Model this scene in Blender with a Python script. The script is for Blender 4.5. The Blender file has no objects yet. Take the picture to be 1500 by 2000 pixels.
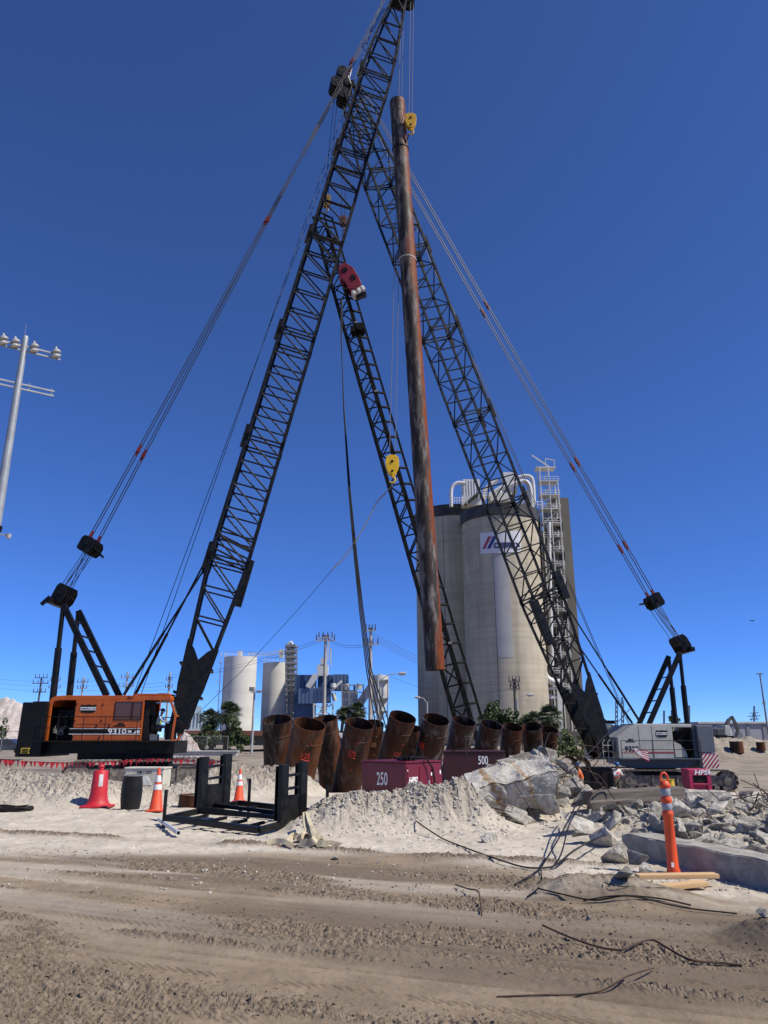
import bpy, bmesh, math, random
import numpy as np
from mathutils import Vector, Matrix

random.seed(7)
SC = bpy.context.scene
COL = SC.collection

# ------------------------------------------------------------------ camera
F, CX, CY = 1450.0, 750.0, 1000.0            # focal length and centre in photo pixels (1500 x 2000)
TILT = math.atan(440.0 / F)
CAMH = 1.55
cam = bpy.data.cameras.new('camera'); cam_o = bpy.data.objects.new('camera', cam); COL.objects.link(cam_o)
cam.sensor_fit = 'HORIZONTAL'; cam.sensor_width = 36.0; cam.lens = 36.0 * F / 1500.0
cam.clip_start = 0.05; cam.clip_end = 9000
cam_o.location = (0, 0, CAMH); cam_o.rotation_euler = (math.pi / 2 + TILT, 0, 0)
SC.camera = cam_o

# ------------------------------------------------------------------ sky, sun, exposure
SUN_EL, SUN_TOWARDS = math.radians(49), math.radians(20)     # sun on the right, a little on the camera's side
sdir = Vector((math.cos(SUN_TOWARDS) * math.cos(SUN_EL), -math.sin(SUN_TOWARDS) * math.cos(SUN_EL), math.sin(SUN_EL)))
wd = bpy.data.worlds.new('World'); SC.world = wd; wd.use_nodes = True
wt = wd.node_tree; wt.nodes.clear()
sky = wt.nodes.new('ShaderNodeTexSky'); sky.sky_type = 'NISHITA'; sky.sun_disc = False
sky.sun_elevation = SUN_EL; sky.sun_rotation = math.pi / 2 + SUN_TOWARDS
sky.altitude = 10000; sky.air_density = 2.0; sky.dust_density = 0.0; sky.ozone_density = 10.0
bg = wt.nodes.new('ShaderNodeBackground'); bg.inputs['Strength'].default_value = 0.148
wo = wt.nodes.new('ShaderNodeOutputWorld')
hsv = wt.nodes.new('ShaderNodeHueSaturation'); hsv.inputs['Saturation'].default_value = 1.05; hsv.inputs['Hue'].default_value = 0.508
wt.links.new(sky.outputs[0], hsv.inputs['Color']); wt.links.new(hsv.outputs[0], bg.inputs['Color']); wt.links.new(bg.outputs[0], wo.inputs['Surface'])
sun = bpy.data.lights.new('sun', 'SUN'); sun.energy = 5.0; sun.angle = math.radians(0.5); sun.color = (1, 0.94, 0.83)
sun_o = bpy.data.objects.new('sun', sun); COL.objects.link(sun_o)
sun_o.rotation_euler = (-sdir).to_track_quat('-Z', 'Y').to_euler(); sun_o.location = (60, -20, 80)
SC.view_settings.view_transform = 'Standard'; SC.view_settings.look = 'None'
SC.view_settings.exposure = 0.15; SC.view_settings.gamma = 1.0; SC.view_settings.use_curve_mapping = False
SC.cycles.max_bounces = 6; SC.cycles.caustics_reflective = False; SC.cycles.caustics_refractive = False

# ------------------------------------------------------------------ helpers
def at(px, py, Y):
    """world point on the sight line of photo pixel (px, py) at world depth Y"""
    u = CY - py
    ry = F * math.cos(TILT) - u * math.sin(TILT); rz = F * math.sin(TILT) + u * math.cos(TILT)
    k = Y / ry
    return Vector(((px - CX) * k, Y, CAMH + rz * k))
def lerp(a, b, t): return a + (b - a) * t

ORG = {}
def put(o, parent, org):
    COL.objects.link(o)
    if parent is not None:
        o.parent = parent; o.location = org - ORG[parent.name]
    else:
        o.location = org
    ORG[o.name] = org.copy()
    return o
def tag(o, label, cat, group=None):
    o['label'] = label; o['category'] = cat
    if group: o['group'] = group
    return o
def thing(name, label, cat, loc, group=None):
    o = bpy.data.objects.new(name, None); o.empty_display_size = 0.2
    put(o, None, Vector(loc)); return tag(o, label, cat, group)

class MB:
    def __init__(s): s.v = []; s.f = []
    def add(s, vs, fs):
        n = len(s.v); s.v += [tuple(v) for v in vs]; s.f += [tuple(i + n for i in f) for f in fs]; return s
    def box(s, c, size, R=None):
        c = Vector(c); hx, hy, hz = [q / 2 for q in size]
        vs = [Vector((x, y, z)) for x in (-hx, hx) for y in (-hy, hy) for z in (-hz, hz)]
        if R is not None: vs = [R @ v for v in vs]
        return s.add([c + v for v in vs], [(0, 1, 3, 2), (4, 6, 7, 5), (0, 4, 5, 1), (2, 3, 7, 6), (0, 2, 6, 4), (1, 5, 7, 3)])
    def span(s, a, b):
        a = Vector(a); b = Vector(b); return s.box((a + b) / 2, [abs(b[i] - a[i]) for i in range(3)])
    def beam(s, p, q, w, h=None, up=(0, 0, 1)):
        p = Vector(p); q = Vector(q); h = h or w; a = (q - p).normalized(); up = Vector(up)
        if abs(a.dot(up)) > 0.98: up = Vector((0, 1, 0))
        x = a.cross(up).normalized(); y = x.cross(a)
        vs = [e + x * i * w / 2 + y * j * h / 2 for e in (p, q) for i, j in ((-1, -1), (1, -1), (1, 1), (-1, 1))]
        return s.add(vs, [(3, 2, 1, 0), (4, 5, 6, 7), (0, 1, 5, 4), (1, 2, 6, 5), (2, 3, 7, 6), (3, 0, 4, 7)])
    def cyl(s, p, q, r0, r1=None, n=12, cap=True):
        p = Vector(p); q = Vector(q); r1 = r0 if r1 is None else r1; a = (q - p).normalized()
        x = a.orthogonal().normalized(); y = a.cross(x)
        vs = []
        for e, r in ((p, r0), (q, r1)):
            vs += [e + (x * math.cos(t) + y * math.sin(t)) * r for t in [2 * math.pi * i / n for i in range(n)]]
        fs = [(i, (i + 1) % n, n + (i + 1) % n, n + i) for i in range(n)]
        if cap: fs += [tuple(reversed(range(n))), tuple(range(n, 2 * n))]
        return s.add(vs, fs)
    def tube(s, pts, r, n=6):
        pts = [Vector(p) for p in pts]; rs = r if isinstance(r, (list, tuple)) else [r] * len(pts)
        vs = []; fs = []; x = None
        for i, p in enumerate(pts):
            a = (pts[min(i + 1, len(pts) - 1)] - pts[max(i - 1, 0)]).normalized()
            if x is None: x = a.orthogonal().normalized()
            x = (x - a * x.dot(a)).normalized(); y = a.cross(x)
            vs += [p + (x * math.cos(t) + y * math.sin(t)) * rs[i] for t in [2 * math.pi * k / n for k in range(n)]]
        for i in range(len(pts) - 1):
            fs += [(i * n + k, i * n + (k + 1) % n, (i + 1) * n + (k + 1) % n, (i + 1) * n + k) for k in range(n)]
        fs += [tuple(reversed(range(n))), tuple(range((len(pts) - 1) * n, len(pts) * n))]
        return s.add(vs, fs)
    def prism(s, poly, off):
        """closed polygon (3D points) extruded by the vector off"""
        off = Vector(off); n = len(poly); poly = [Vector(p) for p in poly]
        return s.add(poly + [p + off for p in poly],
                     [tuple(reversed(range(n))), tuple(range(n, 2 * n))] + [(i, (i + 1) % n, n + (i + 1) % n, n + i) for i in range(n)])
    def lathe(s, prof, c, n=24, axis=None, phase=0.0, arc=None):
        """prof = [(r, z)]; a full turn unless arc = (a0, a1)"""
        c = Vector(c); full = arc is None; m = n if full else n + 1; R = Matrix.Identity(3)
        if axis is not None: R = Vector((0, 0, 1)).rotation_difference(Vector(axis).normalized()).to_matrix()
        vs = []; fs = []
        for r, z in prof:
            for i in range(m):
                t = phase + (2 * math.pi * i / n if full else lerp(arc[0], arc[1], i / n))
                vs.append(c + R @ Vector((r * math.cos(t), r * math.sin(t), z)))
        for k in range(len(prof) - 1):
            for i in range(n):
                j = (i + 1) % m; fs.append((k * m + i, k * m + j, (k + 1) * m + j, (k + 1) * m + i))
        return s.add(vs, fs)
    def obj(s, name, mat, parent=None, org=None, smooth=False, bevel=0.0):
        vs = np.array(s.v, dtype=float)
        if org is None:
            if parent is not None: org = ORG[parent.name]
            else:
                lo = vs.min(0); hi = vs.max(0); org = Vector(((lo[0] + hi[0]) / 2, (lo[1] + hi[1]) / 2, lo[2]))
        org = Vector(org)
        me = bpy.data.meshes.new(name); me.from_pydata((vs - np.array(org)).tolist(), [], s.f)
        if smooth:
            me.polygons.foreach_set('use_smooth', [True] * len(me.polygons))
            me.set_sharp_from_angle(angle=math.radians(38))
        me.materials.append(mat)
        o = bpy.data.objects.new(name, me); put(o, parent, org)
        if bevel:
            m = o.modifiers.new('bevel', 'BEVEL'); m.width = bevel; m.segments = 2; m.limit_method = 'ANGLE'
        return o

def copy_tree(o, loc, rot=None, scale=None, parent=None):
    c = o.copy(); COL.objects.link(c); c.parent = parent
    if parent is None:
        c.location = loc; ORG[c.name] = Vector(loc)
        if rot is not None: c.rotation_euler = rot
        if scale is not None: c.scale = scale
    for ch in list(o.children): copy_tree(ch, None, parent=c)
    return c

_bar = {}
def bar(name, p, q, r, mat, parent, n=6):
    """a round bar as its own object; all bars of one material share one unit mesh"""
    key = (mat.name, n)
    if key not in _bar:
        b = MB().cyl((0, 0, 0), (0, 0, 1), 1, n=n); me = bpy.data.meshes.new('bar'); me.from_pydata(b.v, [], b.f)
        me.polygons.foreach_set('use_smooth', [True] * n + [False] * 2); me.materials.append(mat); _bar[key] = me
    p = Vector(p); q = Vector(q); d = q - p
    o = bpy.data.objects.new(name, _bar[key]); put(o, parent, p)
    o.rotation_mode = 'QUATERNION'; o.rotation_quaternion = Vector((0, 0, 1)).rotation_difference(d.normalized())
    o.scale = (r, r, d.length); return o

# ------------------------------------------------------------------ materials
_mats = {}
def mat(name, c1, c2=None, scale=3.0, rough=0.6, metal=0.0, bump=0.0, bscale=30.0, lo=0.4, hi=0.6, c3=None, s3=0.7, lo3=0.5, hi3=0.7,
        stretch=None, emit=None, alpha=None, spec=0.5, rvar=0.0, rnd=0.0, coat=0.0):
    if name in _mats: return _mats[name]
    m = bpy.data.materials.new(name); m.use_nodes = True; t = m.node_tree; N = t.nodes; L = t.links
    b = N['Principled BSDF']; b.inputs['Roughness'].default_value = rough; b.inputs['Metallic'].default_value = metal
    b.inputs['Specular IOR Level'].default_value = spec
    if coat: b.inputs['Coat Weight'].default_value = coat
    tc = N.new('ShaderNodeTexCoord'); vec = tc.outputs['Object']
    if stretch:
        mp = N.new('ShaderNodeMapping'); mp.inputs['Scale'].default_value = stretch; L.new(vec, mp.inputs['Vector']); vec = mp.outputs[0]
    def noise(sc, det=8, rg=0.6):
        n = N.new('ShaderNodeTexNoise'); n.inputs['Scale'].default_value = sc; n.inputs['Detail'].default_value = det
        n.inputs['Roughness'].default_value = rg; L.new(vec, n.inputs['Vector']); return n.outputs['Fac']
    def rng(f, a, z, o0=0.0, o1=1.0):
        r = N.new('ShaderNodeMapRange'); r.interpolation_type = 'SMOOTHSTEP'
        for k, v in zip(('From Min', 'From Max', 'To Min', 'To Max'), (a, z, o0, o1)): r.inputs[k].default_value = v
        L.new(f, r.inputs['Value']); return r.outputs[0]
    def mix(f, a, z):
        x = N.new('ShaderNodeMix'); x.data_type = 'RGBA'; L.new(f, x.inputs['Factor'])
        for k, v in ((6, a), (7, z)):
            if isinstance(v, tuple): x.inputs[k].default_value = (*v, 1)
            else: L.new(v, x.inputs[k])
        return x.outputs[2]
    col = c1
    nz = noise(scale) if (c2 or rvar) else None
    if c2: col = mix(rng(nz, lo, hi), c1, c2)
    if c3: col = mix(rng(noise(s3, 10, 0.7), lo3, hi3), col, c3)
    if rnd:
        oi = N.new('ShaderNodeObjectInfo'); hv = N.new('ShaderNodeHueSaturation')
        L.new(rng(oi.outputs['Random'], 0, 1, 1 - rnd, 1 + rnd), hv.inputs['Value'])
        if isinstance(col, tuple): hv.inputs['Color'].default_value = (*col, 1)
        else: L.new(col, hv.inputs['Color'])
        col = hv.outputs[0]
    if isinstance(col, tuple): b.inputs['Base Color'].default_value = (*col, 1)
    else: L.new(col, b.inputs['Base Color'])
    if rvar: L.new(rng(nz, 0.3, 0.7, rough - rvar, rough + rvar), b.inputs['Roughness'])
    if bump:
        bp = N.new('ShaderNodeBump'); bp.inputs['Strength'].default_value = 1.0; bp.inputs['Distance'].default_value = bump
        L.new(noise(bscale, 6, 0.65), bp.inputs['Height']); L.new(bp.outputs[0], b.inputs['Normal'])
    if emit: b.inputs['Emission Color'].default_value = (*emit, 1); b.inputs['Emission Strength'].default_value = 1
    if alpha is not None: b.inputs['Alpha'].default_value = alpha
    _mats[name] = m; return m

BLACK = mat('black_paint', (0.004, 0.004, 0.0045), (0.008, 0.0075, 0.007), 2.5, 0.42, rvar=0.1, c3=(0.02, 0.013, 0.009), s3=1.1, lo3=0.62, hi3=0.9, spec=0.22)
BLACKS = mat('black_satin', (0.005, 0.005, 0.006), (0.012, 0.011, 0.010), 6, 0.38, rvar=0.12, spec=0.25)
RACKM = mat('rack_black_steel', (0.004, 0.004, 0.0045), (0.011, 0.0105, 0.010), 5, 0.4, rvar=0.12, bump=0.002, bscale=40, c3=(0.05, 0.04, 0.03), s3=3, lo3=0.66, hi3=0.85, spec=0.3)
ROPE = mat('wire_rope', (0.008, 0.007, 0.007), (0.018, 0.015, 0.013), 20, 0.5, metal=0.3)
ROPEL = mat('bright_wire_rope', (0.22, 0.21, 0.2), (0.3, 0.28, 0.26), 20, 0.45, metal=0.4)
ORANGE = mat('orange_paint', (0.40, 0.076, 0.008), (0.46, 0.095, 0.011), 1.3, 0.42, c3=(0.30, 0.075, 0.02), s3=1.6, lo3=0.58, hi3=0.82, bump=0.004, bscale=2.0, rvar=0.08)
WHITEP = mat('white_paint', (0.74, 0.73, 0.70), (0.62, 0.60, 0.56), 3, 0.5, c3=(0.4, 0.36, 0.3), s3=2.0, lo3=0.62, hi3=0.85)
WHITEF = mat('white_steelwork', (0.60, 0.60, 0.58), (0.50, 0.49, 0.46), 0.5, 0.55, c3=(0.30, 0.25, 0.19), s3=0.35, lo3=0.58, hi3=0.85)
LETTER = mat('white_lettering', (0.8, 0.8, 0.8), rough=0.5)
LETTERB = mat('black_lettering', (0.006, 0.006, 0.007), rough=0.5, spec=.2)
GREYP = mat('pale_grey_paint', (0.40, 0.39, 0.35), (0.46, 0.45, 0.405), 1.2, 0.5, c3=(0.28, 0.245, 0.20), s3=1.4, lo3=0.55, hi3=0.82, bump=0.004, bscale=2.0)
SLATE = mat('slate_paint', (0.085, 0.10, 0.12), (0.10, 0.115, 0.135), 2, 0.5)
DARKIN = mat('dark_machinery', (0.005, 0.005, 0.005), (0.015, 0.013, 0.011), 5, 0.6, spec=0.2)
STEELM = mat('worn_track_steel', (0.10, 0.085, 0.07), (0.22, 0.19, 0.155), 5, 0.55, metal=0.2, c3=(0.33, 0.28, 0.22), s3=3, lo3=0.5, hi3=0.75)
REDP = mat('red_fitting', (0.16, 0.012, 0.014), (0.11, 0.01, 0.012), 6, 0.5)
REDST = mat('red_stripe', (0.36, 0.03, 0.03), rough=0.5)
YEL = mat('yellow_block_paint', (0.62, 0.36, 0.02), (0.5, 0.27, 0.02), 5, 0.45, c3=(0.06, 0.045, 0.03), s3=5, lo3=0.6, hi3=0.75)
MAROON = mat('magenta_paint', (0.135, 0.004, 0.019), (0.118, 0.005, 0.017), 1.5, 0.42, c3=(0.23, 0.07, 0.085), s3=2.2, lo3=0.62, hi3=0.9, bump=0.003, bscale=2.5, rvar=0.06)
MAROOND = mat('dark_maroon_paint', (0.04, 0.003, 0.005), (0.03, 0.003, 0.004), 2, 0.5)
GLASS = mat('tinted_glass', (0.10, 0.035, 0.015), rough=0.12, spec=0.6)
GLASSC = mat('clear_glass', (0.8, 0.85, 0.85), rough=0.05, alpha=0.12)
CONC = mat('broken_concrete', (0.50, 0.47, 0.41), (0.30, 0.275, 0.235), 5, 0.92, bump=0.05, bscale=11, c3=(0.27, 0.225, 0.17), s3=2.6, lo3=0.50, hi3=0.72, rnd=0.3, lo=.38, hi=.62)
CONCD = mat('grey_concrete', (0.36, 0.335, 0.29), (0.25, 0.23, 0.195), 5, 0.9, bump=0.01, bscale=25, c3=(0.42, 0.40, 0.36), s3=3, lo3=0.55, hi3=0.75)
REBAR = mat('rusty_rebar', (0.03, 0.018, 0.012), (0.07, 0.034, 0.02), 12, 0.8)
CABLE = mat('black_cable', (0.005, 0.005, 0.005), (0.014, 0.012, 0.010), 20, 0.55, spec=.25)
SOIL = mat('soil_clod', (0.235, 0.184, 0.134), (0.165, 0.129, 0.094), 8, 0.95, rnd=0.25)

# lettering: meshes made now, while the scene is still small
_txt = {}
def text_mesh(body, bold=0.0, extrude=0.003):
    key = (body, bold)
    if key in _txt: return _txt[key]
    cu = bpy.data.curves.new('lettering', 'FONT'); cu.body = body; cu.size = 1.0; cu.extrude = 0.0; cu.offset = bold
    cu.align_x = 'CENTER'; cu.align_y = 'CENTER'; cu.resolution_u = 3
    o = bpy.data.objects.new('tmp_text', cu); COL.objects.link(o)
    me = bpy.data.meshes.new_from_object(o.evaluated_get(bpy.context.evaluated_depsgraph_get()))
    bpy.data.objects.remove(o); bpy.data.curves.remove(cu)
    v = np.array([w.co[:] for w in me.vertices]); lo = v.min(0); hi = v.max(0)
    v = (v - (lo + hi) / 2) / np.array([hi[0] - lo[0], hi[1] - lo[1], 1]); fs = [tuple(p.vertices) for p in me.polygons]
    bpy.data.meshes.remove(me); _txt[key] = (v, fs); return _txt[key]
def lettering(body, name, c, ux, uy, w, h, m, parent, bold=0.0, shear=0.0, wrap=None):
    """flat lettering of width w and height h centred on c, in the plane of ux (reading direction) and uy"""
    v, fs = text_mesh(body, bold); c = Vector(c); ux = Vector(ux).normalized(); uy = Vector(uy).normalized()
    b = MB(); b.add([c + ux * (p[0] * w + p[1] * h * shear) + uy * (p[1] * h) for p in v], fs)
    if wrap: b.v = [wrap(Vector(p)) for p in b.v]
    return b.obj(name, m, parent)
for s_ in ('AMERICAN', '9310', '9320', 'WM C-0074', '250', '500', 'HPSI', '125', '175'): text_mesh(s_, 0.02 if s_ != '250' else 0.01)

# ------------------------------------------------------------------ terrain
def ss(a, b, x):
    t = np.clip((x - a) / (b - a), 0, 1); return t * t * (3 - 2 * t)
def vnoise(x, y, seed=0):
    ix = np.floor(x); iy = np.floor(y); fx = x - ix; fy = y - iy
    ix = ix.astype(np.int64); iy = iy.astype(np.int64)
    def hsh(a, b):
        h = (a * 374761393 + b * 668265263 + seed * 1442695041) & 0xFFFFFFFF
        h = ((h ^ (h >> 13)) * 1274126177) & 0xFFFFFFFF
        h = ((h ^ (h >> 16)) * 2246822519) & 0xFFFFFFFF
        return ((h ^ (h >> 15)) & 0xFFFF) / 65535.0
    sx = fx * fx * (3 - 2 * fx); sy = fy * fy * (3 - 2 * fy)
    return (hsh(ix, iy) * (1 - sx) + hsh(ix + 1, iy) * sx) * (1 - sy) + (hsh(ix, iy + 1) * (1 - sx) + hsh(ix + 1, iy + 1) * sx) * sy
def fbm(x, y, sc, octv=4, seed=0):
    s = 0; a = 0.5; t = 0
    for k in range(octv): s = s + a * vnoise(x * sc + 17.3 * k, y * sc - 9.1 * k, seed + k); t += a; a *= 0.5; sc *= 2.03
    return s / t
def billow(x, y, sc, octv=3, seed=0):
    s = 0; a = 0.5; t = 0
    for k in range(octv): s = s + a * np.abs(2 * vnoise(x * sc + 5.7 * k, y * sc + 3.3 * k, seed + k) - 1); t += a; a *= 0.55; sc *= 2.1
    return s / t
MOUNDS = [  # x0, y0, x1, y1, radius, height
    (-0.85, 14.5, 1.35, 14.9, 1.35, 0.55), (0.95, 14.3, 1.3, 14.5, 0.8, 0.10),
    (-9.9, 20.2, -7.4, 19.6, 1.7, 0.58), (-6.4, 20.6, -4.9, 20.6, 1.3, 0.32), (-12.5, 21.5, -10.5, 20.8, 1.3, 0.14),
    (-4.8, 22.8, -3.2, 23.4, 1.9, 0.80), (-9.0, 26.5, -6.0, 27.0, 1.6, 0.15),
    (2.2, 17.0, 3.5, 17.2, 1.8, 0.80), (3.0, 17.6, 3.5, 17.6, 1.2, 0.28),
    (4.8, 13.4, 8.5, 14.8, 2.4, 0.32), (6.5, 11.0, 9.5, 11.5, 2.2, 0.24), (6.0, 16.0, 9.0, 17.5, 2.2, 0.12),
    (2.0, 8.55, 2.6, 8.3, 0.65, 0.15), (3.15, 6.6, 3.4, 5.9, 0.55, 0.16),
    (40.0, 95.0, 46.0, 96.0, 5.5, 2.0), (-62.0, 116.0, -58.0, 118.0, 0.1, 0.0)]
def tracks(x, y):
    v = (y + 0.38 * x) / 1.07; u = (x - 0.38 * y) / 1.07
    v = v + 0.22 * (fbm(u, v * 0.3, 0.35, 2, 40) - 0.5); return u, v
def mound_at(x, y):
    tot = 0
    wx = x + 0.5 * (fbm(x, y, 0.9, 3, 61) - 0.5); wy = y + 0.5 * (fbm(x, y, 0.9, 3, 71) - 0.5)
    for x0, y0, x1, y1, r, h in MOUNDS:
        dx, dy = x1 - x0, y1 - y0; t = np.clip(((wx - x0) * dx + (wy - y0) * dy) / (dx * dx + dy * dy), 0, 1)
        d = np.hypot(wx - x0 - t * dx, wy - y0 - t * dy) / r
        tot = np.maximum(tot, 0) + h * (1 - ss(0.0, 1.0, d)) * (0.8 + 0.4 * fbm(x, y, 1.3, 2, 90))
    return tot
def mud_mask(x, y):
    bd = 11.2 - 1.05 * np.clip(x - 0.3, 0, 3.2) + 0.9 * (fbm(x * 0.4, y, 1.1, 3, 33) - 0.5)
    return 1 - ss(bd - 0.45, bd + 0.5, y)
def terrain(x, y, fine=True, want_rough=False):
    x = np.asarray(x, float); y = np.asarray(y, float)
    tx = ss(-8, 12, x)
    h = (-1.05 * ss(19, 42, y) * (1 - tx) - 1.85 * ss(20, 50, y) * tx) * (1 - ss(62, 115, y))
    m = mound_at(x, y); h = h + m
    near = 1 - ss(40, 70, y)
    h = h + 0.10 * (fbm(x, y, 0.35, 3, 5) - 0.5) * near * (0.35 + 0.65 * ss(10, 18, y))
    if fine:
        mud = mud_mask(x, y); u, v = tracks(x, y)
        rough = ss(0.57, 0.67, fbm(u * 0.36, v * 1.3, 1.0, 4, 11)) * mud
        for v0, w, hh in ((4.62, 0.20, 0.016), (5.68, 0.06, 0.026), (7.7, 0.12, 0.010), (6.75, 0.05, 0.010), (10.55, 0.12, 0.035)):
            g = np.exp(-((v - v0) / w) ** 2) * (0.25 + 1.3 * ss(0.35, 0.62, fbm(u, v * 0.2, 0.8, 2, int(v0 * 10)))) * (1 - ss(1.5, 4.0, x))
            h = h + hh * g; rough = np.clip(rough + 0.9 * g, 0, 1)
        for v0 in (4.05, 4.3, 5.22, 5.42, 6.18, 6.36, 7.05, 7.42, 8.2, 8.42, 9.3, 9.6):
            h = h - 0.026 * np.exp(-((v - v0) / 0.024) ** 2) * mud * (1 - 0.7 * rough) * ss(0.34, 0.48, fbm(u, v * 0.1, 0.5, 2, int(v0 * 7)))
        h = h + rough * (0.016 * billow(x, y, 7, 3, 21) + 0.034 * billow(x, y, 15, 2, 25) ** 1.5 + 0.030 * billow(x, y, 31, 2, 27) - 0.02)
        if want_rough: return rough
        tread = ss(0.52, 0.62, fbm(u * 0.15, v * 0.9, 1.0, 2, 51)) * mud * (1 - rough)
        for v0, w0 in ((4.95, 0.11), (5.95, 0.12), (6.55, 0.09), (7.25, 0.12), (8.05, 0.11), (9.1, 0.12), (9.9, 0.1), (4.25, 0.12)):
            bandm = ss(w0, w0 * 0.85, np.abs(v - v0)) * mud * (1 - rough) * ss(0.40, 0.52, fbm(u, v * 0.3, 0.45, 2, int(v0 * 31)))
            ph = np.mod(u / 0.085 + 2.2 * np.abs(v - v0) / w0, 1.0)
            h = h + bandm * (0.0125 * (ss(0.15, 0.3, ph) - ss(0.65, 0.8, ph)) * ss(0.35, 0.5, fbm(x, y, 3.0, 3, 58)) - 0.006)
        md = np.clip(m * 2.2, 0, 1)
        h = h + md * (0.20 * (fbm(x, y, 2.0, 3, 81) - 0.5) + 0.17 * billow(x, y, 4.5, 3, 85) + 0.09 * billow(x, y, 11, 2, 88) + 0.04 * billow(x, y, 24, 2, 89) - 0.07)
        sand = (1 - mud) * (1 - md) * near
        h = h + sand * (0.05 * (fbm(x, y, 2.2, 3, 95) - 0.5) + 0.028 * (fbm(x, y, 9, 3, 96) - 0.5) + 0.03 * ss(0.6, 0.8, fbm(x, y, 3.5, 2, 97)) * billow(x, y, 11, 2, 98))
        h = h + 0.007 * (fbm(x, y, 26, 2, 99) - 0.5) * near
        far = ss(28, 40, y) * (1 - ss(100, 160, y))
        h = h + far * (0.22 * (fbm(x, y, 0.25, 4, 101) - 0.5) + 0.12 * (fbm(x * 0.3, y, 1.2, 2, 103) - 0.5))
    return h
def hz(x, y): return float(terrain(np.array([x]), np.array([y]))[0])
_SG = np.geomspace(2.0, 160.0, 1600)
def gp(px, py):
    """the point of the ground seen at a photo pixel"""
    d = at(px, py, 1.0) - Vector((0, 0, CAMH)); x = d.x * _SG; y = d.y * _SG; z = CAMH + d.z * _SG
    g = terrain(x, y); i = int(np.argmax(z <= g)) if (z <= g).any() else len(_SG) - 1
    return Vector((x[i], y[i], g[i]))

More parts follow.
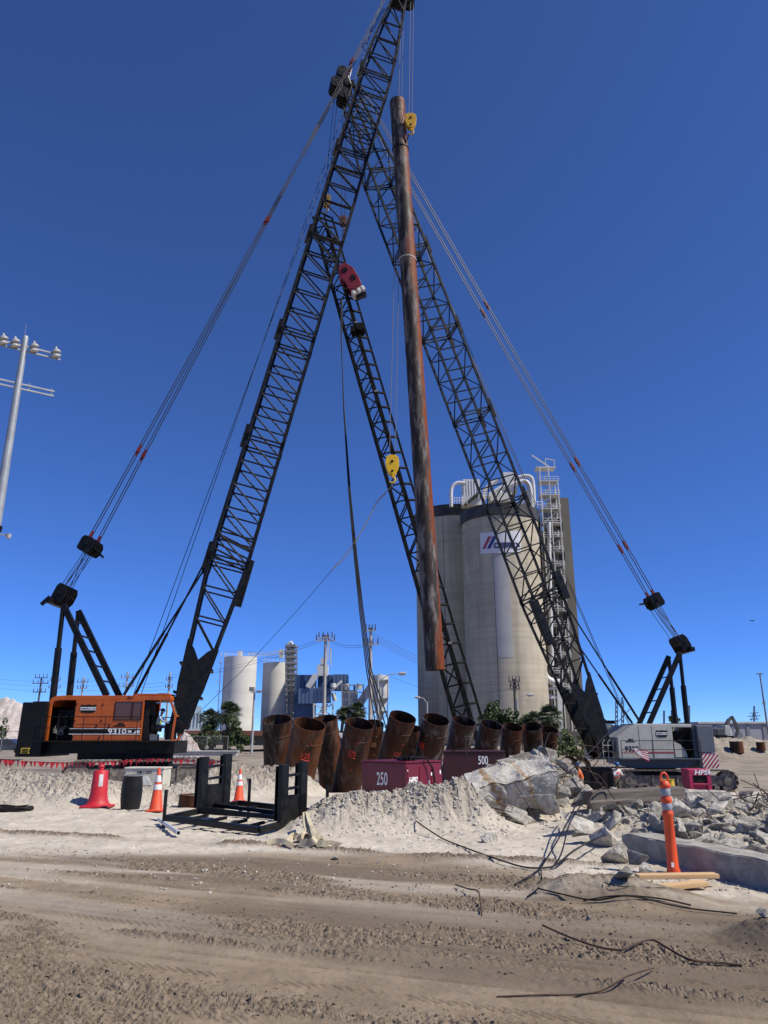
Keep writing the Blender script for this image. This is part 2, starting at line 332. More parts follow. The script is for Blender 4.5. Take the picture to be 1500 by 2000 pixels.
def make_ground():
    ang = np.concatenate([np.linspace(-180, -42, 24)[:-1], np.linspace(-42, -33, 10)[:-1], np.linspace(-33, 33, 660), np.linspace(33, 42, 10)[1:], np.linspace(42, 180, 24)[1:-1]])
    a = np.radians(ang)
    rad = np.concatenate([np.array([0.4, 1.0, 1.8, 2.6, 3.3]), np.geomspace(3.9, 28, 800), np.geomspace(28.2, 150, 190), np.geomspace(155, 6500, 40)])
    A, R = np.meshgrid(a, rad); x = R * np.sin(A); y = R * np.cos(A)
    z = terrain(x, y); nr, nc = x.shape
    co = np.stack([x.ravel(), y.ravel(), z.ravel()], 1); co = np.vstack([co, [[0, 0, hz(0, 0)]]])
    i, j = np.meshgrid(np.arange(nr - 1), np.arange(nc), indexing='ij'); j2 = (j + 1) % nc
    q = np.stack([i * nc + j, i * nc + j2, (i + 1) * nc + j2, (i + 1) * nc + j], -1).reshape(-1, 4)[:, ::-1]
    c = nr * nc; k = np.arange(nc); tri = np.stack([np.full(nc, c), k, (k + 1) % nc], 1)[:, ::-1]
    me = bpy.data.meshes.new('ground'); me.vertices.add(len(co)); me.vertices.foreach_set('co', co.ravel())
    loops = np.concatenate([q.ravel(), tri.ravel()]); me.loops.add(len(loops)); me.loops.foreach_set('vertex_index', loops)
    npoly = len(q) + len(tri); me.polygons.add(npoly)
    st = np.concatenate([np.arange(len(q)) * 4, len(q) * 4 + np.arange(len(tri)) * 3])
    me.polygons.foreach_set('loop_start', st); me.polygons.foreach_set('use_smooth', [True] * npoly)
    me.update(calc_edges=True); me.validate()
    fl = co[:, 0], co[:, 1]
    churn = terrain(*fl, want_rough=True); mnd = mound_at(*fl)
    lumpy = np.maximum(churn, np.clip(mnd * 2, 0, 1) * (fl[1] < 30))
    me.polygons.foreach_set('use_smooth', np.concatenate([lumpy[q[:, 0]] < 0.4, np.ones(len(tri), bool)]))
    u, v = tracks(*fl); mud = mud_mask(*fl)
    streak = ss(0.42, 0.66, fbm(u * 0.22, v * 1.9, 1.0, 3, 120)) * ss(5.5, 9.5, fl[1])      # dry pale crust left between the wheel tracks
    mud = mud * (1 - 0.55 * streak)
    for nm, val in (('mud', mud), ('mound', np.clip(mnd * 1.6, 0, 1)), ('field', ss(24, 42, fl[1])), ('churned', churn), ('damp', np.clip(0.8 * ss(0.5, 0.68, fbm(u * 0.22, v * 0.8, 1.0, 4, 140)) + 0.9 * ss(2.4, 3.3, fl[0]) * (1 - ss(6.6, 7.4, fl[1])), 0, 1))):
        at_ = me.attributes.new(nm, 'FLOAT', 'POINT'); at_.data.foreach_set('value', val.astype(np.float32))
    m = bpy.data.materials.new('site_ground'); m.use_nodes = True; t = m.node_tree; N = t.nodes; L = t.links; b = N['Principled BSDF']
    b.inputs['Roughness'].default_value = 0.95; b.inputs['Specular IOR Level'].default_value = 0.2
    geo = N.new('ShaderNodeNewGeometry')
    def noise(sc, det=8, rg=0.65):
        n = N.new('ShaderNodeTexNoise'); n.inputs['Scale'].default_value = sc; n.inputs['Detail'].default_value = det; n.inputs['Roughness'].default_value = rg
        L.new(geo.outputs['Position'], n.inputs['Vector']); return n.outputs['Fac']
    def rng(f, a0, z0):
        r = N.new('ShaderNodeMapRange'); r.interpolation_type = 'SMOOTHSTEP'; r.inputs['From Min'].default_value = a0; r.inputs['From Max'].default_value = z0
        L.new(f, r.inputs['Value']); return r.outputs[0]
    def mix(f, p, q_):
        x_ = N.new('ShaderNodeMix'); x_.data_type = 'RGBA'; L.new(f, x_.inputs['Factor'])
        for kk, vv in ((6, p), (7, q_)):
            if isinstance(vv, tuple): x_.inputs[kk].default_value = (*vv, 1)
            else: L.new(vv, x_.inputs[kk])
        return x_.outputs[2]
    def attr(nm): a_ = N.new('ShaderNodeAttribute'); a_.attribute_name = nm; return a_.outputs['Fac']
    sand = mix(rng(noise(1.3), 0.35, 0.65), (0.44, 0.392, 0.318), (0.56, 0.505, 0.42))
    sand = mix(rng(noise(6, 12, 0.8), 0.52, 0.68), sand, (0.27, 0.232, 0.182))
    mudc = mix(rng(noise(1.6), 0.35, 0.65), (0.22, 0.168, 0.116), (0.295, 0.231, 0.163))
    mudc = mix(attr('damp'), mudc, (0.15, 0.116, 0.082))
    mudc = mix(rng(noise(14, 10, 0.75), 0.52, 0.72), mudc, (0.125, 0.098, 0.072))
    spoil = mix(rng(noise(3.0, 10, 0.75), 0.36, 0.64), (0.35, 0.308, 0.25), (0.19, 0.161, 0.126))
    fieldc = mix(rng(noise(0.35), 0.35, 0.65), (0.20, 0.168, 0.132), (0.30, 0.258, 0.208))
    c_ = mix(attr('field'), sand, fieldc); c_ = mix(attr('mound'), c_, spoil); c_ = mix(attr('mud'), c_, mudc)
    fresh = mix(rng(noise(11, 8, 0.7), 0.4, 0.65), (0.165, 0.128, 0.09), (0.245, 0.193, 0.14)); c_ = mix(attr('churned'), c_, fresh)
    L.new(c_, b.inputs['Base Color'])
    bp = N.new('ShaderNodeBump'); bp.inputs['Strength'].default_value = 0.9; bp.inputs['Distance'].default_value = 0.012
    L.new(noise(45, 8, 0.75), bp.inputs['Height']); L.new(bp.outputs[0], b.inputs['Normal'])
    me.materials.append(m)
    o = bpy.data.objects.new('ground', me); COL.objects.link(o); o['kind'] = 'structure'
    return o
make_ground()

# ================================================================== crawler cranes
UP = Vector((0, 0, 1))
_shoe = {}
def crawler_track(parent, c, yaw, L, H_, W_):
    """one crawler: side frame with rollers and end wheels; every track shoe is its own piece"""
    c = Vector(c); ax = Vector((math.cos(yaw), math.sin(yaw), 0)); sd = Vector((-math.sin(yaw), math.cos(yaw), 0)); R = Matrix.Rotation(yaw, 3, 'Z')
    r = H_ / 2 - 0.06; b = MB()
    b.box(c + UP * H_ / 2, (L - H_ * 0.9, W_ * 0.62, H_ * 0.46), R)
    for e in (-1, 1):
        hub = c + ax * e * (L / 2 - H_ / 2) + UP * H_ / 2
        b.cyl(hub - sd * W_ * 0.36, hub + sd * W_ * 0.36, r * 0.92, n=20); b.cyl(hub - sd * W_ * 0.46, hub + sd * W_ * 0.46, r * 0.4, n=14)
    k = int((L - H_) / 0.55)
    for i in range(k + 1):
        p = c + ax * lerp(-(L - H_) / 2 + 0.2, (L - H_) / 2 - 0.2, i / k) + UP * 0.24
        b.cyl(p - sd * W_ * 0.42, p + sd * W_ * 0.42, 0.17, n=12)
    for i in range(5):
        p = c + ax * lerp(-(L - H_) / 2, (L - H_) / 2, i / 4) + UP * H_ * 0.5
        for e in (-1, 1): b.box(p + sd * e * W_ * 0.34, (0.12, 0.1, H_ * 0.5), R)
    tr = b.obj('crawler_track', STEELM, parent, c, smooth=True)
    key = round(W_, 2)
    if key not in _shoe:
        s = MB().box((0, 0, 0), (0.30, W_, 0.05)).box((0, 0, 0.045), (0.09, W_, 0.05)); me = bpy.data.meshes.new('track_shoe')
        me.from_pydata(s.v, [], s.f); me.materials.append(STEELM); _shoe[key] = me
    st = L - H_; per = 2 * st + 2 * math.pi * r; n = int(per / 0.34)
    for i in range(n):
        d = per * i / n
        if d < st: p, t = (-st / 2 + d, r), 0
        elif d < st + math.pi * r: t = (d - st) / r; p = (st / 2 + r * math.sin(t), r * math.cos(t))
        elif d < 2 * st + math.pi * r: p, t = (st / 2 - (d - st - math.pi * r), -r), math.pi
        else: t = (d - 2 * st) / r; p = (-st / 2 + r * math.sin(t), r * math.cos(t))
        o = bpy.data.objects.new('track_shoe', _shoe[key]); put(o, tr, c + ax * p[0] + UP * (H_ / 2 + p[1]))
        o.rotation_euler = (Matrix.Rotation(yaw, 3, 'Z') @ Matrix.Rotation(t, 3, 'Y')).to_euler()
    return tr

def lattice_boom(crane, A, B, w, h, cuts, foot, tip, m, bay, foot_flat):
    """four-chord lattice boom A -> B in sections; every lacing bar is its own piece"""
    a = (B - A).normalized(); L = (B - A).length; s = a.cross(UP).normalized(); n = s.cross(a).normalized()
    def half(d):
        hw, hh = w / 2, h / 2
        if d < foot: hh = lerp(0.42, h / 2, min(1, d / foot) ** 0.85); hw = lerp(w / 2 * 0.86, w / 2, d / foot)
        if d > L - tip: t = (d - (L - tip)) / tip; hh = lerp(h / 2, 0.5, t); hw = lerp(w / 2, 0.55, t)
        return hw, hh
    def node(d, i, j): hw, hh = half(d); return A + a * d + s * i * hw + n * j * hh
    for k in range(len(cuts) - 1):
        d0, d1 = cuts[k], cuts[k + 1]; b = MB()
        mids = [d for d in (foot, L - tip) if d0 < d < d1]; ds = [d0] + mids + [d1]
        for i in (-1, 1):
            for j in (-1, 1):
                for q in range(len(ds) - 1): b.beam(node(ds[q], i, j), node(ds[q + 1], i, j), 0.16, 0.16, n)
                for d in (d0, d1): b.beam(node(d, i, j) - a * 0.22, node(d, i, j) + a * 0.22, 0.2, 0.2, n)
        for d in (d0 + 0.12, d1 - 0.12):
            for i in (-1, 1): b.beam(node(d, i, -1), node(d, i, 1), 0.09, 0.09, a)
            for j in (-1, 1): b.beam(node(d, -1, j), node(d, 1, j), 0.09, 0.09, a)
        sec = b.obj('boom_section', m, crane, node(d0, 0, 0))
        st = max(d0, foot_flat) if k == 0 else d0
        nb = max(2, round((d1 - st) / bay)); nodes = [lerp(st, d1, q / nb) for q in range(nb + 1)]
        for q in range(nb):
            e0, e1 = nodes[q], nodes[q + 1]; f = 1 if q % 2 else -1
            for i in (-1, 1):
                bar('lacing_bar', node(e0, i, -1), node(e1, i, 1), 0.054, m, sec)
                if q: bar('lacing_bar', node(e0, i, -1), node(e0, i, 1), 0.054, m, sec)
            for j in (-1, 1): 
                mid = (e0 + e1) / 2
                bar('lacing_bar', node(e0, -f, j), node(e1, f, j), 0.048, m, sec)
    return a, s, n, node

def foot_plates(crane, A, a, s, n, node, d1, m):
    for i in (-1, 1):
        o = s * i * 0.06
        poly = [A - a * 0.5 + s * i * 0.9 - n * 0.25, node(d1 * 0.45, i, -1) - n * 0.1, node(d1, i, -1) - n * 0.09, node(d1 * 0.9, i, -1) * 0.75 + node(d1 * 0.9, i, 1) * 0.25,
                node(d1 * 0.78, i, 0), node(d1 * 0.9, i, -1) * 0.25 + node(d1 * 0.9, i, 1) * 0.75, node(d1, i, 1) + n * 0.09, node(d1 * 0.45, i, 1) + n * 0.1, A - a * 0.5 + s * i * 0.9 + n * 0.25]
        MB().prism(poly, o * 2).obj('boom_foot_plate', m, crane)
    MB().cyl(A - s * 1.15, A + s * 1.15, 0.22, n=16).obj('boom_foot_pin', m, crane, A)
    for d in (d1 * 0.35, d1 * 0.7):
        for j in (-1, 1): MB().beam(node(d, -1, j), node(d, 1, j), 0.12, 0.5, n).obj('foot_tie', m, crane, node(d, 0, j))

def rope(crane, pts, r=0.022, m=None, name='rope'):
    return MB().tube(pts, r, 5).obj(name, m or ROPE, crane, Vector(pts[0]), smooth=True)

def gantry(crane, top, base_f, base_b, y0, y1, m, rung_n=5):
    """top, base_f, base_b are (x, z); legs stand at depth y0 and y1"""
    for y in (y0, y1):
        T = Vector((top[0], y, top[1])); Bf = Vector((base_f[0], y, base_f[1])); Bb = Vector((base_b[0], y, base_b[1]))
        MB().beam(T, Bf, 0.33, 0.26, (0, 1, 0)).obj('gantry_front_leg', m, crane, Bf, bevel=0.02)
        mid = lerp(T, Bb, 0.45)
        leg = MB().cyl(T, mid, 0.13, n=12).obj('gantry_back_leg', m, crane, Bb, smooth=True)
        MB().cyl(mid, Bb, 0.19, n=12).obj('sleeve', m, leg, mid, smooth=True)
    for k in range(1, rung_n + 1):
        t = k / (rung_n + 1); p = Vector((lerp(top[0], base_f[0], t), 0, lerp(top[1], base_f[1], t)))
        bar('gantry_cross_bar', Vector((p.x, y0, p.z)), Vector((p.x, y1, p.z)), 0.05, BLACK, crane)

def sheave_block(crane, name, c, d, w, ln, th, m, plates=4, lug=True):
    """pulley block: side plates and sheaves on a common pin. d = rope direction, th = size across the sheaves along world y"""
    d = Vector(d).normalized(); y = Vector((0, 1, 0)); y = (y - d * y.dot(d)).normalized(); x = y.cross(d); c = Vector(c); b = MB()
    R = Matrix((x, y, d)).transposed()
    for k in range(plates):
        o = y * lerp(-th / 2, th / 2, k / (plates - 1))
        b.prism([c + o + x * p + d * q for p, q in ((-w * .5, -ln * .42), (-w * .28, -ln * .5), (w * .34, -ln * .5), (w * .5, -ln * .25), (w * .5, ln * .25), (w * .3, ln * .5), (-w * .36, ln * .5), (-w * .5, ln * .3))], y * 0.05)
    ob = b.obj(name, m, crane, c)
    for k in range(plates - 1):
        o = y * lerp(-th / 2, th / 2, (k + 0.5) / (plates - 1))
        MB().cyl(c + o - y * 0.06, c + o + y * 0.06, w * 0.44, n=18).cyl(c + o - y * 0.1, c + o + y * 0.1, w * 0.15, n=10).obj('sheave', BLACKS, ob, c + o, smooth=True)
    b = MB(); b.cyl(c - y * (th / 2 + 0.12), c + y * (th / 2 + 0.12), w * 0.12, n=10)
    if lug: b.beam(c + x * w * 0.3, c + x * w * 0.3 + (x * 0.9 - d * 0.35) * w, 0.12, 0.2, y)
    b.obj('block_pin', m, ob, c)
    return ob

def shield_logo(parent, c, ux, uy, w, h):
    c = Vector(c); ux = Vector(ux); uy = Vector(uy); out = ux.cross(uy)
    P = lambda x, y, o: c + ux * x * w + uy * y * h + out * o
    pts = [(-.5, .42), (-.44, .5), (-.25, .44), (0, .5), (.25, .44), (.44, .5), (.5, .42), (.46, .1), (.48, -.2), (.4, -.44), (0, -.5), (-.4, -.44), (-.48, -.2), (-.46, .1)]
    MB().prism([P(x, y, 0) for x, y in pts], out * 0.012).obj('shield_emblem', LETTERB, parent)
    MB().prism([P(x, y, 0.013) for x, y in ((-.49, -.17), (.49, -.17), (.49, .2), (-.49, .2))], out * 0.006).obj('emblem_band', LETTER, parent)
    lettering('AMERICAN', 'lettering', P(0, .015, 0.022), ux, uy, w * 1.0, h * 0.24, LETTERB, parent, 0.02)

def railing(parent, pts, zs, m, r=0.022):
    b = MB()
    for p in pts: b.cyl((p[0], p[1], zs[0]), (p[0], p[1], zs[-1]), r, n=6)
    for z in zs[1:]: b.tube([(p[0], p[1], z) for p in pts], r, 6)
    return b.obj('railing', m, parent, smooth=True)

# ------------------------------------------------------------------ orange crane
YN = 42.0; YF = 45.2; YC = 43.6
def W(px, py, y=YN):
    """point of the crane's side plane; x is taken at one height so that uprights stay upright"""
    ref = (1410 if YN < 50 else 1450); ok = py > (1345 if YN < 50 else 1400)
    return Vector((at(px, ref if ok else py, YN).x, y, at(px, py, YN).z))
gz = -1.08
OC = thing('crawler_crane', 'orange crawler crane with black lattice boom, numbered 9310, behind the dirt bank', 'crane', (W(285, 1500).x, YC, gz))
xc = W(285, 1500).x
for e in (-1, 1):
    yaw = math.radians(17); sd = Vector((-math.sin(yaw), math.cos(yaw), 0))
    crawler_track(OC, Vector((xc - 0.3, YC, gz)) + sd * e * 2.45, yaw, 8.2, 1.5, 1.05)
b = MB(); b.box((xc - 0.3, YC, gz + 0.75), (3.4, 4.2, 0.7), Matrix.Rotation(math.radians(17), 3, 'Z')); b.cyl((xc - 0.3, YC, gz + 1.05), (xc - 0.3, YC, 0.86), 1.45, n=32)
b.obj('carbody', DARKIN, OC, smooth=True)
# lower frame, deck
b = MB(); b.span(W(86, 1472, YN + 0.25), W(342, 1449, YF - 0.2)); b.span(W(150, 1484, YN + 0.6), W(310, 1472, YF - 0.5)); b.obj('revolving_frame', BLACK, OC)
MB().span(W(84, 1449, YN - 0.55), W(340, 1446.5, YF)).obj('deck', DARKIN, OC)
# counterweight
poly = [W(45, 1372, YN - 0.35), W(93, 1372, YN - 0.35), W(92, 1478, YN - 0.35), W(43, 1478, YN - 0.35)]
cw = MB().prism(poly, (0, 3.9, 0)).obj('counterweight', BLACK, OC, bevel=0.05)
b = MB(); b.span(W(62, 1370, YN - 0.15), W(90, 1372, YN + 3.3)); b.span(W(86, 1376, YN - 0.1), W(92, 1470, YN - 0.05)); b.obj('ballast_cap', BLACKS, cw)
SIGNY = mat('yellow_sign', (0.62, 0.42, 0.04), rough=0.6)
b = MB(); b.span(W(55, 1471.5, YN - 0.40), W(71, 1460.5, YN - 0.36)); sg = b.obj('warning_sign', SIGNY, cw)
b = MB()
for k in range(3): b.span(W(57, 1464.2 + k * 3.3, YN - 0.41), W(69, 1462.2 + k * 3.3, YN - 0.402))
b.obj('sign_lettering', LETTERB, sg)
# roof
poly = [W(90, 1380, YN), W(91, 1368, YN), W(95, 1363, YN), W(103, 1359.5, YN), W(115, 1358.3, YN), W(328, 1358.3, YN), W(331, 1364, YN), W(331, 1367.5, YN), W(110, 1367.5, YN), W(100, 1370, YN), W(96.5, 1380, YN)]
roof = MB().prism(poly, (0, YF - YN, 0)).obj('roof', ORANGE, OC, bevel=0.02)
b = MB(); b.span(W(256, 1357, YN + 0.1), W(325, 1354.5, YN + 1.4)); b.obj('roof_hatch', ORANGE, roof)
b = MB(); b.span(W(300, 1356, YN + 0.4), W(314, 1353, YN + 0.8)); b.obj('roof_lamp', REDP, roof)
# walls
MB().span(W(90, 1447, YN), W(96.5, 1379, YN + 0.12)).obj('corner_post', ORANGE, OC)
MB().span(W(90, 1447, YF - 0.08), W(276, 1368, YF)).obj('far_wall', ORANGE, OC)
MB().span(W(89, 1447, YN + 0.12), W(91, 1368, YF - 0.08)).obj('rear_wall', ORANGE, OC)
for i, (x0, x1) in enumerate(((144.5, 195.6), (196.2, 220.6), (221.2, 276))):
    pn = MB().span(W(x0, 1446.5, YN - 0.02), W(x1, 1367.6, YN + 0.06)).obj('side_panel', ORANGE, OC, bevel=0.012)
    if i < 2:
        for hy in (1376, 1408, 1440): MB().span(W(x0 + 1.2, hy + 2, YN - 0.05), W(x0 + 2.6, hy - 2, YN - 0.021)).obj('hinge', BLACKS, pn)
        MB().span(W(x0 + 4, 1414.6, YN - 0.028), W(x1 - 3, 1414, YN - 0.0205)).obj('panel_seam', LETTERB, pn)
    if i < 2: MB().span(W(x1 - 7, 1420, YN - 0.06), W(x1 - 5, 1416, YN - 0.02)).obj('latch', BLACKS, pn)
    if i == 2:
        for (a0, a1) in ((222.5, 255.5), (257.5, 274.5)):
            win = MB().span(W(a0, 1406, YN - 0.035), W(a1, 1370.5, YN - 0.02)).obj('window', GLASS, pn)
            b = MB()
            for p, q in (((a0, 1406), (a1, 1405)), ((a0, 1371.5), (a1, 1370.5)), ((a0, 1406), (a0 + 1, 1370.5)), ((a1 - 1, 1406), (a1, 1370.5))):
                b.span(W(*p, YN - 0.05), W(*q, YN - 0.034))
            b.obj('window_frame', BLACKS, win)
for k, (y0, y1, m_) in enumerate(((1422.3, 1423.7, WHITEP), (1423.7, 1433, LETTERB), (1433, 1434.6, WHITEP))):
    MB().span(W(138 if k != 1 else 137, y1, YN - 0.034), W(276, y0, YN - 0.021)).obj('stripe', m_, OC)
lettering('9310', 'number', W(231, 1428.6, YN - 0.038), (1, 0, 0), UP, W(249, 1430).x - W(213, 1430).x, 0.29, LETTER, OC, 0.02)
MB().span(W(252, 1431, YN - 0.042), W(259, 1426.5, YN - 0.036)).obj('plate', WHITEP, OC); MB().prism([W(262, 1432, YN - 0.042), W(275, 1432, YN - 0.042), W(275, 1426, YN - 0.042), W(268, 1426, YN - 0.042)], (0, 0.006, 0)).obj('plate', WHITEP, OC)
shield_logo(OC, W(170, 1384.3, YN - 0.022), (1, 0, 0), UP, W(186, 1430).x - W(154.5, 1430).x, 0.44)
b = MB(); b.prism([W(x_, y_, YN - 0.03) for x_, y_ in ((228, 1415.5), (234, 1411), (238, 1412.5), (243, 1410), (241, 1413.5), (246, 1415.5))], (0, 0.006, 0)); b.span(W(223, 1419, YN - 0.03), W(246, 1416.8, YN - 0.024)); b.obj('maker_mark', LETTERB, OC)
b = MB()   # freehand squiggle on the roof edge
b.tube([W(x_, y_, YN - 0.012) for x_, y_ in ((245, 1365), (246, 1360), (249, 1361), (248, 1366), (251, 1364), (253, 1361), (255, 1363))], 0.012, 5); b.obj('scrawl', LETTERB, OC)
# machinery in the open doorway
b = MB(); b.span(W(100, 1445, YN + 0.7), W(143, 1385, YN + 2.2)); 
for k in range(9):
    x_ = random.uniform(104, 138); y_ = random.uniform(1395, 1438); p = W(x_, y_, YN + 0.62); b.box(p, (random.uniform(.15, .5), .3, random.uniform(.1, .4)))
b.obj('engine', DARKIN, OC)
b = MB()
for k in range(7): b.tube([W(random.uniform(100, 126), random.uniform(1415, 1436), YN + 0.35) for _ in range(4)], 0.025, 5)
b.obj('hose', mat('pale_hose', (0.2, 0.19, 0.18), rough=0.6), OC, smooth=True)
# cab
b = MB()
b.beam(W(276.5, 1367, YN + 0.03), W(276.5, 1447, YN + 0.03), 0.1); b.beam(W(310, 1367, YN + 0.03), W(310, 1389, YN + 0.03), 0.05)
for y in (YN + 0.03, YN + 1.35):
    b.beam(W(328, 1364, y), W(341.5, 1398, y), 0.1); b.beam(W(341.5, 1398, y), W(338, 1447, y), 0.1); b.beam(W(276.5, 1400, y), W(338, 1400, y), 0.05) if y > YN + 1 else None
b.beam(W(341.5, 1398, YN), W(341.5, 1398, YN + 1.35), 0.08); b.beam(W(338, 1446, YN), W(338, 1446, YN + 1.35), 0.08)
cab = b.obj('cab_frame', ORANGE, OC)
MB().add([W(329, 1366, YN + .06), W(341, 1397, YN + .06), W(341, 1397, YN + 1.3), W(329, 1366, YN + 1.3)], [(0, 1, 2, 3)]).obj('windscreen', GLASSC, cab)
b = MB(); b.span(W(278, 1446, YN + 0.15), W(288, 1368, YN + 1.3)); b.span(W(322, 1445, YN + .2), W(335, 1412, YN + 1.2)); b.span(W(276, 1447.2, YN), W(338, 1446.6, YN + 1.35)); b.obj('cab_console', DARKIN, cab)
b = MB(); b.span(W(292, 1446, YN + 0.25), W(306, 1434, YN + 0.7)); b.obj('control_box', mat('grey_box', (0.14, 0.15, 0.15), rough=.6), cab)
b = MB(); b.span(W(290, 1429, YN + 0.5), W(307, 1421, YN + 1.05)); b.box(W(290.5, 1408, YN + 0.78), (0.12, 0.5, 0.75)); b.obj('seat', DARKIN, cab, bevel=0.04)
railing(OC, [(W(x_, 1430).x, YN - 0.5) for x_ in (91, 122, 170, 212, 274)], [W(0, 1447).z, W(0, 1422).z, W(0, 1400.5).z], BLACKS)
# gantry, bridle, pendants
T = W(116, 1178, YN + 0.5); Bf = W(196, 1358, YN + 0.5); Bb = W(89, 1372, YN + 0.5)
gantry(OC, (T.x, T.z), (Bf.x, Bf.z), (Bb.x, Bb.z), YN + 0.55, YN + 2.75, BLACK)
brid = at(177, 1068, YC); gtop = at(126, 1163, YC)
sheave_block(OC, 'gantry_head', gtop, brid - gtop, 0.72, 1.15, 1.5, BLACK, 5, False)
b = MB(); b.beam(gtop + Vector((-.35, -1.3, -.5)), gtop + Vector((-.35, 1.3, -.5)), .3); b.beam(gtop + Vector((-.3, -1.2, -.3)), gtop + Vector((-.75, -1.2, -.75)), .12, .2); b.obj('gantry_beam', BLACK, OC)
sheave_block(OC, 'bridle_block', brid, brid - gtop, 0.85, 0.95, 1.5, BLACK, 5, True)
for k in range(8):
    y = lerp(-.75, .75, k / 7); rope(OC, [gtop + Vector((random.uniform(-.3, .3), y * 1.1, 0.25)), brid + Vector((random.uniform(-.3, .3), y, -0.25))], 0.02, name='luffing_rope')
A = at(351, 1414, YC); Btip = at(780, 2, 46.2)
BA = (Btip - A).normalized(); Lb = (Btip - A).length
BS = BA.cross(UP).normalized(); BN = BS.cross(BA).normalized()
back = BN if BN.x < 0 else -BN
bd, bs, bn, node = lattice_boom(OC, A, Btip, 2.05, 2.25, [0, 9.6] + [9.6 + (Lb - 19.0) * k / 5 for k in range(1, 6)] + [Lb], 9.4, 7.5, BLACK, 1.75, 4.2)
foot_plates(OC, A, bd, bs, bn, node, 4.6, BLACK)
jb = 1 if bn.x < 0 else -1
for e in (-1, 1):
    p0 = brid + Vector((0.15, e * 0.6, 0.45)); p1 = node(Lb - 0.6, e, jb) + bn * jb * 0.5
    for o in (-0.07, 0.07):
        off = Vector((o, 0, -o * 0.5)); rope(OC, [p0 + off, p1 + off], 0.03, name='pendant')
    for t in (0.0, 0.125, 0.52, 0.845):
        c = lerp(p0, p1, t); d_ = (p1 - p0).normalized()
        MB().beam(c - d_ * 0.4, c + d_ * 0.4, 0.09, 0.12).beam(c - d_ * 0.13, c + d_ * 0.13, 0.2, 0.2).obj('pendant_link', REDP, OC, c)
    # boom stop
    q0 = W(228, 1356, YC + e * 0.9); q1 = node(10.0, e, jb)
    st = MB().cyl(q0, lerp(q0, q1, 0.42), 0.085, n=10).obj('boom_stop', BLACK, OC, q0, smooth=True); MB().cyl(lerp(q0, q1, 0.42), q1, 0.055, n=10).obj('rod', BLACK, st, q1, smooth=True)
    rope(OC, [W(243 + e * 4, 1360, YC + e * 0.3), node(Lb - 1, 0, jb) + bn * jb * (0.5 + .25 * e) + bs * e * .25], 0.022, name='hoist_rope')
# boom details: lug plates on the back chords, hose rack near the foot
for k in range(1, 7):
    d = 9.6 + (Lb - 19.0) * k / 5 if k < 6 else 9.6
    for i in (-1, 1):
        c = node(d, i, jb) + bn * jb * 0.12; MB().beam(c - bd * 0.8, c + bd * 0.8, 0.1, 0.26, bn).obj('lug_plate', BLACK, OC, c)
for d, j, ln in ((9.9, jb, 1.0), (8.9, -jb, 1.5)):
    c = node(d, -1, j) + bn * j * 0.1; MB().beam(c - bd * ln, c + bd * ln, 0.35, 0.5, bn).obj('boom_bracket', BLACK, OC, c, bevel=0.04)
for d in (9.6, 10.4, 11.0):
    for i in (-1, 1): bar('lacing_bar', node(d, i, -1), node(d + .5, i, 1), 0.06, BLACK, OC)
b = MB(); b.box(Btip + bd * 0.5, (1.2, 1.3, 1.6), Matrix((bn, bs, bd)).transposed()); oh = b.obj('boom_head', BLACK, OC, Btip, bevel=.1)
TIPX = at(807, 3, 46.2)
for k, y in enumerate((-.4, -.15, .15, .4)):
    MB().cyl(TIPX + Vector((-.35, y - .05, 0)), TIPX + Vector((-.35, y + .05, 0)), 0.48, n=20).obj('sheave', BLACKS, oh, TIPX, smooth=True)
MB().beam(Btip + bd * 0.6, TIPX + Vector((-.3, 0, 0)), 0.9, 0.35, (0, 1, 0)).obj('sheave_arm', BLACK, oh)
HOOKP = at(802, 240, 43.2); HOOKA = at(766, 912, 42.6)
for o in (-.12, .12): rope(OC, [TIPX + Vector((o - .1, o, 0)), HOOKP + Vector((o, o, .75))], 0.022, ROPEL, 'fall_rope')
for o in (-.16, .2): rope(OC, [TIPX + Vector((-.9 + o * .5, -.2, -0.2)), HOOKA + Vector((o, 0, 1.0))], 0.022, ROPEL, 'fall_rope')

# ------------------------------------------------------------------ pale grey crane
YN = 54.0; YF = 57.2; YC = 55.6
gz = -1.92
GC = thing('crawler_crane', 'pale grey crawler crane with red stripe and striped counterweight, right of the big silos', 'crane', (W(1265, 1500).x, YC, gz))
xc = W(1290, 1500).x
for e in (-1, 1):
    yaw = math.radians(-3); sd = Vector((-math.sin(yaw), math.cos(yaw), 0)); crawler_track(GC, Vector((xc + 0.6, YC, gz)) + sd * e * 2.5, yaw, 7.9, 1.38, 1.05)
b = MB(); b.box((xc, YC, gz + 0.8), (3.4, 4.2, 0.7)); b.cyl((xc, YC, gz + 1.1), (xc, YC, -0.35), 1.4, n=32); b.obj('carbody', DARKIN, GC, smooth=True)
b = MB(); b.prism([W(x_, y_, YN + .2) for x_, y_ in ((1205, 1481.5), (1363, 1481.5), (1363, 1492), (1330, 1500), (1240, 1500), (1205, 1492))], (0, 2.8, 0)); b.obj('revolving_frame', SLATE, GC)
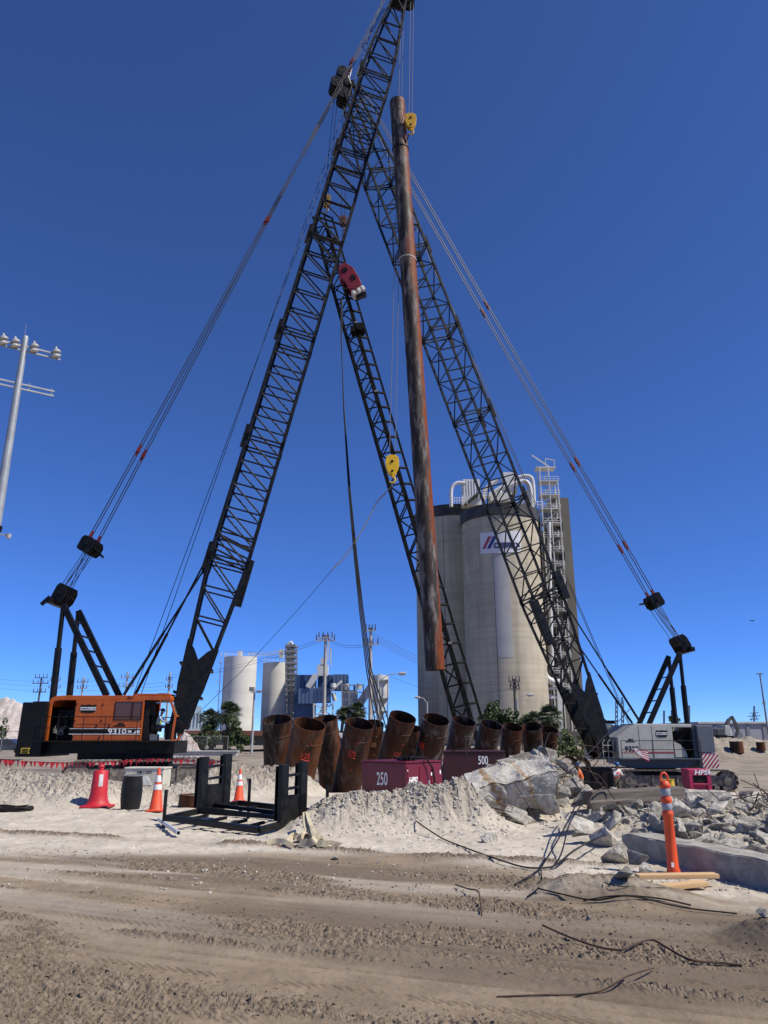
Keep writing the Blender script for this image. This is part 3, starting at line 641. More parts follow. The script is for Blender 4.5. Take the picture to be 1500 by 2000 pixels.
# house: side shell with sloping front
side = [(1207, 1481), (1207, 1440), (1243, 1414), (1354, 1415), (1354, 1420.5), (1315, 1420.5), (1315, 1481)]
MB().prism([W(x_, y_, YN) for x_, y_ in side], (0, 0.08, 0)).obj('side_panel', GREYP, GC, bevel=0.02)
b = MB(); b.prism([W(x_, y_, YN + .08) for x_, y_ in ((1243, 1413), (1355, 1414), (1355, 1416), (1243, 1415.2))], (0, YF - YN, 0)); b.prism([W(x_, y_, YN + .08) for x_, y_ in ((1207, 1440), (1243, 1414), (1244, 1416), (1208, 1442))], (0, YF - YN, 0)); b.obj('roof', GREYP, GC)
MB().span(W(1207, 1481, YF), W(1354, 1415, YF + .08)).obj('far_wall', GREYP, GC); MB().span(W(1206, 1481, YN + .09), W(1208.5, 1441, YF)).obj('front_wall', GREYP, GC)
for x_ in (1249, 1275): MB().span(W(x_, 1480, YN - .012), W(x_ + .8, 1418, YN - .001)).obj('panel_seam', mat('seam_grey', (0.17, 0.165, 0.15), rough=.6), GC)
MB().prism([W(x_, y_, YN - .03) for x_, y_ in ((1316, 1479), (1316, 1448), (1328, 1454), (1337, 1466), (1340, 1479))], (0, .05, 0)).obj('engine_cover', GREYP, GC)
b = MB(); b.span(W(1318, 1480, YN + .8), W(1356, 1428, YN + 2.2)); b.cyl(W(1347, 1463, YN + .5), W(1347, 1463, YN + .85), .32, n=16)
for k in range(6): b.box(W(random.uniform(1320, 1352), random.uniform(1428, 1470), YN + .7), (random.uniform(.2, .6), .3, random.uniform(.15, .4)))
b.obj('engine', DARKIN, GC)
b = MB(); b.span(W(1354, 1481, YN), W(1360, 1420, YN + .1)); b.obj('corner_post', SLATE, GC)
MB().span(W(1262, 1470.7, YN - .02), W(1320, 1468.3, YN - .005)).obj('stripe', REDST, GC)
for k in range(6):
    x_ = 1212 + k * 4.2; MB().prism([W(x_, 1471, YN - .012), W(x_ + 2.2, 1471, YN - .012), W(x_ + 4.2, 1468, YN - .012), W(x_ + 2, 1468, YN - .012)], (0, .008, 0)).obj('hazard_mark', REDST, GC)
lettering('9320', 'number', W(1233, 1462.5, YN - .012), (1, 0, 0), UP, W(1247, 1430).x - W(1220, 1430).x, 0.36, LETTERB, GC, 0.02)
shield_logo(GC, W(1294.5, 1433, YN - .016), (1, 0, 0), UP, W(1306, 1430).x - W(1283, 1430).x, 0.46)
b = MB(); b.prism([W(x_, y_, YN - .012) for x_, y_ in ((1226, 1446), (1229, 1442), (1233, 1444), (1237, 1442), (1236, 1446))], (0, .008, 0)); b.span(W(1222, 1449.5, YN - .012), W(1240, 1447.6, YN - .004)); b.obj('maker_mark', LETTERB, GC)
# counterweight
cw = MB().span(W(1359, 1470, YN - .4), W(1391, 1417, YN + 3.6)).obj('counterweight', SLATE, GC, bevel=.05)
cs = MB().span(W(1364, 1500.5, YN - .35), W(1395, 1470.4, YN + 3.6)).obj('ballast_slab', WHITEP, cw)
for k in range(-3, 5):
    x0 = 1364 + k * 7.6
    def cl(x_): return min(max(x_, 1364.2), 1394.8)
    pts = []
    for (xx, yy) in ((x0, 1500), (x0 + 3.8, 1500), (x0 + 3.8 + 24, 1471), (x0 + 24, 1471)): pts.append((xx, yy))
    # clip the slanted band to the slab
    out = []
    def clip(poly, f, g):
        res = []
        for i in range(len(poly)):
            p, q = poly[i], poly[(i + 1) % len(poly)]
            if f(p): res.append(p)
            if f(p) != f(q): res.append(g(p, q))
        return res
    pl = clip(pts, lambda p: p[0] >= 1364.2, lambda p, q: (1364.2, lerp(p[1], q[1], (1364.2 - p[0]) / (q[0] - p[0]))))
    pl = clip(pl, lambda p: p[0] <= 1394.8, lambda p, q: (1394.8, lerp(p[1], q[1], (1394.8 - p[0]) / (q[0] - p[0])))) if len(pl) > 2 else []
    if len(pl) > 2: MB().prism([W(x_, y_, YN - .37) for x_, y_ in pl], (0, .015, 0)).obj('hazard_mark', REDST, cs)
# far side cab and front steps
b = MB(); b.prism([W(x_, y_, YF + .2) for x_, y_ in ((1176, 1486), (1173, 1440), (1184, 1413), (1228, 1413), (1228, 1486))], (0, 1.3, 0)); cab = b.obj('cab', GREYP, GC)
MB().prism([W(x_, y_, YF + .17) for x_, y_ in ((1178, 1455), (1178, 1441), (1187, 1419), (1222, 1419), (1222, 1455))], (0, .04, 0)).obj('window', mat('dark_glass', (0.02, 0.022, 0.024), rough=.15), cab)
b = MB(); b.span(W(1183, 1412, YF + .1), W(1232, 1405, YF + 1.2)); b.span(W(1196, 1405, YF + .3), W(1214, 1401, YF + .9)); b.obj('roof_equipment', DARKIN, cab)
b = MB()
for x_ in (1180, 1190, 1200): b.tube([W(x_, 1494, YN + .4), W(x_, 1450, YN + .4), W(x_ + 5, 1444, YN + .4)], .03, 6)
for y_ in (1456, 1468, 1480): b.cyl(W(1180, y_, YN + .4), W(1200, y_, YN + .4), .025, n=6)
b.obj('ladder', GREYP, GC, smooth=True)
MB().span(W(1206, 1482.6, YN - .6), W(1362, 1480.8, YN + .02)).obj('deck', SLATE, GC)
railing(GC, [(W(x_, 1430).x, YN - .55) for x_ in (1208, 1268, 1325, 1361)], [W(0, 1481).z, W(0, 1464).z, W(0, 1446.5).z], BLACKS)
T = W(1334, 1274, YN + .6); Bf = W(1277, 1414, YN + .6); Bb = W(1353, 1418, YN + .6)
gantry(GC, (T.x, T.z), (Bf.x, Bf.z), (Bb.x, Bb.z), YN + .6, YN + 2.8, BLACK)
brid = at(1277, 1175, YC); gtop = at(1329, 1258, YC)
sheave_block(GC, 'gantry_head', gtop, brid - gtop, 0.75, 1.25, 1.6, BLACK, 5, False)
MB().beam(gtop + Vector((.35, -1.3, -.5)), gtop + Vector((.35, 1.3, -.5)), .3).obj('gantry_beam', BLACK, GC)
sheave_block(GC, 'bridle_block', brid, gtop - brid, 0.9, 1.05, 1.5, BLACK, 5, True)
for k in range(8):
    y = lerp(-.75, .75, k / 7); rope(GC, [gtop + Vector((random.uniform(-.3, .3), y * 1.1, .25)), brid + Vector((random.uniform(-.3, .3), y, -.25))], .024, name='luffing_rope')
A = at(1172, 1466, YC); Gtip = at(676, 172, 51.0); Lb = (Gtip - A).length
bd, bs, bn, node = lattice_boom(GC, A, Gtip, 2.1, 2.35, [0, 11.6] + [11.6 + (Lb - 21.0) * k / 5 for k in range(1, 6)] + [Lb], 11.0, 8.5, BLACK, 1.8, 4.8)
foot_plates(GC, A, bd, bs, bn, node, 5.4, BLACK)
jb = 1 if bn.x > 0 else -1
for e in (-1, 1):
    p0 = brid + Vector((-.15, e * .6, .45)); p1 = node(Lb - .6, e, jb) + bn * jb * .5
    for o in (-.08, .08):
        off = Vector((o, 0, o * .5)); rope(GC, [p0 + off, p1 + off], .034, name='pendant')
    for t in (0.0, .085, .235, .535):
        c = lerp(p0, p1, t); d_ = (p1 - p0).normalized(); MB().beam(c - d_ * .4, c + d_ * .4, .09, .12).beam(c - d_ * .13, c + d_ * .13, .2, .2).obj('pendant_link', REDP, GC, c)
    q0 = W(1261, 1411, YC + e * .9); q1 = node(10.4, e, jb)
    st = MB().cyl(q0, lerp(q0, q1, .42), .085, n=10).obj('boom_stop', BLACK, GC, q0, smooth=True); MB().cyl(lerp(q0, q1, .42), q1, .055, n=10).obj('rod', BLACK, st, q1, smooth=True)
    rope(GC, [W(1246 + e * 4, 1413, YC + e * .3), node(Lb - 1, 0, jb) + bn * jb * (.5 + .25 * e) + bs * e * .25], .024, name='hoist_rope')
for k in range(1, 6):
    d = 11.6 + (Lb - 21.0) * k / 5
    for i in (-1, 1):
        c = node(d, i, jb) + bn * jb * .12; MB().beam(c - bd * .8, c + bd * .8, .1, .26, bn).obj('lug_plate', BLACK, GC, c)
for d, j, ln in ((11.9, jb, 1.1), (10.2, -jb, 1.3), (9.3, -jb, 1.2)):
    c = node(d, -1, j) + bn * j * .12; MB().beam(c - bd * ln, c + bd * ln, .45, .6, bn).obj('boom_bracket', BLACK, GC, c, bevel=.05)
for d in (10.6, 11.4, 12.0):
    for i in (-1, 1): bar('lacing_bar', node(d, i, -1), node(d + .6, i, 1), .065, BLACK, GC)
b = MB(); b.box(Gtip + bd * .5, (.8, 1.3, 1.6), Matrix((bn, bs, bd)).transposed()); gh = b.obj('boom_head', BLACK, GC, Gtip, bevel=.15)
for k, y in enumerate((-.6, -.3, 0, .3, .6)):
    for c in (Gtip + bd * 1.2, Gtip - bn * jb * .9 + bd * .2, Gtip - bd * 1.0 - bn * jb * .6):
        MB().cyl(c + bs * (y - .06), c + bs * (y + .06), .55, n=18).obj('sheave', BLACKS, gh, c, smooth=True)
b = MB(); b.cyl(at(683, 150, 51), at(687, 132, 51), .06, n=8); b.obj('aerial_lamp', WHITEP, gh)
HOOKL = at(637, 395, 51.4); HOOKR = at(670, 434, 50.2)
for o in (-.14, .14):
    rope(GC, [at(656, 190, 50.8) + Vector((o, 0, 0)), HOOKL + Vector((o, 0, .7))], .022, name='fall_rope'); rope(GC, [at(673, 200, 50.8) + Vector((o, 0, 0)), HOOKR + Vector((o, 0, .5))], .022, name='fall_rope')

# ================================================================== the hoisted pile, hooks, leads, hammer
def pipe_mat(name, dark, rust, pale, side=0.0, thr=0.15):
    """mill scale, rust and pale scuffs; side > 0 puts rust and painted-in sunlit tone on the +x side"""
    m = bpy.data.materials.new(name); m.use_nodes = True; t = m.node_tree; N = t.nodes; L = t.links; b = N['Principled BSDF']
    tc = N.new('ShaderNodeTexCoord'); sep = N.new('ShaderNodeSeparateXYZ'); L.new(tc.outputs['Object'], sep.inputs[0])
    def noise(sc, st=(1, 1, 1), det=8, rg=.65):
        mp = N.new('ShaderNodeMapping'); mp.inputs['Scale'].default_value = st; L.new(tc.outputs['Object'], mp.inputs[0])
        n = N.new('ShaderNodeTexNoise'); n.inputs['Scale'].default_value = sc; n.inputs['Detail'].default_value = det; n.inputs['Roughness'].default_value = rg
        L.new(mp.outputs[0], n.inputs['Vector']); return n.outputs['Fac']
    def rng(f, a, z):
        r = N.new('ShaderNodeMapRange'); r.interpolation_type = 'SMOOTHSTEP'; r.inputs['From Min'].default_value = a; r.inputs['From Max'].default_value = z; L.new(f, r.inputs['Value']); return r.outputs[0]
    def mix(f, p, q):
        x = N.new('ShaderNodeMix'); x.data_type = 'RGBA'; L.new(f, x.inputs['Factor'])
        for k, v in ((6, p), (7, q)):
            if isinstance(v, tuple): x.inputs[k].default_value = (*v, 1)
            else: L.new(v, x.inputs[k])
        return x.outputs[2]
    def math_(op, p, q):
        x = N.new('ShaderNodeMath'); x.operation = op
        for k, v in ((0, p), (1, q)):
            if isinstance(v, (int, float)): x.inputs[k].default_value = v
            else: L.new(v, x.inputs[k])
        return x.outputs[0]
    scale_ = mix(rng(noise(1.4, (1.6, 1.6, .35)), .46, .62), dark, pale)
    scale_ = mix(rng(noise(7, (1, 1, .3)), .5, .75), scale_, (dark[0] * .5, dark[1] * .5, dark[2] * .5))
    r2 = mix(rng(noise(5, (1, 1, .25)), .4, .7), rust, (rust[0] * .55, rust[1] * .5, rust[2] * .5))
    f = noise(1.0, (1, 1, .22))
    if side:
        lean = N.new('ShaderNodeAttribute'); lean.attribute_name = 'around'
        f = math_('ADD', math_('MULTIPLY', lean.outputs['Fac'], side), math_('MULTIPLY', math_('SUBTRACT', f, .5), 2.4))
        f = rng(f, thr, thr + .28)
    else: f = rng(f, .42, .62)
    L.new(mix(f, scale_, r2), b.inputs['Base Color']); b.inputs['Roughness'].default_value = .62; b.inputs['Specular IOR Level'].default_value = .25
    bp = N.new('ShaderNodeBump'); bp.inputs['Distance'].default_value = .006; L.new(noise(30), bp.inputs['Height']); L.new(bp.outputs[0], b.inputs['Normal'])
    return m
PILE_HUNG = pipe_mat('hung_pile_steel', (0.032, 0.023, 0.019), (0.19, 0.042, 0.006), (0.19, 0.165, 0.148), side=0.55, thr=0.16)  # orange +x side is rust, with the sunlit strip partly painted into it
PILE_A = pipe_mat('pile_steel_brown', (0.006, 0.0045, 0.004), (0.07, 0.022, 0.008), (0.10, 0.078, 0.066))
PILE_B = pipe_mat('pile_steel_rust', (0.014, 0.007, 0.005), (0.115, 0.035, 0.009), (0.11, 0.065, 0.042))
PILE_C = pipe_mat('pile_steel_grey', (0.007, 0.005, 0.005), (0.05, 0.016, 0.009), (0.19, 0.16, 0.15))
SPRAY = mat('red_spray_paint', (0.55, 0.035, 0.02), rough=.7); SPRAYO = mat('orange_spray_paint', (0.85, 0.36, 0.13), rough=.7)

def pipe(name, label, base, top, r, m, wall=.025, ring=True, seam=1.6, turns=0, cat='pipe pile', group=None, band=None):
    base = Vector(base); top = Vector(top); ax = (top - base).normalized(); L_ = (top - base).length
    t = thing(name, label, cat, base, group)
    b = MB().lathe([(r - wall, 0), (r, 0), (r, L_), (r - wall, L_), (r - wall, 0)], base, 44, ax); o = b.obj('pipe_wall', m, t, base, smooth=True)
    vs = np.array(b.v); u = (vs - np.array(base)); al = u @ np.array(ax); rad = u - al[:, None] * np.array(ax)
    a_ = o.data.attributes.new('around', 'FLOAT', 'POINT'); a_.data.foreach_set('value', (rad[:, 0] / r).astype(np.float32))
    x = ax.cross(Vector((0, 1, 0))).normalized(); y = ax.cross(x)
    n = int(L_ / seam * 14); pts = []
    for k in range(n + 1):
        d = L_ * k / n; th = 2 * math.pi * d / (seam) * .5; pts.append(base + ax * d + (x * math.cos(th) + y * math.sin(th)) * (r + .002))
    MB().tube(pts, .011, 5).obj('weld_seam', m, t, base, smooth=True)
    if ring:
        d = L_ - (band or .62); MB().lathe([(r + .001, d), (r + .014, d + .01), (r + .014, d + .05), (r + .001, d + .06)], base, 44, ax).obj('splice_weld', m, t, base, smooth=True)
    return t, ax
def pile_text(t, ax, top, r, body, drop, side, m, w=.5, h=.26):
    """hand-sprayed figures following the curve of the pipe; side = offset across the face towards the camera's right"""
    c0 = top - ax * drop; f = (Vector((0, 0, CAMH)) - c0); f = (f - ax * f.dot(ax)).normalized(); u = f.cross(ax).normalized() * -1
    if u.x < 0: u = -u
    def wrap(p):
        q = p - c0; al = q.dot(ax); th = q.dot(u) / r; return c0 + ax * al + (u * math.sin(th) + f * math.cos(th)) * (r + .012)
    lettering(body, 'sprayed_number', c0 + u * side, u, ax, w, h, m, t, .02, wrap=wrap)
    MB().tube([wrap(c0 + u * (side + x_) - ax * (h * .75 + .02 * math.sin(9 * x_))) for x_ in np.linspace(-w * .55, w * .55, 8)], .014, 5).obj('sprayed_line', m, t)
    for dx, dz in ((.05, -.75), (.1, .45)): MB().tube([wrap(c0 + u * (side + dx) + ax * dz), wrap(c0 + u * (side + dx + .03) + ax * (dz + .05))], .02, 5).obj('sprayed_mark', m, t)

PR = 0.56
pb = at(850, 1309, 43.8); pt = at(776, 199, 43.8)
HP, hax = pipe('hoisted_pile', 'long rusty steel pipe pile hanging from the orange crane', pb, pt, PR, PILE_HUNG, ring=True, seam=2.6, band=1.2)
c = lerp(pt, pb, .105); MB().lathe([(PR + .002, -.06), (PR + .05, -.05), (PR + .05, .05), (PR + .002, .06)], c, 40, hax).obj('choker_sling', CABLE, HP, c, smooth=True)
c = lerp(pt, pb, .33); MB().lathe([(PR + .002, -.04), (PR + .025, -.03), (PR + .025, .03), (PR + .002, .04)], c, 40, hax + Vector((.12, 0, .0))).obj('pale_band', mat('pale_strap', (0.5, 0.47, 0.42), rough=.8), HP, c, smooth=True)
c = pt - hax * .35; MB().lathe([(PR + .002, -.05), (PR + .016, -.04), (PR + .016, .04), (PR + .002, .05)], c, 40, hax).obj('end_weld', PILE_HUNG, HP, c, smooth=True)
cs = lerp(pt, pb, .105) + Vector((PR * .6, -PR * .85, 0))
MB().tube([HOOKP + Vector((.02, 0, -.95)), lerp(HOOKP, cs, .5) + Vector((.08, 0, 0)), cs], .035, 6).obj('sling_leg', CABLE, HP, cs, smooth=True)

def hook_block(label, c, s, m, group=None):
    c = Vector(c); t = thing('hook_block', label, 'hook block', c - UP * 1.05 * s, group)
    out = [(-.42, .72), (-.22, .86), (.22, .86), (.42, .72), (.5, .3), (.44, -.1), (.22, -.62), (-.22, -.62), (-.44, -.1), (-.5, .3)]
    for y in (-.22, .16): MB().prism([c + Vector((x * s, y * s, z * s)) for x, z in out], (0, .06 * s, 0)).obj('cheek_plate', m, t, bevel=.02 * s)
    for z in (.35,): MB().cyl(c + Vector((0, -.14 * s, z * s)), c + Vector((0, .14 * s, z * s)), .38 * s, n=20).cyl(c + Vector((0, -.27 * s, z * s)), c + Vector((0, .27 * s, z * s)), .1 * s, n=12).obj('sheave', BLACKS, t, smooth=True)
    b = MB(); b.cyl(c + Vector((0, -.26 * s, -.38 * s)), c + Vector((0, .26 * s, -.38 * s)), .09 * s, n=12); b.obj('trunnion', BLACKS, t, smooth=True)
    pts = [c + Vector((0, 0, -.5 * s))] + [c + Vector((.0 + .22 * math.sin(a_) * s, 0, (-.98 + .22 * math.cos(a_)) * s)) for a_ in np.linspace(0, 4.3, 12)]
    MB().tube(pts, [.075 * s] * 9 + [.06 * s, .05 * s, .04 * s, .02 * s], 8).obj('hook', m, t, smooth=True)
    return t
hook_block('worn yellow hook block beside the top of the hoisted pile', HOOKP, .85, YEL)
hook_block('bright yellow hook block low over the leads, pulled by a tag line', HOOKA, .85, mat('bright_yellow_paint', (0.75, 0.47, 0.01), (0.68, 0.4, 0.01), 4, .4))
hook_block('small weathered yellow hook block inside the orange crane boom, holding the leads', HOOKL, .8, mat('weathered_yellow', (0.36, 0.2, 0.02), (0.2, 0.12, 0.03), 5, .5))
hook_block('dull red hook block holding the hammer, seen through the orange crane boom', HOOKR, .65, mat('dull_red_block', (0.14, 0.05, 0.04), (0.07, 0.035, 0.03), 6, .5))

# tag line with sling eye
lh = HOOKA + Vector((0, 0, -1.2)); eye = at(655, 1106, 43.2)
t = thing('tag_line', 'wire sling and rope running from the bright yellow hook down to the orange crane', 'rope', at(383, 1397, 42))
b = MB()
for o in (-.05, .05):
    b.tube([lh, at(735, 985, 43.9) + Vector((o, 0, .1)), at(715, 1022, 43.7) + Vector((-o, 0, 0)), at(692, 1062, 43.5) + Vector((o, 0, 0)), at(675, 1085, 43.4) + Vector((o * 3.5, 0, o * 3)), at(664, 1098, 43.3) + Vector((o * 3, 0, o * 2)), eye], .022, 5)
b.obj('wire_sling', ROPEL, t, smooth=True)
MB().tube([eye, at(580, 1190, 42.9) + Vector((0, 0, -.1)), at(470, 1310, 42.4) + Vector((0, 0, -.08)), at(383, 1397, 42)], .014, 5).obj('line', ROPE, t, smooth=True)
MB().beam(eye + Vector((-.2, 0, -.2)), eye + Vector((.12, 0, .14)), .07).obj('shackle', ROPEL, t)

# ------------------------------------------------------------------ pile leads
La = at(932, 1462, 46.0); Lt = at(630, 428, 51.6)
ld = (Lt - La).normalized(); lu = Vector((1, 0, 0)); lu = (lu - ld * lu.dot(ld)).normalized(); lw = ld.cross(lu); LL = (Lt - La).length
LEADM = mat('leads_black_steel', (0.004, 0.004, 0.0045), (0.009, 0.0085, 0.008), 2.5, .7, spec=.08)
LD = thing('pile_leads', 'tall black box lattice pile driving leads leaning between the two crane booms', 'leads', La)
def ln(d, i, j): return La + ld * d + lu * i + lw * j
CH = {'a': (-.78, .45), 'b': (-.78, -.45), 'c': (.14, .5), 'd': (.14, -.5), 'e': (.78, 0.)}
for k, (i, j) in CH.items(): MB().beam(ln(0, i, j), ln(LL, i, j), .14, .14, lw).obj('lead_chord', LEADM, LD, ln(0, i, j))
nb = int(LL / 1.25)
for k in range(nb):
    d0, d1 = LL * k / nb, LL * (k + 1) / nb; f = k % 2
    bar('lacing_bar', ln(d0, *CH['a']), ln(d1, *CH['c']), .05, LEADM, LD); bar('lacing_bar', ln(d1 if f else d0, *CH['b']), ln(d0 if f else d1, *CH['d']), .055, LEADM, LD)
    bar('lacing_bar', ln(d0, *CH['b']), ln(d0, *CH['d']), .055, LEADM, LD); bar('lacing_bar', ln(d0, *CH['a']), ln(d1, *CH['b']), .045, LEADM, LD)
    c = ln(d0, .39, -.1); MB().beam(ln(d0, .16, -.42), ln(d0, .78, -.05), .13, .12, ld).obj('rung', LEADM, LD, c)
    if k % 5 == 0: MB().box(ln(d0, .14, -.58), (.22, .06, .14), Matrix((lu, lw, ld)).transposed()).obj('joint_plate', ROPEL, LD, ln(d0, .14, -.58))
MB().beam(ln(LL, -.66, 0), ln(LL + .9, -.1, 0), .12).beam(ln(LL, .66, 0), ln(LL + .9, -.1, 0), .12).obj('lifting_yoke', LEADM, LD)
rope(LD, [HOOKL + Vector((0, 0, -1.1)), ln(LL + .9, -.1, 0)], .03, ROPEL, 'lifting_sling')
c = at(697, 645, 49.6); b = MB(); b.box(c, (.9, .7, .5), Matrix((lu, lw, ld)).transposed()); b.cyl(c + lu * .3 - lw * .4, c + lu * .3 + lw * .4, .35, n=14); b.obj('lead_bracket', LEADM, LD, c)

# hammer on the leads
hc = at(684, 548, 49.6); hd = (at(703, 580, 48.0) - at(660, 512, 48.0)).normalized() * -1; hx = Vector((0, 1, 0)).cross(hd).normalized()
hx = hx if hx.x > 0 else -hx
HM = thing('vibro_hammer', 'maroon vibratory hammer with white clamp jaws high on the leads', 'hammer', hc - UP * 1.6)
HR = Matrix((hx, Vector((0, 1, 0)), hd)).transposed()
def hp(x, y, z): return hc + hx * x + Vector((0, y, 0)) + hd * z
MAR2 = mat('hammer_maroon', (0.22, 0.012, 0.028), (0.13, 0.01, 0.018), 4, .45)
for y in (-.55, .45):
    b = MB(); b.prism([hp(x_, y, z_) for x_, z_ in ((-.55, -.9), (-.2, -1.15), (.45, -1.05), (.6, -.4), (.6, .6), (.3, 1.25), (-.3, 1.3), (-.6, .7))], (0, .1, 0)); b.obj('side_plate', MAR2, HM, bevel=.03)
b = MB(); b.box(hp(0, 0, .45), (.9, .9, .5), HR); b.box(hp(0, 0, -.5), (.85, .9, .55), HR); b.obj('exciter_case', MAR2, HM, bevel=.05)
b = MB(); b.box(hp(-.05, -.58, .7), (.34, .06, .34), HR); b.box(hp(.2, -.58, -.2), (.28, .06, .4), HR); b.obj('access_opening', LETTERB, HM)
for x_ in (-.38, .05, .4): MB().box(hp(x_, -.1, -1.3), (.26, .8, .42), HR).obj('clamp_jaw', WHITEP, HM, bevel=.05)
MB().box(hp(.1, 0, -1.62), (.8, .5, .24), HR).obj('clamp_base', BLACKS, HM, bevel=.04)
b = MB(); b.tube([hp(.2 + .16 * math.cos(a_), -.2, -1.85 + .16 * math.sin(a_)) for a_ in np.linspace(0, 6.28, 13)], .03, 6); b.obj('shackle', BLACKS, HM, smooth=True)
rope(HM, [HOOKR + Vector((0, 0, -.8)), hp(-.1, 0, 1.25)], .03, ROPE, 'lifting_sling')
t = thing('hose_bundle', 'black hydraulic hoses hanging from the hammer to the steel piles', 'hose', at(728, 1420, 36))
for k in range(4):
    o = (k - 1.5) * .14; P = [(668, 585, 47.8), (667, 660, 47), (671, 800, 45.5), (681, 960, 43.5), (692, 1090, 42), (703, 1200, 40), (716, 1310, 38), (735 + k * 6, 1425, 36)]
    MB().tube([at(x_ + k * (i_ * .7 - 1), y_, Y_ + 1.2) for i_, (x_, y_, Y_) in enumerate(P)], .032, 6).obj('hose', CABLE, t, smooth=True)

# ------------------------------------------------------------------ standing steel piles
PR = 0.61
PILES = [  # top px, top py, bottom px, bottom py, width px, material, number, label
    (541, 1405, 546, 1565, 57, PILE_A, None, 'brown steel pile with pale scuffs, leftmost of the cluster behind the black rack'),
    (605, 1414, 570, 1580, 64, PILE_B, ('125', .85, .1, SPRAY), 'rusty leaning steel pile sprayed with a red number, directly behind the black rack'),
    (634, 1404, 652, 1558, 50, PILE_B, None, 'rust brown steel pile partly hidden between two leaning piles left of the generator'),
    (703, 1413, 672, 1560, 57, PILE_A, ('175', .95, -.05, SPRAY), 'dark steel pile with faded red 175, just left of the magenta generator'),
    (731, 1413, 722, 1500, 38, PILE_B, ('125', .95, .12, SPRAYO), 'slender orange rust steel pile with bright orange number, behind the generator'),
    (787, 1400, 755, 1520, 54, PILE_A, ('125', 1.3, .2, SPRAY), 'near black steel pile with red number, rising behind the middle of the generator'),
    (806, 1424, 812, 1500, 34, PILE_B, None, 'sunlit slice of rusty steel pile behind the near black pile'),
    (852, 1405, 828, 1520, 54, PILE_C, ('125', .95, -.42, SPRAY), 'steel pile with pale scuffed band, behind the right end of the generator'),
    (907, 1408, 882, 1520, 47, PILE_C, None, 'steel pile with grey scuffed collar at the foot of the leads'),
    (960, 1415, 936, 1510, 44, PILE_C, None, 'grey collared steel pile right of the foot of the leads, behind number 500'),
    (1001, 1420, 992, 1510, 40, PILE_A, None, 'dark brown steel pile behind the crest of the rubble heap'),
    (1038, 1419, 1046, 1505, 39, PILE_A, None, 'reddish steel pile in front of the palm, second from the right of the row'),
    (1072, 1425, 1062, 1510, 37, PILE_A, None, 'rightmost dark red steel pile of the leaning row')]
for (tx, ty, bx_, by_, wpx, m_, num, lab) in PILES:
    Z = 2 * PR * F / wpx; Y = Z / math.cos(TILT) * 1.0
    top = at(tx, ty, Y); bot = at(bx_, by_, Y + 1.3); ax = (top - bot).normalized(); gzz = hz(bot.x, bot.y); d = (bot.z - (gzz - .5)) / ax.z
    t, ax = pipe('steel_pile', lab, bot - ax * d, top, PR, m_, seam=2.4, group='leaning steel piles')
    if num: pile_text(t, ax, top, PR, num[0], num[1] * 1.15, num[2], num[3], .3, .22)

# ------------------------------------------------------------------ generators
def generator(label, corner, yaw, la, lb, h, m, num, logo, k=1.0):
    """corner = nearest vertical edge at the top; face a runs to the left of it, face b to the right"""
    c = Vector(corner); ua = Vector((-math.cos(yaw), math.sin(yaw), 0)); ub = Vector((math.sin(yaw), math.cos(yaw), 0)); na = -ub; nb_ = -ua
    t = thing('power_unit', label, 'generator', c - UP * h + ua * la / 2 + ub * lb / 2)
    R = Matrix((-ua, ub, UP)).transposed(); mid = c + ua * la / 2 + ub * lb / 2
    MB().box(mid - UP * h * .5, (la, lb, h - .04), R).obj('cabinet', m, t, bevel=.02)
    MB().box(mid + UP * .01, (la + .06, lb + .06, .05), R).obj('lid', m, t, bevel=.012)
    P = lambda a_, b_, z: c + ua * a_ + ub * b_ - UP * z
    # face a: vent opening with slats, number
    MB().box(P(la * .5, -.004, h * .80), (la * .66, .03, h * .34), R).obj('vent', LETTERB, t)
    for q in range(4): MB().box(P(la * .5, -.02, h * (.66 + .09 * q)), (la * .64, .02, .012), R).obj('vent_slat', MAROOND, t)
    lettering(num, 'number', P(la * .52, -.012, h * .34), -ua, UP, .42 * k, .36 * k, LETTER, t, .01)
    # face b: doors
    for q in range(3):
        s0 = lb * (.03 + q * .33); d = MB().box(P(-.004, s0 + lb * .145, h * .5), (.03, lb * .285, h * .84), R).obj('door', m, t, bevel=.01)
        if q: MB().box(P(-.03, s0 + .05, h * .48), (.03, .03, .1), R).obj('handle', BLACKS, d)
    if logo:
        lettering('HPSI', 'logo', P(-.026, lb * .175, h * .36), ub, UP, .36, .19, LETTER, t, .03, shear=.25)
        for b_, z, s_ in ((.67, .25, (.05, .09)), (.92, .22, (.05, .11)), (.60, .42, (.06, .1)), (.605, .7, (.05, .13)), (.03, .16, (.03, .04))): MB().box(P(-.024, lb * b_, h * z), (.008, s_[0], s_[1]), R).obj('label_plate', LETTER, t)
        MB().box(P(-.024, lb * .2, h * .83), (.008, .14, .09), R).obj('label_plate', mat('orange_label', (0.75, 0.3, 0.03), rough=.6), t)
        for q in range(3): MB().cyl(P(la + .0, .1, .25 + q * .35), P(la + .06, .1, .25 + q * .35), .02, n=8).obj('hinge', BLACKS, t)
    return t, P, R
GC1 = at(792.5, 1489.5, 22.2); yaw = math.radians(42)
G1, GP, GR = generator('magenta power unit numbered 250 standing behind the dirt bank', GC1, yaw, 1.72, 1.68, 1.35, MAROON, '250', True)
b = MB()
for k in range(9):
    q = [GP(random.uniform(.1, .8), random.uniform(.2, 1.0), -.07 - .05 * random.random()) for _ in range(4)]; b.tube(q, .032, 6)
b.box(GP(.35, .55, -.1), (.3, .22, .12), GR)
hs = b.obj('cable_coil', CABLE, None, smooth=True); tag(hs, 'tangle of black cables lying on top of the magenta power unit', 'cable')
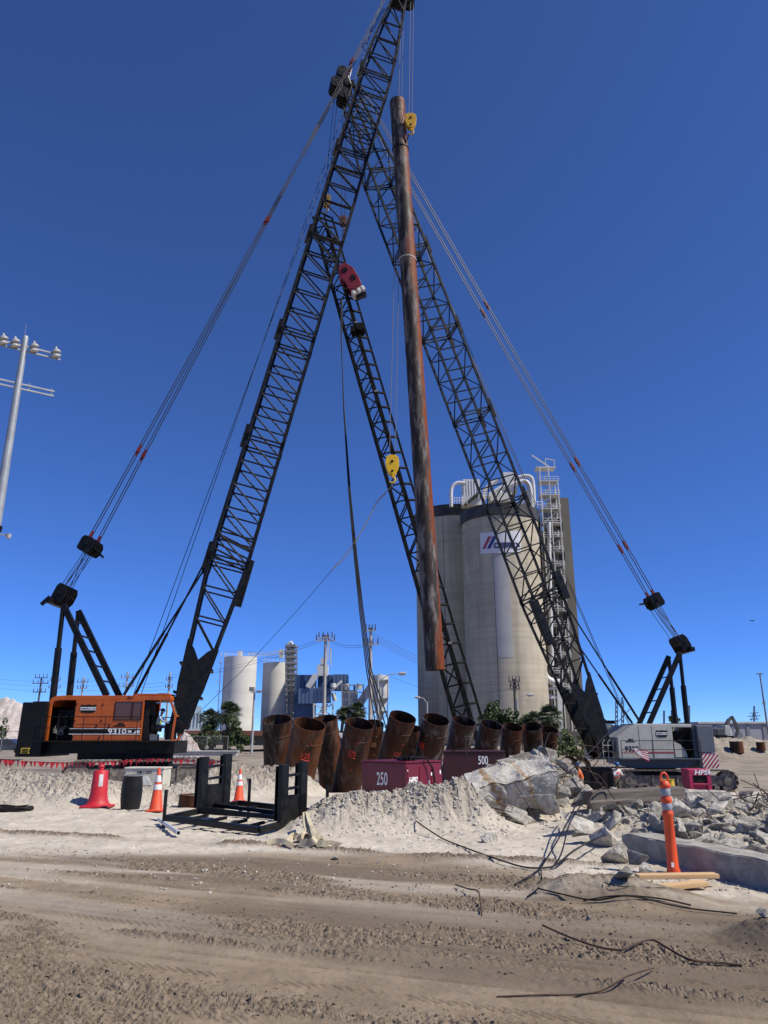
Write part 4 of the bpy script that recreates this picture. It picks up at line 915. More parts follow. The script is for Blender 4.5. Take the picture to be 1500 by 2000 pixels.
b = MB(); b.tube([GP(.2, .6, -.09), GP(-.1, .8, -.1), GP(-.16, 1.0, .15), GP(-.18, 1.1, .6), GP(-.2, 1.15, 1.0), GP(-.3, 1.2, 1.25)], .03, 6)
tag(b.obj('power_cable', CABLE, None, smooth=True), 'black cable hanging over the doors of the magenta power unit', 'cable')
G2, _, _ = generator('dark maroon power unit numbered 500 behind the rubble heap', at(985, 1469, 27.5), math.radians(6), 2.15, 2.4, 1.5, MAROOND, '500', False, .8)
for o in G2.children:
    if o.name.startswith('number'):
        o.location = o.location + Vector((0.36, -0.065, 0.24))

# ------------------------------------------------------------------ black steel rack
yaw = math.radians(-31); RC = Vector((-2.52, 14.75, 0)); ra, rb = 1.08, 0.96
ri = Vector((math.cos(yaw), math.sin(yaw), 0)); rj = Vector((-math.sin(yaw), math.cos(yaw), 0)); RR = Matrix((ri, rj, UP)).transposed()
rz = hz(RC.x, RC.y) + .05
def rp(i, j, z):
    q = ri * i * ra + rj * j * rb; return Vector((RC.x, RC.y, rz)) + q + UP * (z + q.y * .075)
RK = thing('steel_rack', 'black steel pipe rack with two upright end frames on the pale sand', 'rack', rp(0, 0, 0))
for (p, q) in (((-1, -1), (1, -1)), ((1, -1), (1, 1)), ((1, 1), (-1, 1)), ((-1, 1), (-1, -1))):
    MB().beam(rp(*p, .14), rp(*q, .14), .09, .10).obj('base_beam', RACKM, RK, rp(*p, .1), bevel=.008)
for i in (-.62, -.2, .25, .62): MB().beam(rp(i, -.96, .13), rp(i, -.35, .13), .06, .05).obj('cross_member', RACKM, RK, bevel=.005)
for i in (-.5, .1, .6): MB().beam(rp(i, .4, .13), rp(i, .96, .13), .06, .05).obj('cross_member', RACKM, RK, bevel=.005)
MB().box(rp(0, 0, .15), (2 * ra - .12, .36, .05), RR).obj('centre_channel', RACKM, RK, bevel=.008)
for j in (-.2, .22): MB().beam(rp(-.96, j, .2), rp(.96, j, .2), .05, .07).obj('channel_flange', RACKM, RK, bevel=.006)
MB().beam(rp(1.02, -1.05, .0), rp(1.06, 1.05, -.02), .28, .05).obj('skid_plate', RACKM, RK, bevel=.006)
for i in (-1, 1):
    js = (-.1, .58) if i < 0 else (-.36, .22)
    for j in js:
        MB().box(rp(i, j, .64), (.1, .19, .96), RR).obj('upright', RACKM, RK, bevel=.012)
        MB().box(rp(i - .075 * 1, j, .64), (.012, .24, .9), RR).obj('flange', RACKM, RK)
    for z in (.92, .70): MB().beam(rp(i, js[0], z), rp(i, js[1], z), .05, .045).obj('cross_bar', RACKM, RK, bevel=.005)
    MB().box(rp(i + .02, (js[0] + js[1]) / 2, .38), (.02, .42, .42), RR).obj('end_plate', RACKM, RK)
for i, j in ((-1.03, -1.03), (-.75, 1.0), (1.03, 1.0)): MB().cyl(rp(i, j, -.15), rp(i, j, .62), .032, n=12).obj('corner_stake', RACKM, RK, smooth=True)

# webbing slings lying by the rack
STRAP = mat('webbing', (0.50, 0.44, 0.31), (0.38, 0.32, 0.21), 6, .9, bump=.003, bscale=60)
def strap(pts, w, label):
    b = MB(); P = [Vector(p) for p in pts]
    for k in range(len(P)):
        a_ = (P[min(k + 1, len(P) - 1)] - P[max(k - 1, 0)]).normalized(); s_ = a_.cross(Vector((.3, -1, .25))).normalized()
        nn = s_.cross(a_) * .006
        b.v += [tuple(P[k] + s_ * w / 2 + nn), tuple(P[k] - s_ * w / 2 + nn), tuple(P[k] - s_ * w / 2 - nn), tuple(P[k] + s_ * w / 2 - nn)]
    for k in range(len(P) - 1):
        for q in range(4): b.f.append((k * 4 + q, k * 4 + (q + 1) % 4, k * 4 + 4 + (q + 1) % 4, k * 4 + 4 + q))
    b.f += [(3, 2, 1, 0), tuple(len(P) * 4 - 4 + q for q in range(4))]
    return tag(b.obj('webbing_sling', STRAP, None, smooth=True), label, 'sling')
def smooth_path(P, n=6):
    P = [Vector(p) for p in P]; out = []
    for i in range(len(P) - 1):
        p0, p1, p2, p3 = P[max(i - 1, 0)], P[i], P[i + 1], P[min(i + 2, len(P) - 1)]
        for k in range(n):
            t = k / n; out.append(.5 * ((2 * p1) + (p2 - p0) * t + (2 * p0 - 5 * p1 + 4 * p2 - p3) * t * t + (-p0 + 3 * p1 - 3 * p2 + p3) * t ** 3))
    return out + [P[-1]]
def G(px, py, dz=0.0): g = gp(px, py); return g + UP * dz
s0 = at(596, 1588, 13.4)
strap(smooth_path([s0, at(598, 1610, 13.0), at(603, 1632, 12.6), G(607, 1645, .03), G(618, 1652, .04), G(640, 1655, .03)]), .09, 'pale webbing sling hanging from the rack onto the sand, left strand')
strap(smooth_path([s0 + Vector((.03, 0, .01)), at(606, 1608, 12.9), at(617, 1628, 12.5), G(628, 1643, .03), G(638, 1651, .05), G(664, 1654, .02)]), .07, 'pale webbing sling hanging from the rack onto the sand, right strand')
strap(smooth_path([G(562, 1655, .03), G(572, 1643, .07), G(588, 1648, .09), G(600, 1641, .09), G(615, 1650, .08), G(602, 1657, .05), G(585, 1655, .04)]), .11, 'crumpled loop of webbing sling on the sand in front of the rack')
strap(smooth_path([G(520, 1652, .02), G(540, 1650, .05), G(556, 1653, .05), G(572, 1658, .03)]), .07, 'flat end of dark webbing sling on the sand at the front of the rack')

# ------------------------------------------------------------------ cones, barrel, welder, small things
CONEO = mat('cone_orange', (0.74, 0.075, 0.018), (0.62, 0.066, 0.02), 6, .6, c3=(0.40, 0.16, 0.09), s3=5, lo3=.5, hi3=.8)
CONER = mat('cone_red', (0.54, 0.016, 0.026), (0.44, 0.016, 0.024), 4, .55, c3=(0.36, 0.10, 0.08), s3=4, lo3=.55, hi3=.8)
REFL = mat('reflective_band', (0.72, 0.72, 0.70), (0.6, 0.6, 0.58), 8, .4)
def slim_cone(label, base, h):
    t = thing('traffic_cone', label, 'traffic cone', base, 'slim orange cones'); B = Vector(base); s = h / .9
    MB().box(B + UP * .02 * s, (.36 * s, .36 * s, .04 * s)).obj('base', CONEO, t, bevel=.02)
    MB().lathe([(.155 * s, .04 * s), (.14 * s, .06 * s), (.028 * s, .88 * s), (.022 * s, .9 * s), (.0, .9 * s)], B, 28).obj('cone_body', CONEO, t, smooth=True)
    rr = lambda z: lerp(.14, .028, (z - .06) / .82) + .003
    for z0, z1 in ((.60, .74), (.44, .55)): MB().lathe([(rr(z0) * s, z0 * s), ((rr(z0) + .003) * s, (z0 + .004) * s), ((rr(z1) + .003) * s, (z1 - .004) * s), (rr(z1) * s, z1 * s)], B, 28).obj('reflective_band', REFL, t, smooth=True)
slim_cone('orange traffic cone with white bands beside the black barrel', G(304, 1585, 0), .88)
slim_cone('orange traffic cone with white bands seen through the black rack', G(466, 1567, 0), .78)
B = G(190, 1577, 0); t = thing('traffic_cone', 'fat red cone shaped drum on a square foot left of the black barrel', 'traffic cone', B)
MB().box(B + UP * .025, (.62, .62, .05)).obj('base', CONER, t, bevel=.03)
MB().lathe([(.30, .05), (.25, .09), (.215, .16), (.19, .3), (.165, .78), (.15, .80), (.06, .81), (.055, .86), (.075, .88), (.06, .93), (0, .93)], B, 32).obj('cone_body', CONER, t, smooth=True)
a0 = math.radians(-78); MB().lathe([(.181, .46), (.184, .47), (.172, .71), (.169, .72)], B, 6, arc=(a0 - .0, a0 + .5)).obj('reflective_patch', REFL, t, smooth=True)
B = G(254, 1581, 0); t = thing('barrel', 'black plastic barrel standing on the sand between two cones', 'barrel', B); PLB = mat('black_plastic', (0.006, 0.006, 0.007), (0.012, 0.012, 0.012), 4, .5, spec=.3)
MB().lathe([(0, 0), (.18, 0), (.2, .02), (.205, .04), (.225, .2), (.23, .34), (.226, .36), (.232, .38), (.226, .4), (.23, .42), (.222, .55), (.205, .67), (.212, .685), (.212, .70), (.2, .71), (.19, .7), (.185, .66), (0, .66)], B, 36).obj('drum', PLB, t, smooth=True)
MB().lathe([(.205, .712), (.216, .70), (.218, .718), (.206, .722), (.205, .712)], B, 36).obj('rim', mat('grey_rim', (.22, .22, .22), rough=.5), t, smooth=True)
# welder
WC = at(281, 1518, 22.0); gzz = hz(WC.x, WC.y); t = thing('welding_machine', 'cream white welding machine with black lettering behind the dirt bank', 'welding machine', (WC.x, WC.y, gzz))
CREAM = mat('cream_paint', (0.60, 0.57, 0.48), (0.52, 0.49, 0.40), 3, .5, c3=(.35, .3, .22), s3=4, lo3=.6, hi3=.8)
wz = at(0, 1502, 22.0).z; wl = 1.12; R = Matrix.Rotation(math.radians(-4), 3, 'Z'); hh = wz - gzz
def wp(x, y, z): return Vector((WC.x, WC.y, gzz)) + R @ Vector((x, y, z))
MB().box(wp(0, .3, hh * .5), (wl, .6, hh), R).obj('case', CREAM, t, bevel=.025); MB().box(wp(0, .3, hh + .02), (wl + .04, .64, .05), R).obj('lid', CREAM, t, bevel=.015)
lettering('WM C-0074', 'lettering', wp(.0, -.006, hh - .09), R @ Vector((1, 0, 0)), UP, .42, .085, LETTERB, t, .02)
MB().prism([wp(x_, -.002, hh - z_) for x_, z_ in ((-.28, .2), (.1, .2), (.2, .34), (.24, .42), (-.28, .42))], R @ Vector((0, -.02, 0))).obj('panel', WHITEP, t)
MB().box(wp(.47, -.005, hh - .3), (.12, .03, .36), R).obj('socket_panel', mat('socket_grey', (.2, .19, .15), rough=.6), t)
for z_ in (.2, .3, .4): MB().box(wp(.47, -.02, hh - z_), (.07, .03, .05), R).obj('socket', LETTERB, t)
MB().box(wp(-.2, -.012, hh - .52), (.2, .01, .05), R).obj('label_plate', LETTERB, t)
# white plastic pipe, short pipe stub, coil of hose
p, q = G(311, 1609, .07), G(348, 1636, .07)
b = MB(); ax = (q - p).normalized(); b.lathe([(.03, 0), (.038, 0), (.038, (q - p).length), (.03, (q - p).length), (.03, 0)], p, 16, ax); tag(b.obj('plastic_pipe', mat('pvc', (.62, .62, .6), rough=.4), None, p, smooth=True), 'short white plastic pipe lying on the sand by the rack', 'pipe')
B = G(378, 1579, -.1); B.y += .5
t, _ = pipe('pipe_ring', 'low rusty pipe ring full of soil behind the left end of the rack', B, B + UP * .36, .46, PILE_B, ring=False, cat='pipe ring')
MB().lathe([(.44, .28), (.3, .33), (.12, .36), (0, .37)], B, 24).obj('soil_fill', SOIL, t, smooth=True)
b = MB()
for k in range(7):
    c = G(8 + k * 2, 1584, .03 + .012 * (k % 3)); b.tube([c + Vector((.62 * math.cos(a_) * (1 - .05 * k), .3 * math.sin(a_) * (1 - .05 * k), .03 * math.sin(3 * a_ + k))) for a_ in np.linspace(0, 6.28, 26)], .028, 6)
tag(b.obj('hose_coil', CABLE, None, smooth=True), 'flat coil of dark hose on the sand at the left edge', 'hose')

# pennant string in front of the orange crane
t = thing('pennant_string', 'string of red pennants stretched in front of the orange crane tracks', 'pennants', at(215, 1500, 27))
PEN = mat('pennant_red', (0.42, 0.014, 0.03), rough=.7)
ctrl = [(-40, 1480, 27), (60, 1487, 27), (185, 1489, 27.5), (300, 1481, 28), (440, 1487, 28.5)]
pth = smooth_path([at(*c) for c in ctrl], 14)
MB().tube(pth, .006, 4).obj('cord', CABLE, t)
for k in range(1, len(pth) - 1):
    p = pth[k]; w_, h_ = random.uniform(.05, .1), random.uniform(.14, .26); sw = random.uniform(-.08, .08); tw = random.uniform(-.06, .06)
    MB().prism([p + Vector((-w_, tw, 0)), p + Vector((sw, -tw, -h_)), p + Vector((w_, -tw, 0))], (0, .006, 0)).obj('pennant', PEN, t, p)

# ------------------------------------------------------------------ delineator post, planks, kerb beam, timber
DEL = mat('delineator_orange', (0.76, 0.085, 0.016), (0.66, 0.075, 0.018), 5, .5, c3=(0.45, 0.15, 0.08), s3=7, lo3=.55, hi3=.8)
B = G(1316, 1706, 0); t = thing('delineator_post', 'tall orange delineator post with two grey reflective bands before the rubble', 'post', B)
D = (Vector((0, B.y, 0)).length); hgt = 1.10
MB().lathe([(0, 0), (.075, 0), (.078, .03), (.066, .06), (.058, .62), (.068, .64), (.068, .67), (.056, .69), (.056, .78), (.066, .80), (.066, .83), (.055, .85), (.055, .95), (.068, .97), (.068, .99), (.04, 1.03), (0, 1.035)], B, 28).obj('tube', DEL, t, smooth=True)
for z0, z1 in ((.70, .775), (.86, .945)): MB().lathe([(.0565, z0), (.059, z0 + .004), (.059, z1 - .004), (.0565, z1)], B, 28).obj('reflective_band', mat('grey_reflective', (.30, .32, .35), rough=.45), t, smooth=True)
b = MB(); b.tube([B + Vector((.045 * math.cos(a_), 0, 1.06 + .065 * math.sin(a_))) for a_ in np.linspace(-.5, 3.64, 14)], .014, 8); b.obj('loop_handle', DEL, t, smooth=True)
MB().box(B + Vector((-.03, -.077, .1)), (.03, .006, .05)).obj('sticker', LETTER, t)
PINE = mat('pine_plank', (0.62, 0.42, 0.22), (0.52, 0.33, 0.16), 3, .75, stretch=(1, 14, 14), lo=.35, hi=.65, bump=.002, bscale=20)
def plank(p, q, w, h, label):
    p, q = Vector(p), Vector(q); d = q - p; o = MB().box((0, 0, h / 2), (d.length, w, h)).obj('plank', PINE, None, Vector((0, 0, 0)), bevel=.004)
    o.location = (p + q) / 2; o.rotation_euler = d.to_track_quat('X', 'Z').to_euler(); return tag(o, label, 'plank')
P1a, P1b = at(1244, 1716, 8.85), at(1400, 1714, 8.9); plank(P1a, P1b, .14, .045, 'pine plank lying level on stones at the foot of the orange post')
P2a, P2b = at(1218, 1745, 8.5), at(1378, 1729, 8.75); plank(P2a, P2b, .14, .045, 'pine plank slanting under the upper plank near the orange post')
# kerb beam
KA, KB = Vector((3.22, 11.25, 0)), Vector((4.55, 6.9, 0)); KA.z = hz(*KA.xy) - .06; KB.z = hz(*KB.xy) - .06
def noisy_block(name, label, cat, c, size, R, m, amp, seed, cuts=10, group=None):
    bm = bmesh.new(); bmesh.ops.create_cube(bm, size=1); bmesh.ops.subdivide_edges(bm, edges=bm.edges[:], cuts=cuts, use_grid_fill=True)
    rs = np.random.default_rng(seed); off = rs.uniform(0, 99, 3)
    from mathutils import noise as mn
    for v in bm.verts:
        p = Vector((v.co.x * size[0], v.co.y * size[1], v.co.z * size[2])); e = sum(1 for q in v.co if abs(abs(q) - .5) < 1e-4)
        n_ = mn.fractal(p * 2.2 + Vector(off), 1.0, 2.1, 5); n2 = mn.fractal(p * 2.2 + Vector(off) + Vector((31, 7, 3)), 1.0, 2.1, 5); n3 = mn.fractal(p * 2.2 + Vector(off) - Vector((11, 27, 5)), 1.0, 2.1, 5)
        v.co = p + Vector((n_, n2, n3)) * amp
        if e >= 2: v.co -= Vector((p.x / size[0], p.y / size[1], p.z / size[2])) * amp * (.6 + abs(n_) * 2.2) * (e - 1)
    me = bpy.data.meshes.new(name); bm.to_mesh(me); bm.free(); me.materials.append(m); me.polygons.foreach_set('use_smooth', [True] * len(me.polygons)); me.set_sharp_from_angle(angle=math.radians(28))
    o = bpy.data.objects.new(name, me); put(o, None, Vector(c)); o.rotation_euler = R.to_euler(); return tag(o, label, cat, group)
kd = (KB - KA).normalized(); ks = Vector((-kd.y, kd.x, 0)); KR = Matrix((kd, ks, kd.cross(ks))).transposed()
noisy_block('concrete_beam', 'long broken grey concrete beam edging the rubble below the orange post', 'concrete beam', (KA + KB) / 2 + ks * .3 + UP * .15, ((KB - KA).length, .42, .38), KR, CONCD, .022, 3, 26)
WOOD = mat('weathered_timber', (0.17, 0.145, 0.12), (0.085, 0.072, 0.06), 2.2, .9, stretch=(.6, 12, 12), bump=.01, bscale=9, lo=.35, hi=.65)
p, q = at(1147, 1559, 15.6), at(1328, 1549, 16.6); dd = (q - p); R = dd.to_track_quat('X', 'Z').to_matrix()
noisy_block('timber_baulk', 'thick weathered grey timber lying on top of the rubble behind the orange post', 'timber', (p + q) / 2, (dd.length, .34, .27), R, WOOD, .012, 5, 12)
p, q = at(1150, 1575, 15.3), at(1240, 1570, 15.5); dd = q - p; noisy_block('timber_baulk', 'short dark timber under the left end of the long timber', 'timber', (p + q) / 2, (dd.length, .2, .2), dd.to_track_quat('X', 'Z').to_matrix(), WOOD, .012, 6, 8)

# ================================================================== rubble
from mathutils import noise as mn
def rock_mesh(seed, flat=False, cuts=2):
    rs = random.Random(seed); bm = bmesh.new(); ax = (1.0, rs.uniform(.55, .95), rs.uniform(.35, .8) if not flat else rs.uniform(.2, .32))
    for _ in range(rs.randint(9, 14)):
        p = Vector((rs.uniform(-1, 1), rs.uniform(-1, 1), rs.uniform(-1, 1))); p = p / max(abs(q) for q in p) * rs.uniform(.75, 1)
        p = p * .8 + p.normalized() * .2
        bm.verts.new((p.x * ax[0] * .5, p.y * ax[1] * .5, p.z * ax[2] * .5))
    r = bmesh.ops.convex_hull(bm, input=bm.verts[:]); bmesh.ops.delete(bm, geom=[v for v in bm.verts if not v.link_faces], context='VERTS')
    bmesh.ops.bevel(bm, geom=bm.edges[:], offset=.018, segments=1, affect='EDGES', clamp_overlap=True)
    bmesh.ops.triangulate(bm, faces=bm.faces[:])
    bmesh.ops.subdivide_edges(bm, edges=[e for e in bm.edges if e.calc_length() > .2], cuts=cuts)
    bmesh.ops.triangulate(bm, faces=bm.faces[:])
    o = Vector((seed * 3.7, seed * 1.3, 0))
    for v in bm.verts:
        v.co += v.co.normalized() * mn.fractal(v.co * 4 + o, 1.0, 2.0, 4) * .035
    me = bpy.data.meshes.new('rock'); bm.to_mesh(me); bm.free(); me.materials.append(CONC)
    me.polygons.foreach_set('use_smooth', [True] * len(me.polygons)); me.set_sharp_from_angle(angle=math.radians(24)); return me
ROCKS = [rock_mesh(k, k % 4 == 3) for k in range(16)]
def rock(loc, s, label, group, rot=None, k=None, name='concrete_chunk'):
    o = bpy.data.objects.new(name, ROCKS[random.randrange(16) if k is None else k]); put(o, None, Vector(loc))
    o.rotation_euler = rot or (random.uniform(-.5, .5), random.uniform(-.5, .5), random.uniform(0, 6.28)); o.scale = (s, s * random.uniform(.8, 1.15), s * random.uniform(.85, 1.2))
    return tag(o, label, 'rubble', group)
# right hand field: random but spaced
pts = []
def kerb_x(y): return lerp(KA.x, KB.x, (y - KA.y) / (KB.y - KA.y)) + .62
tries = 0
while len(pts) < 260 and tries < 6000:
    tries += 1; y = 7.6 + 10.8 * random.random() ** .8; x = random.uniform(kerb_x(min(y, 11.3)) if y < 11.5 else 3.6, y * .56 + .6)
    if y > 15.2 and x < 4.6: continue
    s = random.choice((.16, .2, .24, .28, .34, .42, .5)) * (1.0 if y > 9 else .85)
    if y > 13.5: s = min(s, .34)
    if s > .4 and x < kerb_x(y) + .35: continue
    if any((x - a_) ** 2 + (y - b_) ** 2 < ((s + c_) * .29) ** 2 for a_, b_, c_ in pts): continue
    pts.append((x, y, s))
def zone(x, y):
    if y < 10.2: return 'at the near right edge of the rubble field' if x > 5.0 else 'close behind the broken concrete beam'
    if y < 12.5: return 'just behind the orange post' if x < 5.2 else ('in the middle of the rubble field' if x < 6.4 else 'at the right edge of the rubble')
    if y < 15: return 'between the slab heap and the long timber' if x < 5.2 else ('right below the long timber' if x < 6.8 else 'towards the tangled bars at the right')
    return 'at the back of the rubble near the timber' if x < 7 else 'at the far back right of the rubble field'
def size_word(s): return 'big' if s >= .42 else 'medium' if s >= .27 else 'small' if s >= .19 else 'tiny'
for x, y, s in pts:
    k = random.randrange(16); lab = '%s %s concrete chunk %s' % (size_word(s), 'flat' if k % 4 == 3 else ('squat' if k % 2 else 'angular'), zone(x, y))
    rock((x, y, hz(x, y) + s * random.uniform(.04, .25)), s * 1.25, lab, lab.replace('chunk', 'chunks'), k=k)
# second layer
for k in range(45):
    x, y, s = random.choice(pts); s2 = random.uniform(.16, .34)
    x += random.uniform(-.25, .25); y += random.uniform(-.25, .25)
    if x < kerb_x(min(y, 11.3)): continue
    lab = '%s concrete chunk perched on others %s' % (size_word(s2), zone(x, y)); rock((x, y, hz(x, y) + s * .42 + s2 * .22), s2 * 1.2, lab, lab.replace('chunk', 'chunks'))
# the pale heap in the middle
for k in range(60):
    x = random.gauss(3.15, .75); y = random.gauss(16.7, .75); s = random.choice((.14, .18, .22, .3, .4, .5))
    if not (1.7 < x < 4.9 and 14.9 < y < 18.4): continue
    if y < 16.0 and 1.6 < x < 3.9: s *= .6
    side = 'left' if x < 2.7 else 'right' if x > 3.6 else 'middle'; dep = 'front' if y < 16.2 else 'crest' if y < 17.2 else 'back'
    lab = '%s pale concrete chunk on the slab heap, %s of its %s' % (size_word(s), side, dep); rock((x, y, hz(x, y) + s * .15), s * 1.25, lab, lab.replace('chunk', 'chunks'))
for (px, py, Y, s, lab) in ((1062, 1478, 17.6, .62, 'white concrete lump crowning the rubble heap under the piles'), (992, 1486, 17.2, .45, 'grey concrete lump left of the crown of the heap'), (1018, 1488, 17.4, .7, 'broad pale lump just behind the rust stained slab'),
                         (1100, 1500, 17.3, .6, 'pale lump at the right shoulder of the slab heap'), (1098, 1553, 15.9, .55, 'cracked pale block below the right end of the slab'), (1120, 1530, 16.4, .5, 'small pale block stacked at the right of the slab'),
                         (1010, 1592, 14.9, .55, 'white broken block under the right half of the slab'), (930, 1570, 15.2, .38, 'small white chunk tucked under the left end of the slab'), (1065, 1570, 15.4, .6, 'pale rounded lump at the foot of the heap')):
    p = at(px, py, Y); rock(p, s, lab, None)
for (px, py, s, k, lab) in ((1209, 1684, .40, 2, 'squared grey concrete block by the end of the broken beam'), (955, 1645, .25, 5, 'lone grey stone on the pale sand before the slab heap'), (1243, 1690, .3, 1, 'pale stone tucked behind the squared block at the beam'),
                        (1218, 1718, .26, 4, 'small grey stone under the left end of the planks'), (1262, 1712, .2, 6, 'grey stone carrying the upper plank'), (1150, 1648, .42, 3, 'flat slab fragment left of the broken beam'), (1185, 1650, .4, 0, 'jagged grey chunk left of the broken beam end'),
                        (1130, 1625, .55, 7, 'long pale fragment lying above the broken beam end'), (1147, 1798, .07, 8, 'small white pebble by the cables in the mud'), (1490, 1792, .13, 9, 'dark stone at the right edge of the mud'), (653, 1680, .09, 10, 'dark clod alone on the sand in front of the rack')):
    g = G(px, py, s * .25); o = rock(g, s * 1.2, lab, None, k=k)
# the rust stained slab
def slab_mat():
    m = mat('stained_slab', (0.54, 0.51, 0.45), (0.36, 0.335, 0.29), 5, .9, bump=.05, bscale=20, c3=(.64, .61, .55), s3=2, lo3=.5, hi3=.7)
    t = m.node_tree; N = t.nodes; L = t.links; b = N['Principled BSDF']; src = b.inputs['Base Color'].links[0].from_socket
    tc = N.new('ShaderNodeTexCoord'); sp = N.new('ShaderNodeSeparateXYZ'); L.new(tc.outputs['Object'], sp.inputs[0])
    nz = N.new('ShaderNodeTexNoise'); nz.inputs['Scale'].default_value = 7; nz.inputs['Detail'].default_value = 8; L.new(tc.outputs['Object'], nz.inputs['Vector'])
    def mth(op, p, q=None):
        x = N.new('ShaderNodeMath'); x.operation = op
        for k, v in ((0, p), (1, q)):
            if v is None: continue
            if isinstance(v, (int, float)): x.inputs[k].default_value = v
            else: L.new(v, x.inputs[k])
        return x.outputs[0]
    tot = None
    for x0, w in ((-.36, .055), (.32, .05)):
        d = mth('ABSOLUTE', mth('ADD', mth('SUBTRACT', mth('ADD', sp.outputs['X'], mth('MULTIPLY', sp.outputs['Z'], .32)), x0), mth('MULTIPLY', mth('SUBTRACT', nz.outputs['Fac'], .5), .34)))
        f = mth('LESS_THAN', d, w); tot = f if tot is None else mth('MAXIMUM', tot, f)
    tot = mth('MULTIPLY', tot, mth('MULTIPLY', nz.outputs['Fac'], 1.35))
    x = N.new('ShaderNodeMix'); x.data_type = 'RGBA'; L.new(tot, x.inputs['Factor']); L.new(src, x.inputs[6]); x.inputs[7].default_value = (.30, .17, .06, 1); L.new(x.outputs[2], b.inputs['Base Color']); return m
sc = at(998, 1538, 15.7)
noisy_block('concrete_slab', 'big pale concrete slab with two rust brown streaks leaning on the heap', 'slab', sc, (1.75, .75, .62), Matrix.Rotation(math.radians(-9), 3, 'Y') @ Matrix.Rotation(math.radians(22), 3, 'X') @ Matrix.Rotation(math.radians(8), 3, 'Z'), slab_mat(), .095, 11, 30)
noisy_block('concrete_slab', 'flat pale slab lying behind the rubble before the striped counterweight', 'slab', at(1373, 1556, 17.5), (1.05, .6, .26), Matrix.Rotation(math.radians(6), 3, 'Z'), CONC, .04, 13, 10)
b = MB(); c = at(1312, 1574, 15.6); b.prism([c + Vector(q) for q in ((-.06, 0, .28), (.2, .05, -.05), (-.12, -.05, -.1))], (.03, .25, .02)); tag(b.obj('wedge_fragment', mat('cream_shard', (.55, .49, .38), rough=.9), None), 'cream pointed shard standing in the rubble behind the orange post', 'rubble')

# small stones and clods that nobody could count
def scatter(name, n, fx, smin, smax, m, label, sink=.3, pw=2.2):
    bm = bmesh.new(); bmesh.ops.create_icosphere(bm, subdivisions=1, radius=1); base = np.array([v.co[:] for v in bm.verts]); tri = [tuple(v.index for v in f.verts) for f in bm.faces]; bm.free(); nv = len(base)
    rs = np.random.default_rng(len(name) * 7 + n); P = fx(rs, n); z = terrain(P[:, 0], P[:, 1]); s = smin + (smax - smin) * rs.random(len(P)) ** pw
    jit = rs.uniform(.55, 1.25, (len(P), nv, 1)); sh = rs.uniform(.6, 1.1, (len(P), 1, 3)); sh[:, :, 2] *= .75; an = rs.uniform(0, 6.28, len(P)); ca, sa = np.cos(an), np.sin(an)
    v = base[None] * jit * sh * s[:, None, None]; x = v[..., 0] * ca[:, None] - v[..., 1] * sa[:, None]; y = v[..., 0] * sa[:, None] + v[..., 1] * ca[:, None]
    v = np.stack([x + P[:, 0:1], y + P[:, 1:2], v[..., 2] + (z + s * sink)[:, None]], -1)
    fc = (np.array(tri)[None] + nv * np.arange(len(P))[:, None, None]).reshape(-1, 3)
    me = bpy.data.meshes.new(name); me.from_pydata(v.reshape(-1, 3).tolist(), [], fc.tolist()); me.materials.append(m); o = bpy.data.objects.new(name, me); COL.objects.link(o)
    o['kind'] = 'stuff'; o['label'] = label; o['category'] = name.replace('_', ' '); return o
def in_mud(rs, n):
    y = 4.2 + 7.5 * rs.random(n * 4) ** 1.3; x = (rs.random(n * 4) - .5) * 1.25 * y; u, v = tracks(x, y)
    w = ss(.47, .6, fbm(u * .28, v * 1.25, 1.0, 3, 11))
    for v0, wd_ in ((4.62, .3), (5.68, .12), (7.7, .22), (10.55, .25)): w = np.maximum(w, np.exp(-((v - v0) / wd_) ** 2))
    k = rs.random(n * 4) < w ** 3 * .9 + .0015; return np.stack([x, y], 1)[k][:n]
scatter('soil_clods', 7000, in_mud, .003, .017, SOIL, 'brown soil clods strewn along the wheel tracks', .25)
def on_sand(rs, n): y = 8.5 + 12 * rs.random(n); x = (rs.random(n) - .5) * 1.25 * y; return np.stack([x, y], 1)
scatter('sand_pebbles', 3200, on_sand, .004, .026, mat('pale_pebble', (.50, .46, .40), (.34, .30, .25), 5, .9), 'pale pebbles and crumbs on the sand', .25, 3)
def on_heap(rs, n):
    a_ = np.stack([rs.normal(3.1, .9, n // 3), rs.normal(16.5, .9, n // 3)], 1); q = np.stack([rs.uniform(3.4, 10.5, n), rs.uniform(8, 18.5, n)], 1)
    c_ = np.stack([rs.uniform(-1.5, 2.2, n // 2), rs.normal(14.3, .6, n // 2)], 1); d_ = np.stack([rs.uniform(-10.5, -4.5, n // 2), rs.normal(19.6, .7, n // 2)], 1)
    q = q[[x > kerb_x(min(y, 11.3)) - .1 for x, y in q]]; return np.vstack([a_, q, c_, d_])
scatter('rubble_crumbs', 4200, on_heap, .008, .05, mat('crumb', (.50, .47, .41), (.40, .365, .31), 4, .9), 'crumbled concrete and stones covering the heaps', .05, 3.2)

def in_rubble(rs, n):
    q = np.stack([rs.uniform(3.3, 11, n), 7.8 + 11 * rs.random(n)], 1); return q[[x > kerb_x(min(y, 11.3)) and (y < 15.4 or x > 4.6) for x, y in q]]
o_ = scatter('rubble_stones', 2600, in_rubble, .03, .13, CONC, 'fist sized broken concrete filling the rubble field', .25, 1.8)
